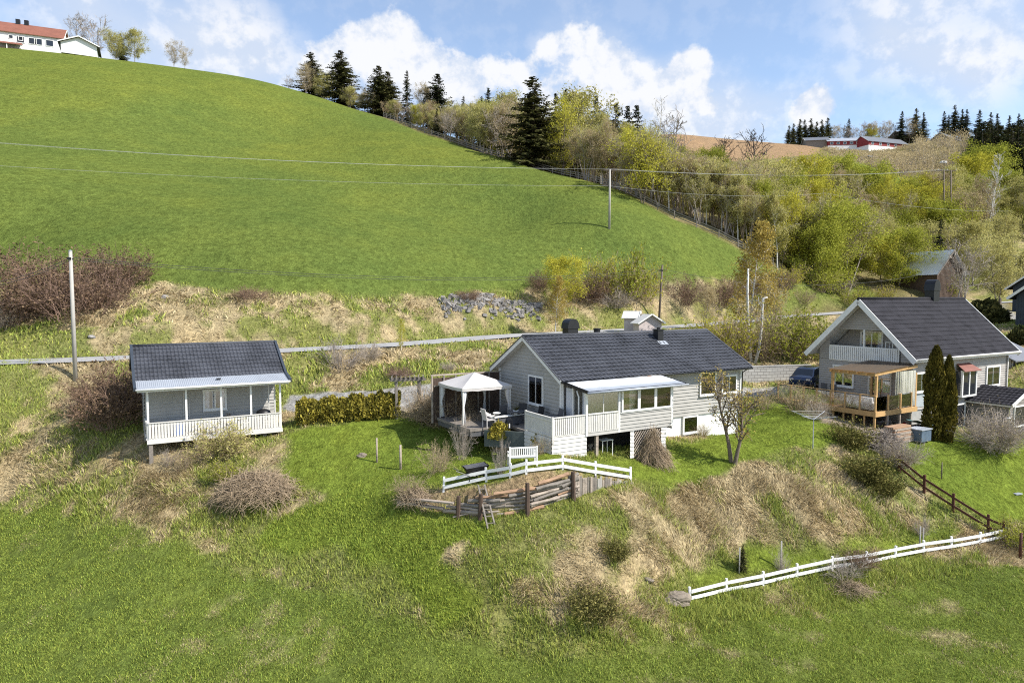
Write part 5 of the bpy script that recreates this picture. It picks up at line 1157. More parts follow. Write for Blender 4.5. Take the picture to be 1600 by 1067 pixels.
# ---- shrubs
for px, py, key, h, label, nm, w in [
 (20,505,'red_bush',4.6,'brown twiggy bush at the picture edge above the road','shrub',1.0),(75,470,'red_bush',4.8,'tall red brown bush behind the grey pole','shrub',1.1),(120,497,'red_bush2',4.6,'broad purple brown bush reaching down to the road bank','shrub',1.15),(185,448,'red_bush',3.7,'round red brown bush at the field edge','shrub',1.0),(150,480,'red_bush2',3.6,'low purple bush under the round red brown one','shrub',1.1),(45,480,'green_bush',2.4,'yellow green shrub among the red brown bushes','shrub',1.0),(-20,520,'tan_bush2',3.2,'grey twiggy shrub above the road','shrub',1.2),
 (395,470,'red_bush2',1.3,'low brown scrub on the bank below the field','shrub',1.6),(730,470,'red_bush',1.2,'low brown scrub beside the heap of stones','shrub',1.6),
 (178,668,'red_bush',3.1,'dark leafy bush against the cottage end wall','shrub',1.0),(200,640,'red_bush',3.3,'dark leafy bush behind the cottage corner','shrub',.9),(165,640,'red_bush2',2.5,'brown bush beside the cottage','shrub',1.0),
 (342,716,'dense_olive',2.0,'yellow green bush in front of the veranda','shrub',1.1),(352,752,'green_bush',1.3,'small green bush below the veranda','shrub',1.0),(285,735,'tan_bush',1.2,'dry stalks under the veranda','shrub',.9),(265,728,'bare_bush',1.1,'bare stalks beside the veranda stilt','shrub',.8),
 (535,578,'bare_bush',3.0,'bare fan shaped bush below the road','shrub',1.1),(578,562,'tan_bush2',1.6,'olive scrub by the bare fan shaped bush','shrub',1.2),
 (688,660,'dense_tan',2.3,'big twiggy shrub between arch and gazebo','shrub',1.25),(714,662,'dense_tan',2.0,'twiggy shrub under the gazebo corner','shrub',.9),(738,682,'dense_tan',1.5,'low brown shrub before the dark planter','shrub',1.0),(664,656,'dense_tan',1.7,'shrub grown round the arch post','shrub',.7),(832,684,'dense_grey',1.3,'reddish shrub at the deck corner','shrub',.8),
 (683,738,'tan_bush',1.7,'thin budding shrub on the lawn behind the log wall','shrub',.8),(722,718,'bare_bush',2.6,'slender bare stem on the lawn below the gazebo','shrub',.35),(782,742,'bare_bush',2.0,'slim sapling on the lawn behind the white bench','shrub',.35),(640,775,'tan_bush',1.0,'tan grass-like shrub at the end of the log wall','shrub',1.5),
 (1330,700,'broom_bush',1.9,'green broom bush below the timber terrace','shrub',1.1),(1352,752,'broom_bush',1.9,'larger green broom bush on the dry slope','shrub',1.2),(1380,772,'broom_bush',1.5,'lower green broom bush on the dry slope','shrub',1.2),(1405,728,'dense_grey',1.7,'brown twiggy bush at the top of the brown fence','shrub',1.1),(1388,700,'bare_bush',1.4,'grey brush beside the log heap','shrub',1.2),
 (1552,702,'dense_grey',2.7,'round grey brown bush before the annexe','shrub',1.15),(1585,852,'green_bush',1.7,'olive bush beside the fence corner','shrub',.9),(1245,645,'tan_bush',2.2,'budding bush at the terrace end','shrub',1.0),(1275,655,'tan_bush2',1.5,'twiggy bush in front of the terrace','shrub',1.0),
 (925,962,'broom_bush',1.25,'broad green brown bush on the lower slope','shrub',1.6),(962,872,'broom_bush',.95,'small green tuft bush on the dry slope','shrub',1.3),(1318,905,'bare_bush',1.3,'bare thorny bush grown through the white fence','shrub',1.3),(1345,885,'red_bush2',1.0,'second bare bush behind the white fence','shrub',1.2),(1222,895,'bare_bush',1.4,'thin sapling tied to a stake behind the fence','shrub',.5),(1440,838,'bare_bush',1.3,'bare sapling at the double stake','shrub',.6),
 (940,470,'yellow_bush',6.4,'tall yellow green bush behind the roadside pole','shrub',.75),(975,472,'green_bush',6.8,'large pale green bush beside the roadside pole','shrub',.7),(1010,474,'yellow_bush',6.4,'yellow leafing bush next to the roadside pole','shrub',.7),(920,472,'red_bush',3.4,'brown bush under the tall yellow one','shrub',1.0),(960,480,'tan_bush2',2.6,'tan scrub on the bank above the road','shrub',1.6),(1065,475,'red_bush2',4.0,'brown bush on the bank above the house roof','shrub',1.0),(1125,478,'red_bush',3.6,'purple brown bush on the road bank','shrub',1.0),(1148,470,'red_bush2',3.6,'second purple brown bush on the road bank','shrub',1.0),(1205,462,'red_bush',4.2,'dark brown bush behind the broken birch','shrub',.9),(850,455,'red_bush2',2.6,'brown bush at the field corner','shrub',.9),
 (1270,560,'green_bush',4.2,'green bush over the parked car','shrub',.9),(1250,520,'tan_bush',3.6,'budding bush by the road bend','shrub',1.0),(1215,545,'green_bush',3.3,'olive bush behind the white birches','shrub',1.0),(1150,562,'yellow_bush',5.0,'olive yellow thicket under the tall gold birch','shrub',.8),(1190,560,'tan_bush',5.0,'budding thicket between the two white birch stems','shrub',.8),(1225,560,'green_bush',4.6,'green thicket right behind the bent white birch','shrub',.9),(1115,556,'yellow_bush',4.2,'yellow thicket over the far end of the house roof','shrub',.9),(1140,545,'tan_bush',3.4,'budding bush behind the house roof','shrub',1.0),(1300,540,'bare_bush',4.0,'bare bush behind the neighbouring gable','shrub',.9),(1330,478,'green_bush',3.6,'green bush by the road above the neighbouring roof','shrub',1.1),(1385,470,'yellow_bush',3.0,'yellowish scrub beside the timber barn','shrub',1.2),(1478,472,'green_bush',4.6,'green bush growing before the barn gable','shrub',.7),(1292,600,'red_bush2',1.9,'dark bush over the car roof','shrub',.8),
 (1175,460,'red_bush',3.4,'purple brown bush between field end and road','shrub',1.1),(1235,448,'yellow_bush',4.0,'yellow green bush at the lowest corner of the green field','shrub',1.1),(1280,455,'green_bush',4.4,'green bush where the field meets the wood','shrub',1.0),(1310,458,'tan_bush2',4.5,'brown bush under the bright green crown','shrub',1.1),(1255,475,'tan_bush',2.6,'budding scrub on the road verge','shrub',1.3),(1195,640,'tan_bush',1.6,'pale twigs at the house corner','shrub',.9),(1098,683,'tan_bush',.9,'dry tuft at the white basement wall','shrub',1.0),(700,580,'tan_bush2',.8,'brown scrub above the board fence','shrub',1.6),(625,592,'red_bush2',1.0,'reddish climber brush behind the arch','shrub',1.4),(845,710,'tan_bush',1.0,'dry shrub at the boarded deck corner','shrub',.8),(778,705,'tan_bush',1.0,'pale shrub before the grey board edging','shrub',.8)]:
    p = onG(px, py); plant(key, p, h, label, 'bush', nm, None, w)
p = onG(1144, 722)
leafy('fruit', 91, 'leaf_gold', 'bark', 1700, .11, .13, spread=.25, nprim=22, nsec=7, ntw=4, stems=2, base=.34, rise=1.4, tr=.17, h=5., twr=1.6, lean=.03, split=.45)
plant('fruit', p, 4.9, 'knotty two stemmed fruit tree with few leaves on the lawn', 'tree', 'fruit_tree', None, 1.1, 2.2, 5.0)
# white birches with bare stems
def birch_stem(px, py, pts, label, r=.13):
    b = onG(px, py); o = empty('birch_tree', b, 0, label, 'tree'); Q = [Vector((0, 0, -.2))] + [at(x, y, b.y + dy) - b for x, y, dy in pts]; m = MB(); m.tube(Q, [r * (1 - .55 * i / len(Q)) for i in range(len(Q))], 8); m.build('trunk', M['birch'], o, True); return o, Q
o, Q = birch_stem(1179, 568, [(1186,545,0),(1190,510,.1),(1191,482,.1),(1193,466,.1),(1199,465,.1)], 'white birch stem with a broken bent top behind the house', .15)
m = MB(); m.tube([Q[3], Q[3] + Vector((-.3, 0, .5)), Q[3] + Vector((-.35, 0, 1.0))], [.05, .035, .02], 5); m.build('branch', M['birch'], o)
o, Q = birch_stem(1174, 566, [(1170,535,0),(1169,500,0),(1168,460,0),(1169,420,0)], 'white birch stem rising through olive leaves behind the house', .15)
for px, py, h, lb in ((1458,686,5.0,'taller dark green thuja column before the neighbouring house'),(1478,690,4.3,'shorter dark green thuja column with gold tips')):
    p = onG(px, py); h = at(px, 541 if px == 1458 else 556, p.y).z - p.z; plant('thuja', p, h, lb, 'thuja', 'thuja', None, 1.0 if px == 1458 else .85)
for px, py, h, lb, w in ((780,684,.85,'small round golden bush in the bed before the planter',1.2),(847,690,.85,'small round golden bush at the deck corner',1.05)): plant('ball', at(px, py, 36.05 if px < 800 else 34.6), h, lb, 'bush', 'clipped_bush', None, w)
plant('dwarf_pine', onT(1538, 84), 2.4, 'dark spreading pine beside the driveway', 'bush', 'dwarf_pine', None, 1.6)
plant('spruce2', onG(1160, 890), 1.25, 'small green conifer sapling on the mown strip', 'sapling', 'sapling', None, 1.0)
plant('dwarf_pine', onT(1595, 68), 1.6, 'dark shrub below the navy house', 'bush', 'dwarf_pine', None, 1.3)
# hedge: a clipped row
def hedge():
    a, b = onG(470, 665), onG(618, 654); L = (b - a).length; o = empty('hedge', a, math.atan2(b.y - a.y, b.x - a.x), 'golden green thuja hedge beside the garden arch', 'hedge')
    rng = np.random.default_rng(7); n = 9000; x = rng.random(n) * (L + .6) - .3; az = rng.random(n) * math.pi; lump = 1 + .07 * np.sin(x * 4.2 + .6) + .05 * np.sin(x * 11); rr = (.8 + .25 * rng.random(n)) * lump
    C = np.stack([x, .62 * np.cos(az) * rr + .45, 1.42 * np.sin(az) ** .7 * rr * (1 + .05 * x / L) + .04], 1); O = np.stack([0 * x, np.cos(az), np.sin(az)], 1); C[:, 2] += b.z * 0 + (b.z - a.z) * x / L
    A = O * .6 + rng.normal(0, .5, (n, 3)) + [0, 0, .5]; A /= np.linalg.norm(A, axis=1, keepdims=True); B = np.cross(A, rng.normal(0, 1, (n, 3))); B /= np.linalg.norm(B, axis=1, keepdims=True); s = .19 * (.6 + .8 * rng.random(n))[:, None]
    V = np.stack([C - A * s * .5, C + B * s * .3, C + A * s * .6, C - B * s * .3], 1).reshape(-1, 3); cl = np.sin(x * 6) * np.sin(C[:, 2] * 5 + x * 2)
    mesh_np('foliage', V, np.arange(4 * n).reshape(n, 4), M['hedge'], o, attr={'tone': np.repeat(np.clip(.5 + .22 * cl + .22 * rng.normal(0, 1, n), 0, 1), 4)})
    m = MB()
    for k in range(9): m.tube([(L * (k + .5) / 9, .45, -.2), (L * (k + .5) / 9, .45, 1.2)], .05, 5)
    m.build('stems', M['bark'], o)
hedge()
# dry brush heaps and hanging creepers
def heap(p, rx, ry, h, n, label, name, cat, mat, seed, L=.8, r=.010, cone=False):
    rng = np.random.default_rng(seed); segs = []
    for k in range(n):
        a = rng.random() * 6.283; q = rng.random() ** .5; zmax = h * (1 - q) if cone else h * math.sqrt(max(0, 1 - q * q)); c = np.array([rx * q * math.cos(a), ry * q * math.sin(a), zmax * (.55 + .5 * rng.random())])
        d = rng.normal(0, 1, 3) * [1, 1, .35] + np.array([math.cos(a), math.sin(a), -.5 if not cone else -2.2]); d /= np.linalg.norm(d); limb(rng, c - d * L * .5, d, L * (.5 + rng.random()), r, 3, .2, -.05, segs, .5)
    V, F = seg_tubes(segs, 3); o = empty(name, p, 0, label, cat); mesh_np('twigs', V, F, M[mat], o); return o
p = onG(402, 778); heap(p, 1.95, 1.5, 1.25, 2300, 'tan heap of cut branches below the cottage', 'brush_heap', 'brush heap', 'twig', 5, 1.1, .012)
p = H.matrix_basis @ Vector((4.15, PY - .35, 0)); p.z = gz1(p.x, p.y) - .05; heap(p, .95, .55, 2.0, 1600, 'dry brown climber slumped over the lattice under the sunroom', 'dead_climber', 'climber', 'twig', 6, .7, .010, True)
p = onG(650, 785); heap(p, .8, .6, .6, 500, 'pale dry grass clump at the end of the log wall', 'grass_clump', 'grass clump', 'twig', 8, .7, .009)
p = onG(1330, 925); heap(p, 1.0, .6, .35, 350, 'dry brush lying at the foot of the white fence', 'brush_heap', 'brush heap', 'twig', 9, .8, .008)
# ================================================================== garden things
def wood_post(px, py, top, label, mat='wood_pale', r=.06, name='post', lean=0):
    p = onG(px, py); h = at(px, top, p.y).z - p.z; o = empty(name, p, .3, label, 'post'); m = MB(); m.tube([(0, 0, -.3), (lean, 0, h)], [r, r * .85], 7); m.build('shaft', M[mat], o, True); return o
wood_post(589, 722, 684, 'thin pale wooden post on the lawn, one without knots', r=.055); wood_post(626, 733, 695, 'stouter pale wooden post on the lawn', r=.07)
wood_post(1155, 895, 855, 'thin grey stake with a conifer sapling at the mown strip', 'pole', .035, 'stake'); wood_post(1220, 890, 845, 'pale stake beside a bare sapling behind the white fence', 'pole', .04, 'stake'); wood_post(1437, 855, 822, 'first of two grey stakes standing together behind the fence', 'pole', .04, 'stake'); wood_post(1442, 852, 824, 'second of two grey stakes standing together behind the fence', 'pole', .035, 'stake')
wood_post(1471, 748, 722, 'dark thin pole on the lawn beyond the brown fence', 'pole_dark', .035, 'stake'); wood_post(1594, 872, 832, 'red brown gate post beside the olive bush', 'rail_brown', .08)
# ---- white rail fences
def rail_fence(pts, label, h, rails, mat, postw, rw, rh, name='rail_fence', top_over=.07, seedz=0, offset=-1, group=None):
    """posts at the given ground points, boards from post to post"""
    P = [Vector((p.x, p.y, p.z)) for p in pts]; o = empty(name, P[0], 0, label, 'fence', group); rng = random.Random(seedz)
    for i, p in enumerate(P):
        q = p - P[0]; a = (P[min(i + 1, len(P) - 1)] - P[max(i - 1, 0)]); a.z = 0; a.normalize(); s = Vector((-a.y, a.x, 0)); lx = rng.uniform(-.03, .03)
        m = MB(); m.beam(q - Zu * .25, q + Zu * (h + top_over) + a * lx + s * rng.uniform(-.03, .03), postw, postw, s); m.build('post', M[mat], o)
    for i in range(len(P) - 1):
        a = (P[i + 1] - P[i]); a.z = 0; a.normalize(); s = Vector((a.y, -a.x, 0)) * (postw / 2 + rw / 2 + .002)
        for z in rails:
            p0, p1 = P[i] - P[0] + s + Zu * (z + rng.uniform(-.015, .015)), P[i + 1] - P[0] + s + Zu * (z + rng.uniform(-.015, .015)); e = (p1 - p0).normalized() * .02
            MB().beam(p0 + e, p1 - e, rw, rh).build('rail', M[mat], o)
    return o
M['fence_white'] = paint('fence_white', (.80, .79, .77), .55, .08, 4)
low = [onG(x, y) for x, y in [(1078,939),(1134,926),(1192,913),(1245,902),(1300,891),(1353,882),(1398,873),(1443,863),(1487,856),(1530,849),(1570,840)]]
rail_fence(low, 'long white two rail fence on the lower slope, ending at a boulder', .58, (.16, .47), 'fence_white', .09, .03, .145, seedz=1)
up = [onG(x, y) for x, y in [(693,766),(760,752),(797,746),(822,740),(879,734),(930,738),(985,750)]]
rail_fence([up[0], up[1], up[2], up[3], up[4], up[5], up[6]], 'bent white two rail fence above the log wall, with a bench behind it', .60, (.17, .49), 'fence_white', .09, .03, .145, seedz=2)
bf = [onG(x, y) for x, y in [(1405,738),(1444,768),(1489,798),(1544,832),(1568,842)]]
rail_fence(bf, 'dark red brown two rail fence running down the slope', .95, (.35, .8), 'rail_brown', .12, .04, .12, seedz=3)
# ---- log retaining wall with its posts, ladder against it
def logwall():
    o = empty('log_retaining_wall', TW[0], 0, 'weathered log retaining wall bulging out of the slope below the white fence', 'retaining wall'); rng = random.Random(8)
    S = [_tw_along[k] for k in range(len(TW))]
    def pt(s, off=0.):
        s = max(0, min(S[-1], s))
        for k in range(len(TW) - 1):
            if s <= S[k + 1]:
                f = (s - S[k]) / (S[k + 1] - S[k]); p = TW[k].lerp(TW[k + 1], f); d = (TW[k + 1] - TW[k]).normalized(); break
        n = Vector((d.y, -d.x, 0)).normalized(); q = p + n * off; return q, n
    def hh(s): return float(np.interp(s, _tw_along, TW_H))
    r = 0; z = .06
    lv = 0
    while z < 1.35:
        s = .2 + rng.uniform(0, .5)
        while s < S[4] + .2:
            e = min(s + rng.uniform(1.4, 2.6), S[4] + .3)
            if hh((s + e) / 2) > z - .05:
                rr = rng.uniform(.06, .10); m = MB(); Q = []
                off_ = .10 + rng.uniform(-.04, .07); zz = z + rng.uniform(-.03, .03)
                for k in range(2):
                    u = s + (e - s) * k; p, n = pt(u, off_ + rng.uniform(-.04, .04)); base = gz1(p.x + n.x * .35, p.y + n.y * .35); Q.append(Vector((p.x, p.y, base + zz + rng.uniform(-.04, .04))) - TW[0])
                dq = (Q[1] - Q[0]); Q = [Q[0] + dq * f_ + Vector((rng.uniform(-.012, .012), rng.uniform(-.02, .02), rng.uniform(-.018, .018))) for f_ in (0, .2, .38, .6, .8, 1)]
                m.tube(Q, [rr * rng.uniform(.82, 1.08) for _ in Q], 7); m.build('log', M[rng.choice(('wood_pale', 'wood_pale', 'wood_grey', 'wood_warm'))], o, False)
            s = e - rng.uniform(.0, .12)
        z += .155; lv += 1
    for s, hx in ((S[1] + .95, 1.0), (S[3] - .05, 1.5), (S[4] - .05, 1.35), (S[2] - .5, 1.15)):
        p, n = pt(s, .3); b = gz1(p.x, p.y); q = Vector((p.x, p.y, b)) - TW[0]; MB().tube([q - Zu * .3, q + Zu * hx - n * .1], [.115, .10], 7).build('post', M['wood_dark'], o)
    n_ = 24
    for k in range(n_):
        s = S[4] + .15 + (S[6] - S[4] - .4) * k / n_; p, n = pt(s, .14); b = gz1(p.x + n.x * .2, p.y + n.y * .2); hgt_ = max(.15, hh(s) + rng.uniform(-.08, .12)); q = Vector((p.x, p.y, b - .1)) - TW[0]; t, _ = pt(s + .1, .14); d = (t - p).normalized()
        MB().obox(q + Zu * (hgt_ / 2) + n * rng.uniform(-.02, .03), d, n, Zu, rng.uniform(.052, .068), .02, hgt_ / 2 + .1).build('plank', M[rng.choice(('wood_grey', 'pole', 'wood_pale'))], o)
    for k, (a, b, z0, z1) in enumerate([(.0, 2.4, .30, .42), (-.1, 1.5, .16, .60), (.6, 2.9, .55, .72)]):
        p, n = pt(a, .45); q, n2 = pt(b, .35); MB().beam(Vector((p.x, p.y, gz1(p.x, p.y) + z0)) - TW[0], Vector((q.x, q.y, gz1(q.x, q.y) + z1)) - TW[0], .22, .06).build('loose_board', M['wood_pale'], o)
    return pt
M['wood_warm'] = paint('split_log', (.33, .205, .125), .8, .4, 1.8, .5, grain=(.6, 3, 3))
pt_ = logwall()
b0 = onG(768, 824); t0 = at(752, 757, b0.y + 1.15)
o = empty('ladder', b0, 0, 'grey wooden ladder leaning on the log wall', 'ladder'); d = (t0 - b0); sx = Vector((.17, .05, 0))
for s in (-1, 1): MB().beam(sx * s - d * .02, d + sx * s * .85, .07, .05).build('side_rail', M['wood_grey'], o)
for k in range(6): q = d * (.1 + .16 * k); MB().beam(q - sx * .95, q + sx * .95, .04, .04).build('rung', M['wood_grey'], o)
a, b = onG(708, 809), onG(790, 800); o = empty('plank', a, 0, 'pale plank lying in the grass below the log wall', 'plank'); MB().beam(Zu * .05, b - a + Zu * .06, .16, .05).build('board', M['wood_pale'], o)
# ---- bench behind the fence, barrow with a black cover
bp = onG(815, 738); bp = onT(816, bp.y + .55); o = empty('garden_bench', bp, R(12), 'white slatted garden bench seen from behind the white fence', 'bench')
MB().box(-.68, .68, -.25, .2, .40, .44).build('seat', M['white'], o); m = MB()
for k in range(13): x = -.6 + k * .1; m.box(x - .028, x + .028, -.27, -.25, .5, .86)
m.box(-.68, .68, -.28, -.24, .86, .93); m.box(-.68, .68, -.275, -.245, .45, .5); m.build('backrest', M['white'], o)
for x in (-.65, .65):
    MB().box(x - .035, x + .035, -.29, -.22, 0, .95).build('leg', M['white'], o); MB().box(x - .035, x + .035, .13, .2, 0, .62).build('leg', M['white'], o); MB().box(x - .04, x + .04, -.22, .22, .62, .66).build('armrest', M['white'], o)
wp = onT(742, bp.y + .1); o = empty('wheelbarrow', wp, R(20), 'black wheelbarrow with a dark cover behind the white fence', 'wheelbarrow')
m = MB(); m.prism([(-.55, -.36, .62), (.55, -.36, .72), (.38, -.24, .30), (-.35, -.24, .28)], (0, .0, 0)) if False else None
m.add([(-.55,-.38,.62),(.6,-.38,.72),(.6,.38,.72),(-.55,.38,.62),(-.32,-.22,.25),(.32,-.22,.27),(.32,.22,.27),(-.32,.22,.25)], [(4,5,6,7),(0,1,5,4),(1,2,6,5),(2,3,7,6),(3,0,4,7)]); m.build('tray', M['black'], o)
m = MB(); m.add([(-.5,-.34,.62),(.55,-.34,.71),(.55,.34,.71),(-.5,.34,.62),(0,0,.56)], [(0,1,4),(1,2,4),(2,3,4),(3,0,4)]); m.build('cover', M['planter'], o)
for y in (-.28, .28): m = MB(); m.tube([(.55, y * .3, .2), (-.3, y, .24), (-1.0, y, .55)], .022, 6); m.build('shaft', M['dark_metal'], o); MB().tube([(-.3, y, .24), (-.35, y, 0)], .02, 6).build('leg', M['dark_metal'], o)
m = MB(); m.tube([(.72, -.05, .2), (.72, .05, .2)], .2, 16); m.build('wheel', M['tyre'], o)
# ---- pergola arch
pa, pb = onG(620, 654), onG(656, 651); o = empty('garden_arch', pa, math.atan2(pb.y - pa.y, pb.x - pa.x), 'weathered grey wooden arch with slatted top at the garden entrance', 'arch'); W = (pb - pa).length
hA = at(620, 595, pa.y).z - pa.z
for x in (0, W):
    for y in (0, .62): MB().box(x - .075, x + .075, y - .075, y + .075, -.3, hA).build('post', M['wood_grey'], o)
    m = MB()
    for k in range(9): z = .2 + k * .2; m.box(x - .025, x + .025, .076, .544, z, z + .11)
    m.build('side_lattice', M['wood_dark'], o)
for y in (-.08, .7): MB().box(-.38, W + .38, y - .02, y + .02, hA - .02, hA + .13).build('beam', M['wood_grey'], o)
for k in range(8): x = -.25 + (W + .5) * k / 7; MB().beam((x - .06, -.3, hA + .19), (x + .06, .92, hA + .19), .05, .12).build('cross_slat', M['wood_grey'], o)
for s, x in ((1, .06), (-1, W - .06)): MB().beam((x, -.02, hA - .45), (x + s * .4, -.02, hA), .05, .05).build('brace', M['wood_grey'], o)
rngc = np.random.default_rng(4); sg = []
for k in range(70): q = np.array([rngc.uniform(-.2, .9), rngc.uniform(-.2, .8), hA + .25 + .1 * rngc.random()]); limb(rngc, q, np.array([rngc.normal(), rngc.normal(), .5]), .5, .012, 3, .3, 0, sg, .5)
V, Fq = seg_tubes(sg, 3); mesh_np('creeper', V, Fq, M['twig_red'], o)
# ---- gazebo
gc = Vector((-2.65, 36.7, 0)); gz0 = -6.95; GS = 2.95
o = empty('gazebo', (gc.x, gc.y, gz0), TH, 'cloth gazebo with white canopy and gathered curtains on the terrace', 'gazebo'); EH, AP = 2.06, 2.72
m = MB(); N_ = 8; V = []; c = Vector((GS / 2, GS / 2, AP)); cor = [Vector((-.08, -.08, EH)), Vector((GS + .08, -.08, EH)), Vector((GS + .08, GS + .08, EH)), Vector((-.08, GS + .08, EH))]
for i in range(4):
    a, b = cor[i], cor[(i + 1) % 4]; base = len(m.v); n1_ = 8
    for u in range(n1_ + 1):
        for v in range(n1_ + 1):
            p = a.lerp(b, v / n1_).lerp(c, u / n1_); p = p - Zu * (.07 * math.sin(math.pi * u / n1_) * math.sin(math.pi * v / n1_) + .04 * math.sin(math.pi * v / n1_) * (1 - u / n1_)); m.v.append(tuple(p))
    for u in range(n1_):
        for v in range(n1_): q = base + u * (n1_ + 1) + v; m.f.append((q, q + 1, q + n1_ + 2, q + n1_ + 1))
m.build('canopy', M['fabric'], o, True)
m = MB()
for i in range(4):
    a, b = cor[i], cor[(i + 1) % 4]; k = 10; V = []
    for j in range(k + 1): p = a.lerp(b, j / k) - Zu * (.04 * math.sin(math.pi * j / k)); V += [p, p - Zu * (.17 + .015 * math.sin(j * 2.5))]
    m.add(V, [(2 * j, 2 * j + 2, 2 * j + 3, 2 * j + 1) for j in range(k)])
m.build('valance', M['fabric'], o)
for i, (x, y) in enumerate(((0, 0), (GS, 0), (GS, GS), (0, GS))):
    MB().box(x - .03, x + .03, y - .03, y + .03, -.25 if i else -.6, EH).build('leg', M['offwhite'], o)
    m = MB(); sx, sy = (1 if x == 0 else -1), (1 if y == 0 else -1); m.tube([(x + sx * .12, y + sy * .12, EH), (x + sx * .12, y + sy * .12, 1.5), (x + sx * .06, y + sy * .06, 1.0), (x + sx * .1, y + sy * .1, .1)], [.16, .12, .05, .13], 9); m.build('curtain', M['curtain'] if i != 1 else M['fabric'], o, True)
m = MB()
for i in range(4): a, b = cor[i], cor[(i + 1) % 4]; m.beam(a - Zu * .05, b - Zu * .05, .03, .03)
m.build('frame', M['offwhite'], o)
# ---- terrace floor, low dark walls with pale caps, board fence, board edging
bpy.context.view_layer.update()
o = empty('terrace_floor', hp(0, 0, 0), TH, 'grey boarded garden terrace by the gable wall', 'terrace'); m = MB()
for k in range(40): (m.box(-4.35, -.06, 2.15 + k * .185, 2.32 + k * .185, -.02, .12) if k < 23 else m.box(-2.0, -.06, .3 + (k - 23) * .185, .47 + (k - 23) * .185, -.02, .12) if k < 33 else None)
m.build('deck_boards', M['wood_grey'], o); MB().box(-4.3, -.1, 2.2, 6.35, -.3, -.021).build('base', M['planter'], o)
def lowwall(pts, zt, zb, label, mat='planter', capm='white'):
    o = empty('low_wall', (pts[0].x, pts[0].y, 0), 0, label, 'low wall')
    for a, b in zip(pts[:-1], pts[1:]):
        a0, b0 = Vector((a.x, a.y, 0)) - Vector((pts[0].x, pts[0].y, 0)), Vector((b.x, b.y, 0)) - Vector((pts[0].x, pts[0].y, 0))
        MB().beam(a0 + Zu * (zt + zb) / 2, b0 + Zu * (zt + zb) / 2, .10, zt - zb).build('panel', M[mat], o)
        if capm: MB().beam(a0 + Zu * (zt + .025), b0 + Zu * (zt + .025), .26, .05).build('cap', M[capm], o)
    return o
lowwall([at(753,648,38.2), at(771,658.5,36.2), at(817,651,37.4)], -6.42, -7.5, 'dark low terrace wall with wide white cap before the gazebo')
lowwall([at(820,643,37.9), at(842,650,36.6), at(858,655,35.6)], -6.35, -7.4, 'short brown low wall with white cap running to the deck', 'wood_grey')
e0, e1 = at(757,690,35.9), at(829,694,35.3)
o = lowwall([at(757,678,36.0), at(829,682,35.3)], -7.02, -7.9, 'green grey board edging of the bed below the terrace', 'grey_board', None)
m = MB()
FB = empty('board_fence', hp(0, 6.5, 0), TH, 'brown board fence with pale frame behind the gazebo', 'fence')
m = MB()
for k in range(30): x = -.05 - k * .152; m.box(x - .145, x, -.015, .015, -.2, 2.52 if k < 12 else 2.4)
m.build('boards', M['wood_dark'], FB); m = MB(); m.box(-4.65, -.05, -.06, .06, 2.53, 2.6); m.build('top_rail', M['wood_pale'], FB)
for k in range(6): x = -4.6 + k * .75; MB().box(x - .045, x + .045, -.09, -.02, -.2, 2.52).build('post', M['wood_pale' if k == 0 else 'wood_grey'], FB)
MB().box(-4.5, -.1, -.07, -.025, 1.9, 1.98).build('cross_rail', M['wood_grey'], FB)
# ---- terrace furniture
def chair(x, y, rz, mat, label, z=.12, arms=True):
    o = empty('garden_chair', hp(x, y, z), TH + rz, label, 'chair')
    MB().box(-.26, .26, -.26, .26, .40, .46).build('seat', M[mat], o); m = MB(); m.beam((0, .24, .46), (0, .36, 1.02), .5, .04, (0, 1, 0)); m.build('backrest', M[mat], o)
    for i in (-.24, .24):
        for j in (-.24, .24): MB().box(i - .02, i + .02, j - .02, j + .02, 0, .40).build('leg', M[mat], o)
        if arms: MB().box(i - .03, i + .03, -.24, .26, .64, .68).build('armrest', M[mat], o)
    return o
chair(-1.0, 2.6, R(-60), 'black', 'black garden chair under the gable window'); chair(-.75, 1.3, R(-90), 'black', 'black garden chair with tall back at the deck entrance'); chair(-.6, -.3, R(-100), 'planter', 'grey armchair on the deck beside the sunroom door', FL); chair(-3.2, 2.2, R(90), 'fabric', 'pale chair inside the gazebo'); chair(-1.9, 3.2, R(180), 'planter', 'dark chair in the shade of the gazebo')
o = empty('garden_table', hp(-1.5, 2.2, .12), TH, 'small dark round table beside the gable wall chairs', 'table'); MB().lathe([(.5, .70), (.5, .73)], n=20).build('table_top', M['planter'], o); MB().lathe([(.2, 0), (.04, .06), (.04, .7)], n=12).build('pedestal', M['dark_metal'], o)
pp = at(806, 650, 37.1); pot((pp.x, pp.y, -6.37), .16, .22, 'white', 'white pot with a small plant on the terrace wall corner', 'broom')
pp = at(776, 651, 36.9); pot((pp.x, pp.y, -6.37), .2, .12, 'white', 'wide white bowl on the cap of the terrace wall')
o = empty('lantern', tuple(hp(-2.4, 1.4, .12)), TH, 'dark lantern with white light standing on the terrace', 'lantern'); m = MB()
for i in (-.11, .11):
    for j in (-.11, .11): m.box(i - .015, i + .015, j - .015, j + .015, 0, .45)
m.box(-.13, .13, -.13, .13, -.0, .03); m.build('frame', M['dark_metal'], o); MB().lathe([(.18, .45), (.05, .6)], n=4).build('lid', M['dark_metal'], o); MB().lathe([(.05, .03), (.05, .25)], n=10).build('candle', M['white'], o)
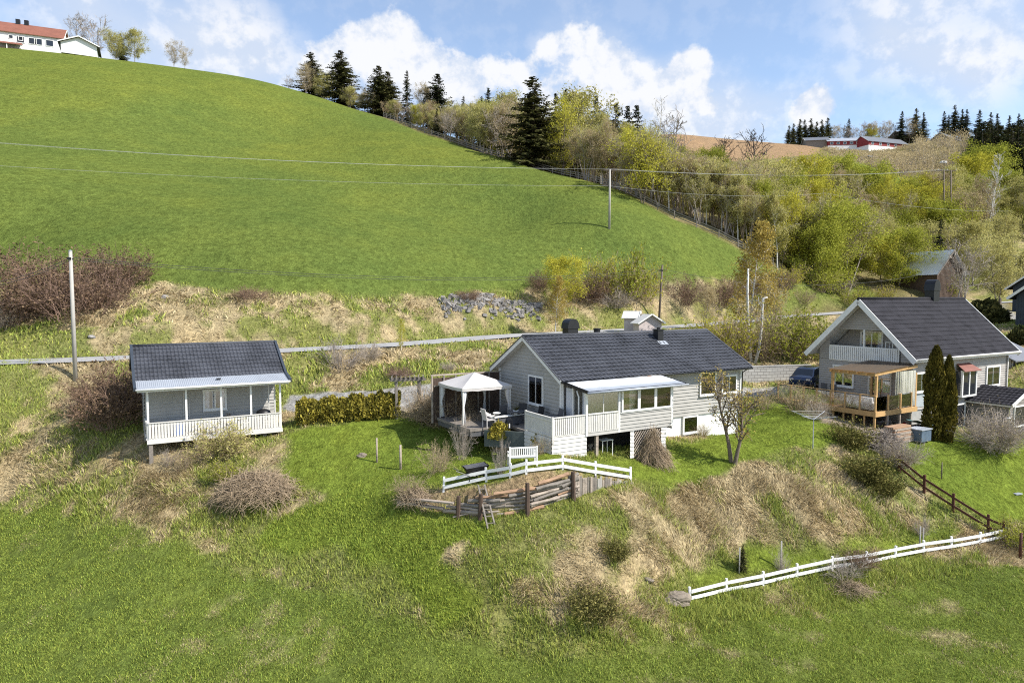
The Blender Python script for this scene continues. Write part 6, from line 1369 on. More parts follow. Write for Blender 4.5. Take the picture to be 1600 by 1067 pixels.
# ================================================================== by the neighbouring house
def junk(px, py, fn, name, label, cat, rz=0):
    p = onG(px, py); o = empty(name, p, TH + rz, label, cat); fn(o); return o
def f_bin(o):
    MB().box(-.55, .55, -.45, .45, 0, .72).build('body', M['bin'], o, bevel=.03); MB().box(-.6, .6, -.5, .5, .72, .8).build('lid', M['zinc'], o, bevel=.02)
junk(1436, 688, f_bin, 'storage_box', 'blue grey storage box with pale lid beside the thuja columns', 'box')
def f_tarp(o):
    m = MB(); V = []
    for i in range(9):
        for j in range(7): V.append((-.9 + i * .225, -.6 + j * .2, .75 - .10 * i * .55 + .05 * math.sin(i * 2 + j * 1.3)))
    m.add(V, [(i * 7 + j, (i + 1) * 7 + j, (i + 1) * 7 + j + 1, i * 7 + j + 1) for i in range(8) for j in range(6)]); m.build('sheet', M['teal'], o, True); m = MB(); m.box(-.85, .8, -.5, .5, 0, .28); m.build('support', M['wood_dark'], o)
junk(1436, 672, f_tarp, 'tarpaulin', 'teal tarpaulin slanting beside the stacked planks', 'tarpaulin')
def f_stack(o):
    rng = random.Random(2)
    for k in range(8): z = .06 + k * .125; MB().obox((rng.uniform(-.1, .1), rng.uniform(-.05, .05) + k * .03, z), ex, ey, Zu, 1.0 + rng.uniform(-.1, .1), .3, .055).build('plank', M['wood_warm' if k % 2 else 'wood_pale'], o)
junk(1408, 690, f_stack, 'plank_stack', 'stack of reddish weathered planks below the terrace corner', 'plank stack')
def f_red(o):
    m = MB(); m.lathe([(.05, 0), (.18, .05), (.2, .18), (.08, .26)], n=12); m.build('shell', paint('red_plastic', (.45, .02, .02), .4, .1, 3), o, True); o.scale = (1.8, 1, 1)
junk(1416, 664, f_red, 'plastic_tub', 'small red plastic tub lying by the plank stack', 'tub')
for k, (x, y, r_, h_, mt, lb) in enumerate([(1373,668,.2,.42,'planter','dark pot under the terrace edge'),(1381,668,.2,.45,'wood_pale','brown pot under the terrace edge'),(1389,664,.17,.34,'zinc','grey pot at the right of the two taller terrace pots')]): p = onG(x, y); pot((p.x, p.y, p.z), r_, h_, mt, lb if k != 2 else 'small grey pot next to the brown one under the terrace')
p = onG(1378, 698); heap(p, 1.15, .7, .8, 420, 'grey heap of branches and slats below the timber terrace', 'brush_heap', 'brush heap', 'twig_grey', 15, 1.0, .022)
p = onG(1270, 700); o = empty('clothes_dryer', p, .4, 'rotary clothes dryer with folded out arms on the lawn', 'clothes dryer'); hD = at(1270, 652, p.y).z - p.z
MB().tube([(0, 0, 0), (0, 0, hD)], .028, 8).build('pole', M['zinc'], o)
for k in range(4): a = k * math.pi / 2 + .3; MB().tube([(0, 0, hD - .12), (1.35 * math.cos(a), 1.35 * math.sin(a), hD + .22)], .016, 6).build('arm', M['zinc'], o)
m = MB()
for rr in (.5, .9, 1.3):
    z = hD - .12 + .34 * rr / 1.35; q = [(rr * math.cos(k * math.pi / 2 + .3), rr * math.sin(k * math.pi / 2 + .3), z) for k in range(5)]; m.tube(q, .007, 4)
m.build('line', M['offwhite'], o)
p = onG(1578, 696); o = empty('garden_lamp', p, 0, 'slim white garden lamp post before the annexe', 'lamp'); hL = at(1578, 655, p.y).z - p.z; MB().tube([(0, 0, 0), (0, 0, hL)], .035, 8).build('pole', M['white'], o); m = MB(); m.tube([(0, 0, hL), (-.1, 0, hL + .08), (-.3, 0, hL + .05)], [.03, .05, .07], 8); m.build('lamp_head', M['white'], o, True)
p = onG(1590, 772); o = empty('watering_tray', p, .3, 'small pale tray lying on the lawn', 'tray'); MB().box(-.25, .25, -.12, .12, 0, .06).build('tray', M['zinc'], o)
# boulder at the fence end, small stones
def rock(p, s, label, name='boulder', seed=1, mat='stone', group=None):
    bm = bmesh.new(); bmesh.ops.create_icosphere(bm, subdivisions=4, radius=1); rng = random.Random(seed); k = [rng.uniform(0, 9) for _ in range(6)]
    for v in bm.verts:
        c = v.co; f = 1 + .16 * math.sin(2.3 * c.x + k[0]) * math.sin(2.1 * c.y + k[1]) + .12 * math.sin(4.1 * c.z + k[2] + 2 * c.x) + .07 * math.sin(7 * c.y + k[3]) + .05 * math.sin(11 * c.x + k[4]) * math.sin(13 * c.y + 9 * c.z) + .03 * math.sin(23 * c.x + 19 * c.z + k[5]); v.co = Vector((c.x * s[0], c.y * s[1], max(-.4, c.z) * s[2])) * f
    me = bpy.data.meshes.new(name); bm.to_mesh(me); bm.free(); me.materials.append(M[mat]); o = bpy.data.objects.new(name, me); COL.objects.link(o); o.location = p; return tag(o, label, 'boulder', group)
M['boulder'] = paint('tan_boulder', (.20, .165, .125), .85, .35, 2.2, .8)
rock(onG(1052, 934), (.72, .45, .30), 'flat tan boulder at the near end of the long white fence', seed=3, mat='boulder')
rock(onG(566, 712), (.28, .18, .14), 'pale small stone in the lawn by the wooden posts', 'boulder', 4, 'boulder'); rock(onG(143, 528), (.26, .18, .18), 'light grey boulder on the roadside bank behind the grey pole', 'boulder', 5); rock(onG(257, 464), (.36, .24, .2), 'grey boulder on the bank edge right of the brown bushes', 'boulder', 6); rock(onG(1014, 905), (.22, .16, .12), 'small stone in the grass above the tan boulder', 'boulder', 7, 'boulder')
for i, (x, y) in enumerate([(1595,415),(1588,440)]): rock(onT(x, 135 + 4 * i), (1.2, .8, .8), ('grey rock in the clearing behind the barn', 'lower grey rock in the clearing behind the barn')[i], 'boulder', 11 + i)
def rubble():
    rng = random.Random(6); V, Fc = [], []; 
    for k in range(400):
        t = rng.random(); px = 690 + 150 * t + rng.uniform(-8, 8); py = 466 + 4 * t + abs(rng.gauss(0, 1)) * 9 + (14 if rng.random() < .15 else 0) - 6 * math.sin(3.14 * t)
        if px > 770: py += 6
        p = onG(px, min(py, 500)); r = rng.uniform(.12, .30) * (1.5 if rng.random() < .08 else 1); n = len(V); R3 = Matrix.Rotation(rng.uniform(0, 3), 3, 'Z') @ Matrix.Rotation(rng.uniform(0, 1), 3, 'X')
        for i in (-1, 1):
            for a, b in ((-1, -1), (1, -1), (1, 1), (-1, 1)): V.append(tuple(p + R3 @ Vector((a * r * rng.uniform(.6, 1.1), b * r * rng.uniform(.5, .9), i * r * rng.uniform(.4, .7))) + Zu * r * .3))
        Fc += [tuple(q + n for q in f) for f in ((0,3,2,1),(4,5,6,7),(0,1,5,4),(1,2,6,5),(2,3,7,6),(3,0,4,7))]
    o = mesh_np('rubble', V, Fc, M['rubble']); tag(o, 'heap of grey field stones spilling down the bank', kind='stuff')
M['rubble'] = paint('grey_rubble', (.22, .205, .19), .85, .4, .8, .3)
rubble()
# ---- car
def car():
    p = Vector(at(1262, 603, 54.0)); p.z = gz1(p.x, p.y) + .02; o = empty('parked_car', p, TH + R(20), 'dark blue hatchback parked beside the neighbouring house', 'car')
    prof = [(-2.0,.32),(-2.05,.62),(-1.95,.82),(-1.35,.93),(-.75,1.38),(-.35,1.48),(.75,1.5),(1.35,1.42),(1.85,1.02),(2.0,.9),(2.02,.45),(1.95,.3)]
    bm = bmesh.new(); rows = []
    for y, sc, dz in ((-.86,.97,.0),(-.82,1,.03),(-.6,1.0,.06),(0,1.01,.08),(.6,1.0,.06),(.82,1,.03),(.86,.97,.0)):
        rows.append([bm.verts.new((x * sc, y * (1 - .22 * max(0, (z - .9)) / .6), z + (dz if z > .5 else 0) - (.02 if abs(y) > .85 else 0))) for x, z in prof])
    n = len(prof)
    for a, b in zip(rows[:-1], rows[1:]):
        for k in range(n): bm.faces.new((a[k], a[(k + 1) % n], b[(k + 1) % n], b[k]))
    bm.faces.new(rows[0][::-1]); bm.faces.new(rows[-1]); bmesh.ops.recalc_face_normals(bm, faces=bm.faces)
    me = bpy.data.meshes.new('body'); bm.to_mesh(me); bm.free(); me.materials.append(M['car']); b = bpy.data.objects.new('body', me); COL.objects.link(b); b.parent = o; me.polygons.foreach_set('use_smooth', [True] * len(me.polygons))
    mo = b.modifiers.new('bevel', 'BEVEL'); mo.width = .05; mo.segments = 2
    for s in (-1, 1):
        m = MB(); y0, y1 = s * .845, s * .715
        m.add([(-1.2,y0,.98),(1.55,y0,1.0),(1.2,y1,1.38),(-.68,y1,1.36)], [(0,1,2,3)]); m.build('side_window', M['pane'], o)
    m = MB(); m.add([(-1.42,-.72,.99),(-1.42,.72,.99),(-.82,.6,1.42),(-.82,-.6,1.42)], [(0,1,2,3)]); m.build('windscreen', M['pane'], o)
    m = MB(); m.add([(1.9,-.66,1.08),(1.9,.66,1.08),(1.44,.58,1.46),(1.44,-.58,1.46)], [(0,1,2,3)]); m.build('rear_window', M['pane'], o)
    for x in (-1.28, 1.25):
        for s in (-1, 1):
            w_ = MB(); w_.tube([(x, s * .70, .32), (x, s * .9, .32)], .32, 18); wo = w_.build('wheel', M['tyre'], o); MB().tube([(x, s * .9, .32), (x, s * .915, .32)], .2, 14).build('rim', M['zinc'], wo)
    for s in (-1, 1): MB().box(-2.09, -1.98, s * .62 - .16, s * .62 + .16, .66, .8).build('headlight', M['glass'], o); MB().box(1.98, 2.06, s * .66 - .1, s * .66 + .1, .75, .98).build('tail_light', M['red'], o)
car()
# ---- block wall
q0, q1 = at(1160, 601, 55.6), at(1266, 598, 57.2); o = empty('block_wall', (q0.x, q0.y, q0.z), math.atan2(q1.y - q0.y, q1.x - q0.x), 'pale concrete block retaining wall along the driveway', 'retaining wall')
Lw = math.hypot(q1.x - q0.x, q1.y - q0.y); MB().box(0, Lw, 0, .3, -.6, 1.42).build('blocks', M['blocks'], o); MB().box(-.02, Lw + .02, -.03, .33, 1.42, 1.5).build('coping', M['concrete'], o)
# ---- mail sheds by the road
def mailshed(px, py, Y, w, h, rz, label):
    p = onT(px, Y); p.z = max(p.z, at(px, py, Y).z); o = empty('mail_shed', p, rz, label, 'shed'); M_ = paint('pinkish_boards', (.55, .47, .45), .7, .12, 3)
    m = MB(); m.box(-w / 2, w / 2, .6, .7, -.5, h); m.box(-w / 2, -w / 2 + .08, -.5, .6, -.5, h); m.box(w / 2 - .08, w / 2, -.5, .6, -.5, h); m.prism([(-w / 2, -.5, h), (w / 2, -.5, h), (0, -.5, h + w * .3)], (0, .08, 0)); m.box(-w / 2 + .08, w / 2 - .08, -.5, -.42, h * .25, h); m.build('wall', M_, o)
    m = MB()
    for s in (-1, 1): m.prism([(0, -.85, h + w * .33), (s * (w / 2 + .25), -.85, h - .06), (s * (w / 2 + .25), -.85, h - .13), (0, -.85, h + w * .33 - .07)], (0, 1.8, 0))
    m.build('roof', M['offwhite'], o)
    for s in (-1, 1): MB().beam((s * .02, -.88, h + w * .33), (s * (w / 2 + .27), -.88, h - .08), .04, .14).build('barge_board', M['white'], o)
mailshed(1012, 528, 70, 2.6, 1.55, R(18), 'small pinkish mailbox shed with white gable by the road'); mailshed(988, 526, 72.5, 2.0, 1.6, R(70), 'second mailbox shed with half hidden roof by the road')
# ================================================================== far buildings
def barnhouse(name, p, rz, Lx, Wy, hw, hr, wallm, roofm, label, cat, over=.4, wins=(), base=0, basem=None, trim='white', boards=True):
    o = empty(name, p, rz, label, cat); sl2 = (hr - hw) / (Wy / 2)
    m = MB(); m.prism([(0, 0, -1.5 if not base else base), (0, Wy, -1.5 if not base else base), (0, Wy, hw), (0, Wy / 2, hr), (0, 0, hw)], (Lx, 0, 0)); m.build('wall', M[wallm], o)
    if base: MB().box(.05, Lx - .05, .05, Wy - .05, -2.5, base).build('base', M[basem], o)
    m = MB(); z0 = hw - sl2 * over
    m.prism([(-over, -over, z0 + .06), (-over, Wy / 2, hr + .06), (-over, Wy / 2, hr + .2), (-over, -over, z0 + .2)], (Lx + 2 * over, 0, 0)); m.prism([(-over, Wy + over, z0 + .06), (-over, Wy / 2, hr + .06), (-over, Wy / 2, hr + .2), (-over, Wy + over, z0 + .2)], (Lx + 2 * over, 0, 0)); rf_ = m.build('roof', M[roofm], o)
    if trim:
        for x in (-over - .03, Lx + over + .03): m = MB(); m.beam((x, -over, z0 + .1), (x, Wy / 2, hr + .1), .06, .25); m.beam((x, Wy / 2, hr + .1), (x, Wy + over, z0 + .1), .06, .25); m.build('barge_board', M[trim], o)
    for (x, z, w, h) in wins: window(o, (x, 0, z), ex, -ey, w, h, 2 if w > 1 else 1, fw=.14, depth=.1, sill=False)
    return o, rf_
# timber barn behind the neighbouring house
p = at(1463, 452, 119); p.z = gz1(p.x, p.y) - .2; zb = at(1463, 424, 119).z - p.z; zr = at(1490, 392, 121).z - p.z
o = empty('barn', p, R(-72), 'brown timber barn with pale metal roof beside the road', 'barn'); bl, bw_ = 8.6, 6.2
m = MB(); m.prism([(-bl, 0, -2), (0, 0, -2), (0, 0, zb), (-bl, 0, zb)], (0, .1, 0)); m.prism([(0, 0, -2), (0, bw_, -2), (0, bw_, zb), (0, bw_ / 2, zr), (0, 0, zb)], (-.1, 0, 0)); m.prism([(-bl, 0, -2), (-bl, bw_, -2), (-bl, bw_, zb), (-bl, bw_ / 2, zr), (-bl, 0, zb)], (.1, 0, 0)); m.prism([(-bl, bw_, -2), (0, bw_, -2), (0, bw_, zb), (-bl, bw_, zb)], (0, -.1, 0)); m.build('wall', M['barn'], o)
s2 = (zr - zb) / (bw_ / 2); m = MB(); m.tiles((-bl - .3, bw_ / 2, zr + .1), (1, 0, 0), (0, -1, -s2), bl + 1.0, (bw_ / 2 + .6) * math.hypot(1, s2), .45, 2.4, .03, .02, 4, True); m.tiles((-bl - .3, bw_ / 2, zr + .1), (1, 0, 0), (0, 1, -s2), bl + 1.0, (bw_ / 2 + .6) * math.hypot(1, s2), .45, 2.4, .03, .02, 4, True); m.keep = True; m.build('roof', M['barn_sheet'], o, True)
m = MB(); m.beam((.66, -.6, zb - .6 * s2 + .03), (.66, bw_ / 2, zr + .03), .06, .2); m.beam((.66, bw_ / 2, zr + .03), (.66, bw_ + .6, zb - .6 * s2 + .03), .06, .2); m.build('barge_board', M['wood_grey'], o)
m = MB(); 
for k in range(22): y = .02 + k * .28; m.box(.002, .03, y, y + .05, -1.8, zb + s2 * min(y, bw_ - y) - .05)
m.build('batten', M['barn'], o)
# navy house at the edge
p = at(1701, 522, 74); p.z = at(1590, 522, 79).z; o = empty('house', p, TH, 'dark navy house cut by the picture edge', 'house'); hwall = at(1590, 462, 79).z - p.z
m = MB(); m.prism([(0, 0, -1), (0, 7, -1), (0, 7, hwall), (0, 3.5, hwall + 2.6), (0, 0, hwall)], (9, 0, 0)); m.build('wall', M['navy'], o); m = MB()
for k in range(24): m.box(-.03, 0, .1 + k * .29, .14 + k * .29, -.5, hwall)
m.build('batten', M['navy'], o)
m = MB(); m.prism([(-.7, -.7, hwall - .45), (-.7, 3.5, hwall + 2.7), (-.7, 3.5, hwall + 2.9), (-.7, -.7, hwall - .25)], (10, 0, 0)); m.prism([(-.7, 7.7, hwall - .45), (-.7, 3.5, hwall + 2.7), (-.7, 3.5, hwall + 2.9), (-.7, 7.7, hwall - .25)], (10, 0, 0)); m.build('roof', M['tile_b'], o); verge(o, -.75, [(-.7, hwall - .3), (3.5, hwall + 2.85), (7.7, hwall - .3)], .06, .3)
m = MB(); m.box(-1.4, 0, .2, 3.2, .5, .62); m.build('balcony_floor', M['wood_grey'], o); m = MB(); picket(m, (-1.4, 3.2, .6), (-1.4, .2, .6), .9, .16, .09); m.build('balcony_railing', M['zinc'], o); MB().tube([(-.1, -.75, hwall - .4), (-.1, -.1, hwall - .8), (-.1, -.1, 0)], .05, 6).build('downpipe', M['white'], o)
p = at(1655, 470, 100); p.z = at(1600, 470, 100).z - 2; barnhouse('house', p, TH, 8, 6, 4.2, 6.4, 'navy', 'tile_b', 'gable of a dark house further up the road at the picture edge', 'house', .8)
# hilltop farm
p = at(-60, 78, 192); zt = at(0, 51, 192).z; p = Vector((p.x, 190, at(0, 72, 190).z - 2.0))
pL, pR = at(-40, 70, 186), at(98, 77, 194); rzF = math.atan2(pR.y - pL.y, pR.x - pL.x); LF = math.hypot(pR.x - pL.x, pR.y - pL.y); zb = min(gz1(pL.x, pL.y), gz1(pR.x, pR.y)); ze = at(98, 60, 194).z - zb; 
M['farm_white'] = paint('farm_white', (.72, .72, .70), .6, .05, 1)
wins = [(x, ze - 2.6, 1.6, 1.5) for x in (9.5, 12.2, LF - 6.4, LF - 3.8)] + [(LF - 12.2, ze - 1.8, .8, .8), (LF - 10, ze - 2.0, .8, 1.1), (LF - 16, ze - 2.0, .8, .9)]
o, r_ = barnhouse('farmhouse', (pL.x, pL.y, zb), rzF, LF, 9, ze, at(0, 36, 190).z - zb + 1.0, 'farm_white', 'red_tile', 'long white farmhouse with red tiled roof on the hilltop', 'farmhouse', .5, wins)
hrF = at(0, 36, 190).z - zb + 1.0
for x in (LF * .45, LF - 9): MB().box(x - .5, x + .5, 4.1, 5.0, hrF - .5, hrF + 1.3).build('chimney', M['dark_metal'], r_)
m = MB(); m.prism([(LF - 16, -3.2, ze - 4.2), (LF - 8.5, -3.2, ze - 4.2), (LF - 9.5, 0, ze - 2.9), (LF - 15, 0, ze - 2.9)], (0, 0, .12)); pch = m.build('porch_roof', M['red_tile'], o)
for x in (LF - 15.6, LF - 12.2, LF - 8.9): MB().box(x - .1, x + .1, -3.0, -2.8, ze - 6.5, ze - 4.2).build('porch_post', M['white'], pch)
MB().box(LF - 15.5, LF - 9, -2.6, -.02, ze - 6.5, ze - 5.0).build('porch_wall', M['wood_dark'], pch)
p = at(100, 84, 193); zb = gz1(p.x, p.y) - .5; o, r_ = barnhouse('farm_annexe', (p.x, p.y, zb), R(-62), 8, 8.2, at(100, 80, 193).z - zb, at(122, 74, 195).z - zb, 'farm_white', 'tile', 'small white gabled house half sunk behind the hill crest', 'house', .7)
MB().box(-.02, .0, 1, 2, 0, 0.01)
window(o, (0, 5.0, at(113, 81, 193).z - zb - 1.0), -ey, -ex, .9, 1.1, 1, fw=.1, sill=False)
def groundset(px, py, Y): p = at(px, py, Y); return Vector((p.x, p.y, p.z))
# red barns on the far slope
def farbarn(x0, x1, ytop_l, ytop_r, ye_l, ye_r, yb, Y0, Y1, wallm, roofm, label, base=None, name='barn', wins=0):
    a, b = at(x0, yb, Y0), at(x1, yb, Y1); zb = min(a.z, b.z); rz = math.atan2(b.y - a.y, b.x - a.x); L = math.hypot(b.x - a.x, b.y - a.y); he = at(x0, ye_l, Y0).z - zb; hr = at(x0, ytop_l, Y0 + 4).z - zb
    W = [(L * (k + .5) / wins - .6, he - 1.5, 1.2, .9) for k in range(wins)]
    return barnhouse(name, (a.x, a.y, zb), rz, L, 9, he, max(hr, he + .8), wallm, roofm, label, 'barn', .5, W, base=base or 0, basem='slab')
M['barn_roof'] = paint('grey_barn_roof', (.14, .15, .17), .5, .1, .3)
farbarn(1357, 1417, 213, 212, 220, 219, 235, 330, 338, 'red', 'barn_roof', 'red barn with white base and dark roof on the far slope', 2.6, wins=5)
farbarn(1294, 1356, 217, 217, 221, 222, 234, 338, 336, 'red', 'zinc', 'lower red barn with pale roof beside the taller red one', 2.4, wins=6)
farbarn(1259, 1294, 216, 216, 220, 220, 231, 342, 340, 'wood_grey', 'barn_roof', 'grey shed with dark roof at the end of the red barns')
farbarn(1412, 1447, 205, 206, 211, 211, 222, 346, 352, 'wood_dark', 'barn_roof', 'dark low shed above the red barns')
farbarn(1484, 1504, 208, 207, 215, 215, 222, 335, 343, 'wood_grey', 'barn_roof', 'grey roofed house among the far spruces', name='house')
farbarn(1368, 1393, 243, 243, 247, 247, 252, 290, 294, 'wood_grey', 'wood_grey', 'small grey shed in the scrub below the red barns', name='shed')
# ================================================================== poles and wires
def pole(px, py, tx, ty, Y, r, label, mat='pole'):
    b = onT(px, Y) if py is None else onG(px, py); t = at(tx, ty, b.y) - b; o = empty('utility_pole', b, 0, label, 'utility pole'); MB().tube([(0, 0, -.4), t], [r, r * .75], 10).build('shaft', M[mat], o, True); return o, b, b + t
oP, bP, tP = pole(118, 593, 110, 393, 46, .14, 'weathered grey pole by the road behind the cottage')
m = MB(); q = tP - bP; m.box(q.x - .1, q.x + .1, q.y - .2, q.y - .1, q.z - .55, q.z - .4); m.tube([q - Zu * .48 + Vector((-.2, 0, 0)), q - Zu * .48 + Vector((.2, 0, 0))], .03, 6); m.build('bracket', M['dark_metal'], oP)
MB().lathe([(.115, 0), (.115, .06), (.02, .1)], q, 10).build('cap', M['zinc'], oP)
oM, bM, tM = pole(1029, None, 1035, 414, 84, .15, 'dark brown leaning pole by the road behind the mail sheds', 'pole_dark')
m = MB(); q = tM - bM; m.box(q.x - .45, q.x + .1, q.y - .12, q.y - .04, q.z - .75, q.z - .6); m.build('bracket', M['dark_metal'], oM)
oF, bF, tF = pole(952, 357, 953, 265, 98, .17, 'pale pole standing alone in the green field')
m = MB(); q = tF - bF; m.box(q.x - .9, q.x + .9, q.y - .08, q.y + .08, q.z - .18, q.z - .02); m.build('crossarm', M['pole_dark'], oF)
pj, tj = [], []
for x, lb in ((1475, 'first pole of the twin pole pair in the wood'), (1486, 'second pole of the twin pole pair in the wood')):
    oo, bb, tt = pole(x, None, x, 266, 148, .16, lb, 'pole_dark'); tj.append(tt); pj.append((oo, bb))
m = MB(); a_ = tj[0] - pj[0][1]; b_ = tj[1] - pj[0][1]; m.beam(a_ - Vector((1.6, 0, .1)), b_ + Vector((1.0, 0, -.1)), .12, .16); m.build('crossarm', M['pole_dark'], pj[0][0])
m = MB()
for t_ in (-1.2, .75, 2.6): m.tube([a_ + Vector((t_, 0, 0)), a_ + Vector((t_, 0, .25))], .05, 6)
m.build('insulator', M['white'], pj[0][0])
oB, bB, tB = pole(1508, None, 1507, 412, 117, .13, 'grey pole with a slanting prop before the barn gable', 'pole'); e = at(1497, 468, 117) - bB; MB().tube([e, tB - bB - Zu * .4], .1, 8).build('prop', M['pole'], oB)
def gatepost(px, py, h, label): p = onT(px, py); o = empty('post', p, .2, label, 'post'); MB().box(-.12, .12, -.12, .12, -.3, h).build('shaft', M['pole_dark'], o); MB().lathe([(.17, h), (.02, h + .1)], n=4).build('cap', M['pole_dark'], o)
gatepost(1562, 100, 1.9, 'square dark gate post by the driveway')
def wire(pts, label, r, mat='wire', sag=1.0, group='power lines'):
    o = None; Q = []
    for a, b in zip(pts[:-1], pts[1:]):
        n = 20
        for k in range(n): t = k / n; Q.append(a.lerp(b, t) - Zu * sag * 4 * t * (1 - t))
    Q.append(pts[-1]); m = MB(); m.tube(Q, r, 4); o = m.build('power_line', M[mat], None); tag(o, label, 'power line', group); return o
M['wire'] = paint('aluminium_wire', (.42, .42, .40), .5, .05, 1, 0); M['wire_dark'] = paint('black_cable', (.05, .05, .05), .6, .05, 1, 0)
far_l = at(-260, 205, 84); tw = tj[0] + Vector((-.4, 0, .2))
for k, dx in enumerate((-.8, 0, .8)): wire([far_l + Vector((dx, 2 * dx, .25 * k)), tF + Vector((dx, .0, .05)), tw + Vector((dx * 1.5 + .8, 0, 0))], ('lowest of three pale wires crossing above the field', 'middle of three pale wires crossing above the field', 'upper of three pale wires crossing above the field')[k], .010, sag=1.1)
tl = tF - Zu * 2.3; wire([at(-260, 242, 80), tl, at(1290, 302, 120), at(1580, 330, 140)], 'single pale wire strung lower across the field and wood', .013, sag=.9)
for k in (0, 1): wire([at(-200, 430 + 8 * k, 42), tP - Zu * (.4 + .15 * k), tM - Zu * (.5 + .3 * k)], ('upper black cable between the two roadside poles', 'lower black cable between the two roadside poles')[k], .016, 'wire_dark', 1.2)
wire([tM - Zu * .5, at(1290, 445, 104), tB], 'black cable from the roadside pole to the barn pole', .018, 'wire_dark', .8)
# ---- long pasture fence along the field edge
def pasture_fence():
    pts = [at(*e) for e in [(596,182,181.5)] + EDGE[3:]]; pts = resample([Vector((p.x, p.y, 0)) for p in pts], 2.6); o = None; P = []
    for p in pts: q = Vector((p.x + .5, p.y + .5, 0)); q.z = gz1(q.x, q.y); P.append(q)
    P = P[:48]; o = empty('pasture_fence', P[0], 0, 'long grey rail fence along the edge of the green field', 'fence')
    for p in P: q = p - P[0]; MB().beam(q - Zu * .3, q + Zu * 1.25, .13, .13, (0, 1, 0)).build('post', M['wood_grey'], o)
    for a, b in zip(P[:-1], P[1:]):
        m = MB()
        for z in (.35, .75, 1.12): m.beam(a - P[0] + Zu * z, b - P[0] + Zu * z, .05, .13)
        m.build('rail', M['wood_grey'], o)
pasture_fence()
wf = [onT(x, y) for x, y in ((1512,134),(1528,134),(1545,135),(1562,135),(1578,134))]
o = rail_fence(wf, 'white board fence in the meadow behind the barn', 1.0, (.95,), 'wood_pale', .12, .05, .16, seedz=9)
wb = onT(1474, 136); wl = [(1436,275,225,'white boat or trailer cover in the far scrub')]
for x, y, Y, lb in ((1474,255,262,'white caravan in the scrub on the far slope'),):
    p = at(x, y, Y); o = empty('caravan', p, .1, lb, 'caravan'); o.scale = (.6, .6, .6); MB().box(-1.9, 1.9, -1, 1, -.2, 1.1).build('body', M['white'], o, bevel=.25); MB().box(-1.2, .4, -1.02, -1.0, .4, .8).build('window', M['pane'], o)
# ------------------------------------------------------------------ sun, sky, clouds
SUN_EL, SUN_AZ = R(44), math.atan2(.95, -.34)          # azimuth from +Y towards +X
sd_ = Vector((math.sin(SUN_AZ) * math.cos(SUN_EL), math.cos(SUN_AZ) * math.cos(SUN_EL), math.sin(SUN_EL)))
sl = bpy.data.lights.new('sun', 'SUN'); sl.energy = 5.0; sl.angle = R(.53); sl.color = (1, .955, .88)
so = bpy.data.objects.new('sun', sl); COL.objects.link(so); so.rotation_euler = (-sd_).to_track_quat('-Z', 'Y').to_euler(); so.location = (60, -30, 80)
w = bpy.data.worlds.new('World'); SC.world = w; w.use_nodes = True
t = w.node_tree; nn, ll = t.nodes, t.links
bg = nn['Background']; bg.inputs[1].default_value = .15
sky = nn.new('ShaderNodeTexSky'); sky.sky_type = 'NISHITA'; sky.sun_disc = False; sky.sun_elevation = SUN_EL; sky.sun_rotation = SUN_AZ
sky.air_density = 1.0; sky.dust_density = .2; sky.ozone_density = 2.0; sky.altitude = 300
tc = nn.new('ShaderNodeTexCoord'); D = tc.outputs['Generated']
def wm(op, a, b=0.0, c=None):
    x = nn.new('ShaderNodeMath'); x.operation = op
    for i, v in enumerate((a, b, c)):
        if v is None: continue
        if isinstance(v, (int, float)): x.inputs[i].default_value = v
        else: ll.new(v, x.inputs[i])
    return x.outputs[0]
def wn(vec, scale, detail, rough, off=(0, 0, 0), sc=(1, 1, 1)):
    mp = nn.new('ShaderNodeMapping'); ll.new(vec, mp.inputs[0]); mp.inputs['Location'].default_value = off; mp.inputs['Scale'].default_value = sc
    x = nn.new('ShaderNodeTexNoise'); ll.new(mp.outputs[0], x.inputs['Vector']); x.inputs['Scale'].default_value = scale; x.inputs['Detail'].default_value = detail; x.inputs['Roughness'].default_value = rough
    return x.outputs['Fac']
# cumulus heads of this sky and the thin veil round them, each by its bearing: place, reach, weight
BANKS = [(600,75,95,1.15),(660,110,110,1.1),(560,110,100,1.0),(510,70,70,.75),(740,130,100,1.05),(820,135,90,1.05),(895,75,85,1.3),(945,95,80,1.2),(960,140,90,1.1),(880,140,90,1.1),(1078,88,52,1.15),(1090,135,60,1.0),(1040,150,70,.95),(1140,165,60,.75),(1275,150,52,.95),(1262,180,50,.7),(470,120,70,.7),(340,60,60,.55),(240,30,60,.45),(150,15,70,.45)]
HAZE = [(1060,190,170,.95),(1160,190,110,.7),(1400,5,150,.8),(1530,30,170,.9),(1570,110,90,.45),(240,100,240,.85),(60,10,140,.5),(430,90,150,.75),(640,120,170,.8),(920,120,160,.8),(1265,165,85,.75)]
HOLES = [(712,10,95,.75),(790,30,70,.45),(487,0,85,.7),(1022,50,60,.6),(1180,70,120,.5)]
def blob(px, py, r):
    d0 = at(px, py, 100).normalized()
    x = nn.new('ShaderNodeVectorMath'); x.operation = 'DISTANCE'; ll.new(D, x.inputs[0]); x.inputs[1].default_value = d0
    mr = nn.new('ShaderNodeMapRange'); mr.interpolation_type = 'SMOOTHSTEP'; ll.new(x.outputs['Value'], mr.inputs[0])
    mr.inputs[1].default_value = 0; mr.inputs[2].default_value = r / FPX; mr.inputs[3].default_value = 1; mr.inputs[4].default_value = 0
    return mr.outputs[0]
def total(L):
    acc = None
    for px, py, r, wt in L:
        b = wm('MULTIPLY', blob(px, py, r), wt); acc = b if acc is None else wm('ADD', acc, b)
    return acc
acc = wm('MINIMUM', total(BANKS), 1.2)
veil = wm('MINIMUM', total(HAZE), 1.1)
hole = total(HOLES); acc = wm('SUBTRACT', acc, hole); veil = wm('SUBTRACT', veil, wm('MULTIPLY', hole, .9))
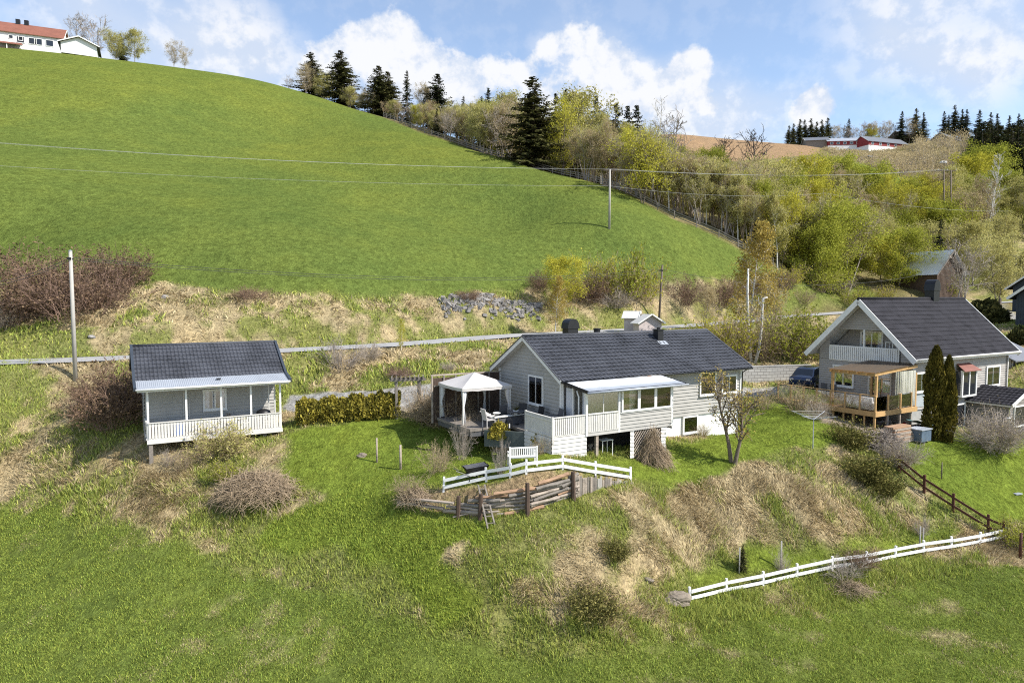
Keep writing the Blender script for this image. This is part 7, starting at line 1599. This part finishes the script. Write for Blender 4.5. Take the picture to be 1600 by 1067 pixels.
# elsewhere in the unseen sky the same broken cloud, its amount chosen for ambient light
el = nn.new('ShaderNodeSeparateXYZ'); ll.new(D, el.inputs[0])
rest = wm('MULTIPLY', wn(D, 2.2, 3, .5, (4, 1, 7)), .75)
away = wm('MAXIMUM', wm('MULTIPLY', wm('SUBTRACT', el.outputs[2], .45), 3.0), wm('MULTIPLY', wm('SUBTRACT', .45, el.outputs[1]), 2.5)); away = wm('MINIMUM', wm('MAXIMUM', away, 0.0), 1.0)
acc = wm('ADD', wm('MULTIPLY', acc, wm('SUBTRACT', 1.0, away)), wm('MULTIPLY', rest, away))
def puffs(off):
    a = wn(D, 7.5, 12, .60, (.3 + off[0], .2 + off[1], .1 + off[2]), (1, 1, 1.2)); b = wn(D, 21, 9, .62, (2 + off[0], 1 + off[1], off[2]))
    return wm('ADD', wm('MULTIPLY', wm('SUBTRACT', a, .5), 3.3), wm('MULTIPLY', wm('SUBTRACT', b, .5), 1.5))
n1 = puffs((0, 0, 0)); lit = puffs((-.012, .004, -.016))
dens = wm('ADD', wm('MULTIPLY', acc, .95), n1)
relief = wm('SUBTRACT', n1, lit)
mr = nn.new('ShaderNodeMapRange'); mr.interpolation_type = 'SMOOTHSTEP'; ll.new(dens, mr.inputs[0]); mr.inputs[1].default_value = .34; mr.inputs[2].default_value = 1.0
m2 = nn.new('ShaderNodeMapRange'); m2.interpolation_type = 'SMOOTHSTEP'; ll.new(wm('ADD', veil, wm('MULTIPLY', wm('SUBTRACT', wn(D, 5, 6, .55, (7, 3, 1), (1, 1, 1.8)), .5), 1.6)), m2.inputs[0]); m2.inputs[1].default_value = .15; m2.inputs[2].default_value = 1.3; m2.inputs[4].default_value = .72
veilm = wm('ADD', m2.outputs[0], .20)
mask = wm('MAXIMUM', wm('MULTIPLY', mr.outputs[0], .97), veilm)
cloud_shade = nn.new('ShaderNodeMapRange'); cloud_shade.interpolation_type = 'SMOOTHSTEP'; ll.new(wm('ADD', wm('MULTIPLY', relief, 1.6), wm('MULTIPLY', dens, .28)), cloud_shade.inputs[0]); cloud_shade.inputs[1].default_value = -.35; cloud_shade.inputs[2].default_value = .55  # sunward relief: lit and shaded cloud sides put into the colour
cc = nn.new('ShaderNodeMix'); cc.data_type = 'RGBA'; ll.new(cloud_shade.outputs[0], cc.inputs[0]); cc.inputs[6].default_value = (3.15, 3.55, 4.25, 1); cc.inputs[7].default_value = (4.45, 4.5, 4.65, 1)
mx = nn.new('ShaderNodeMix'); mx.data_type = 'RGBA'; ll.new(mask, mx.inputs[0]); ll.new(sky.outputs[0], mx.inputs[6]); ll.new(cc.outputs[2], mx.inputs[7])
ll.new(mx.outputs[2], bg.inputs[0])
SC.view_settings.view_transform = 'Standard'; SC.view_settings.look = 'None'; SC.view_settings.exposure = 0.55; SC.view_settings.gamma = 1
SC.cycles.max_bounces = 6; SC.cycles.diffuse_bounces = 3; SC.cycles.glossy_bounces = 3; SC.cycles.transparent_max_bounces = 8; SC.cycles.transmission_bounces = 3
SC.cycles.use_denoising = False; SC.cycles.sample_clamp_indirect = 4; SC.cycles.filter_width = 1.1
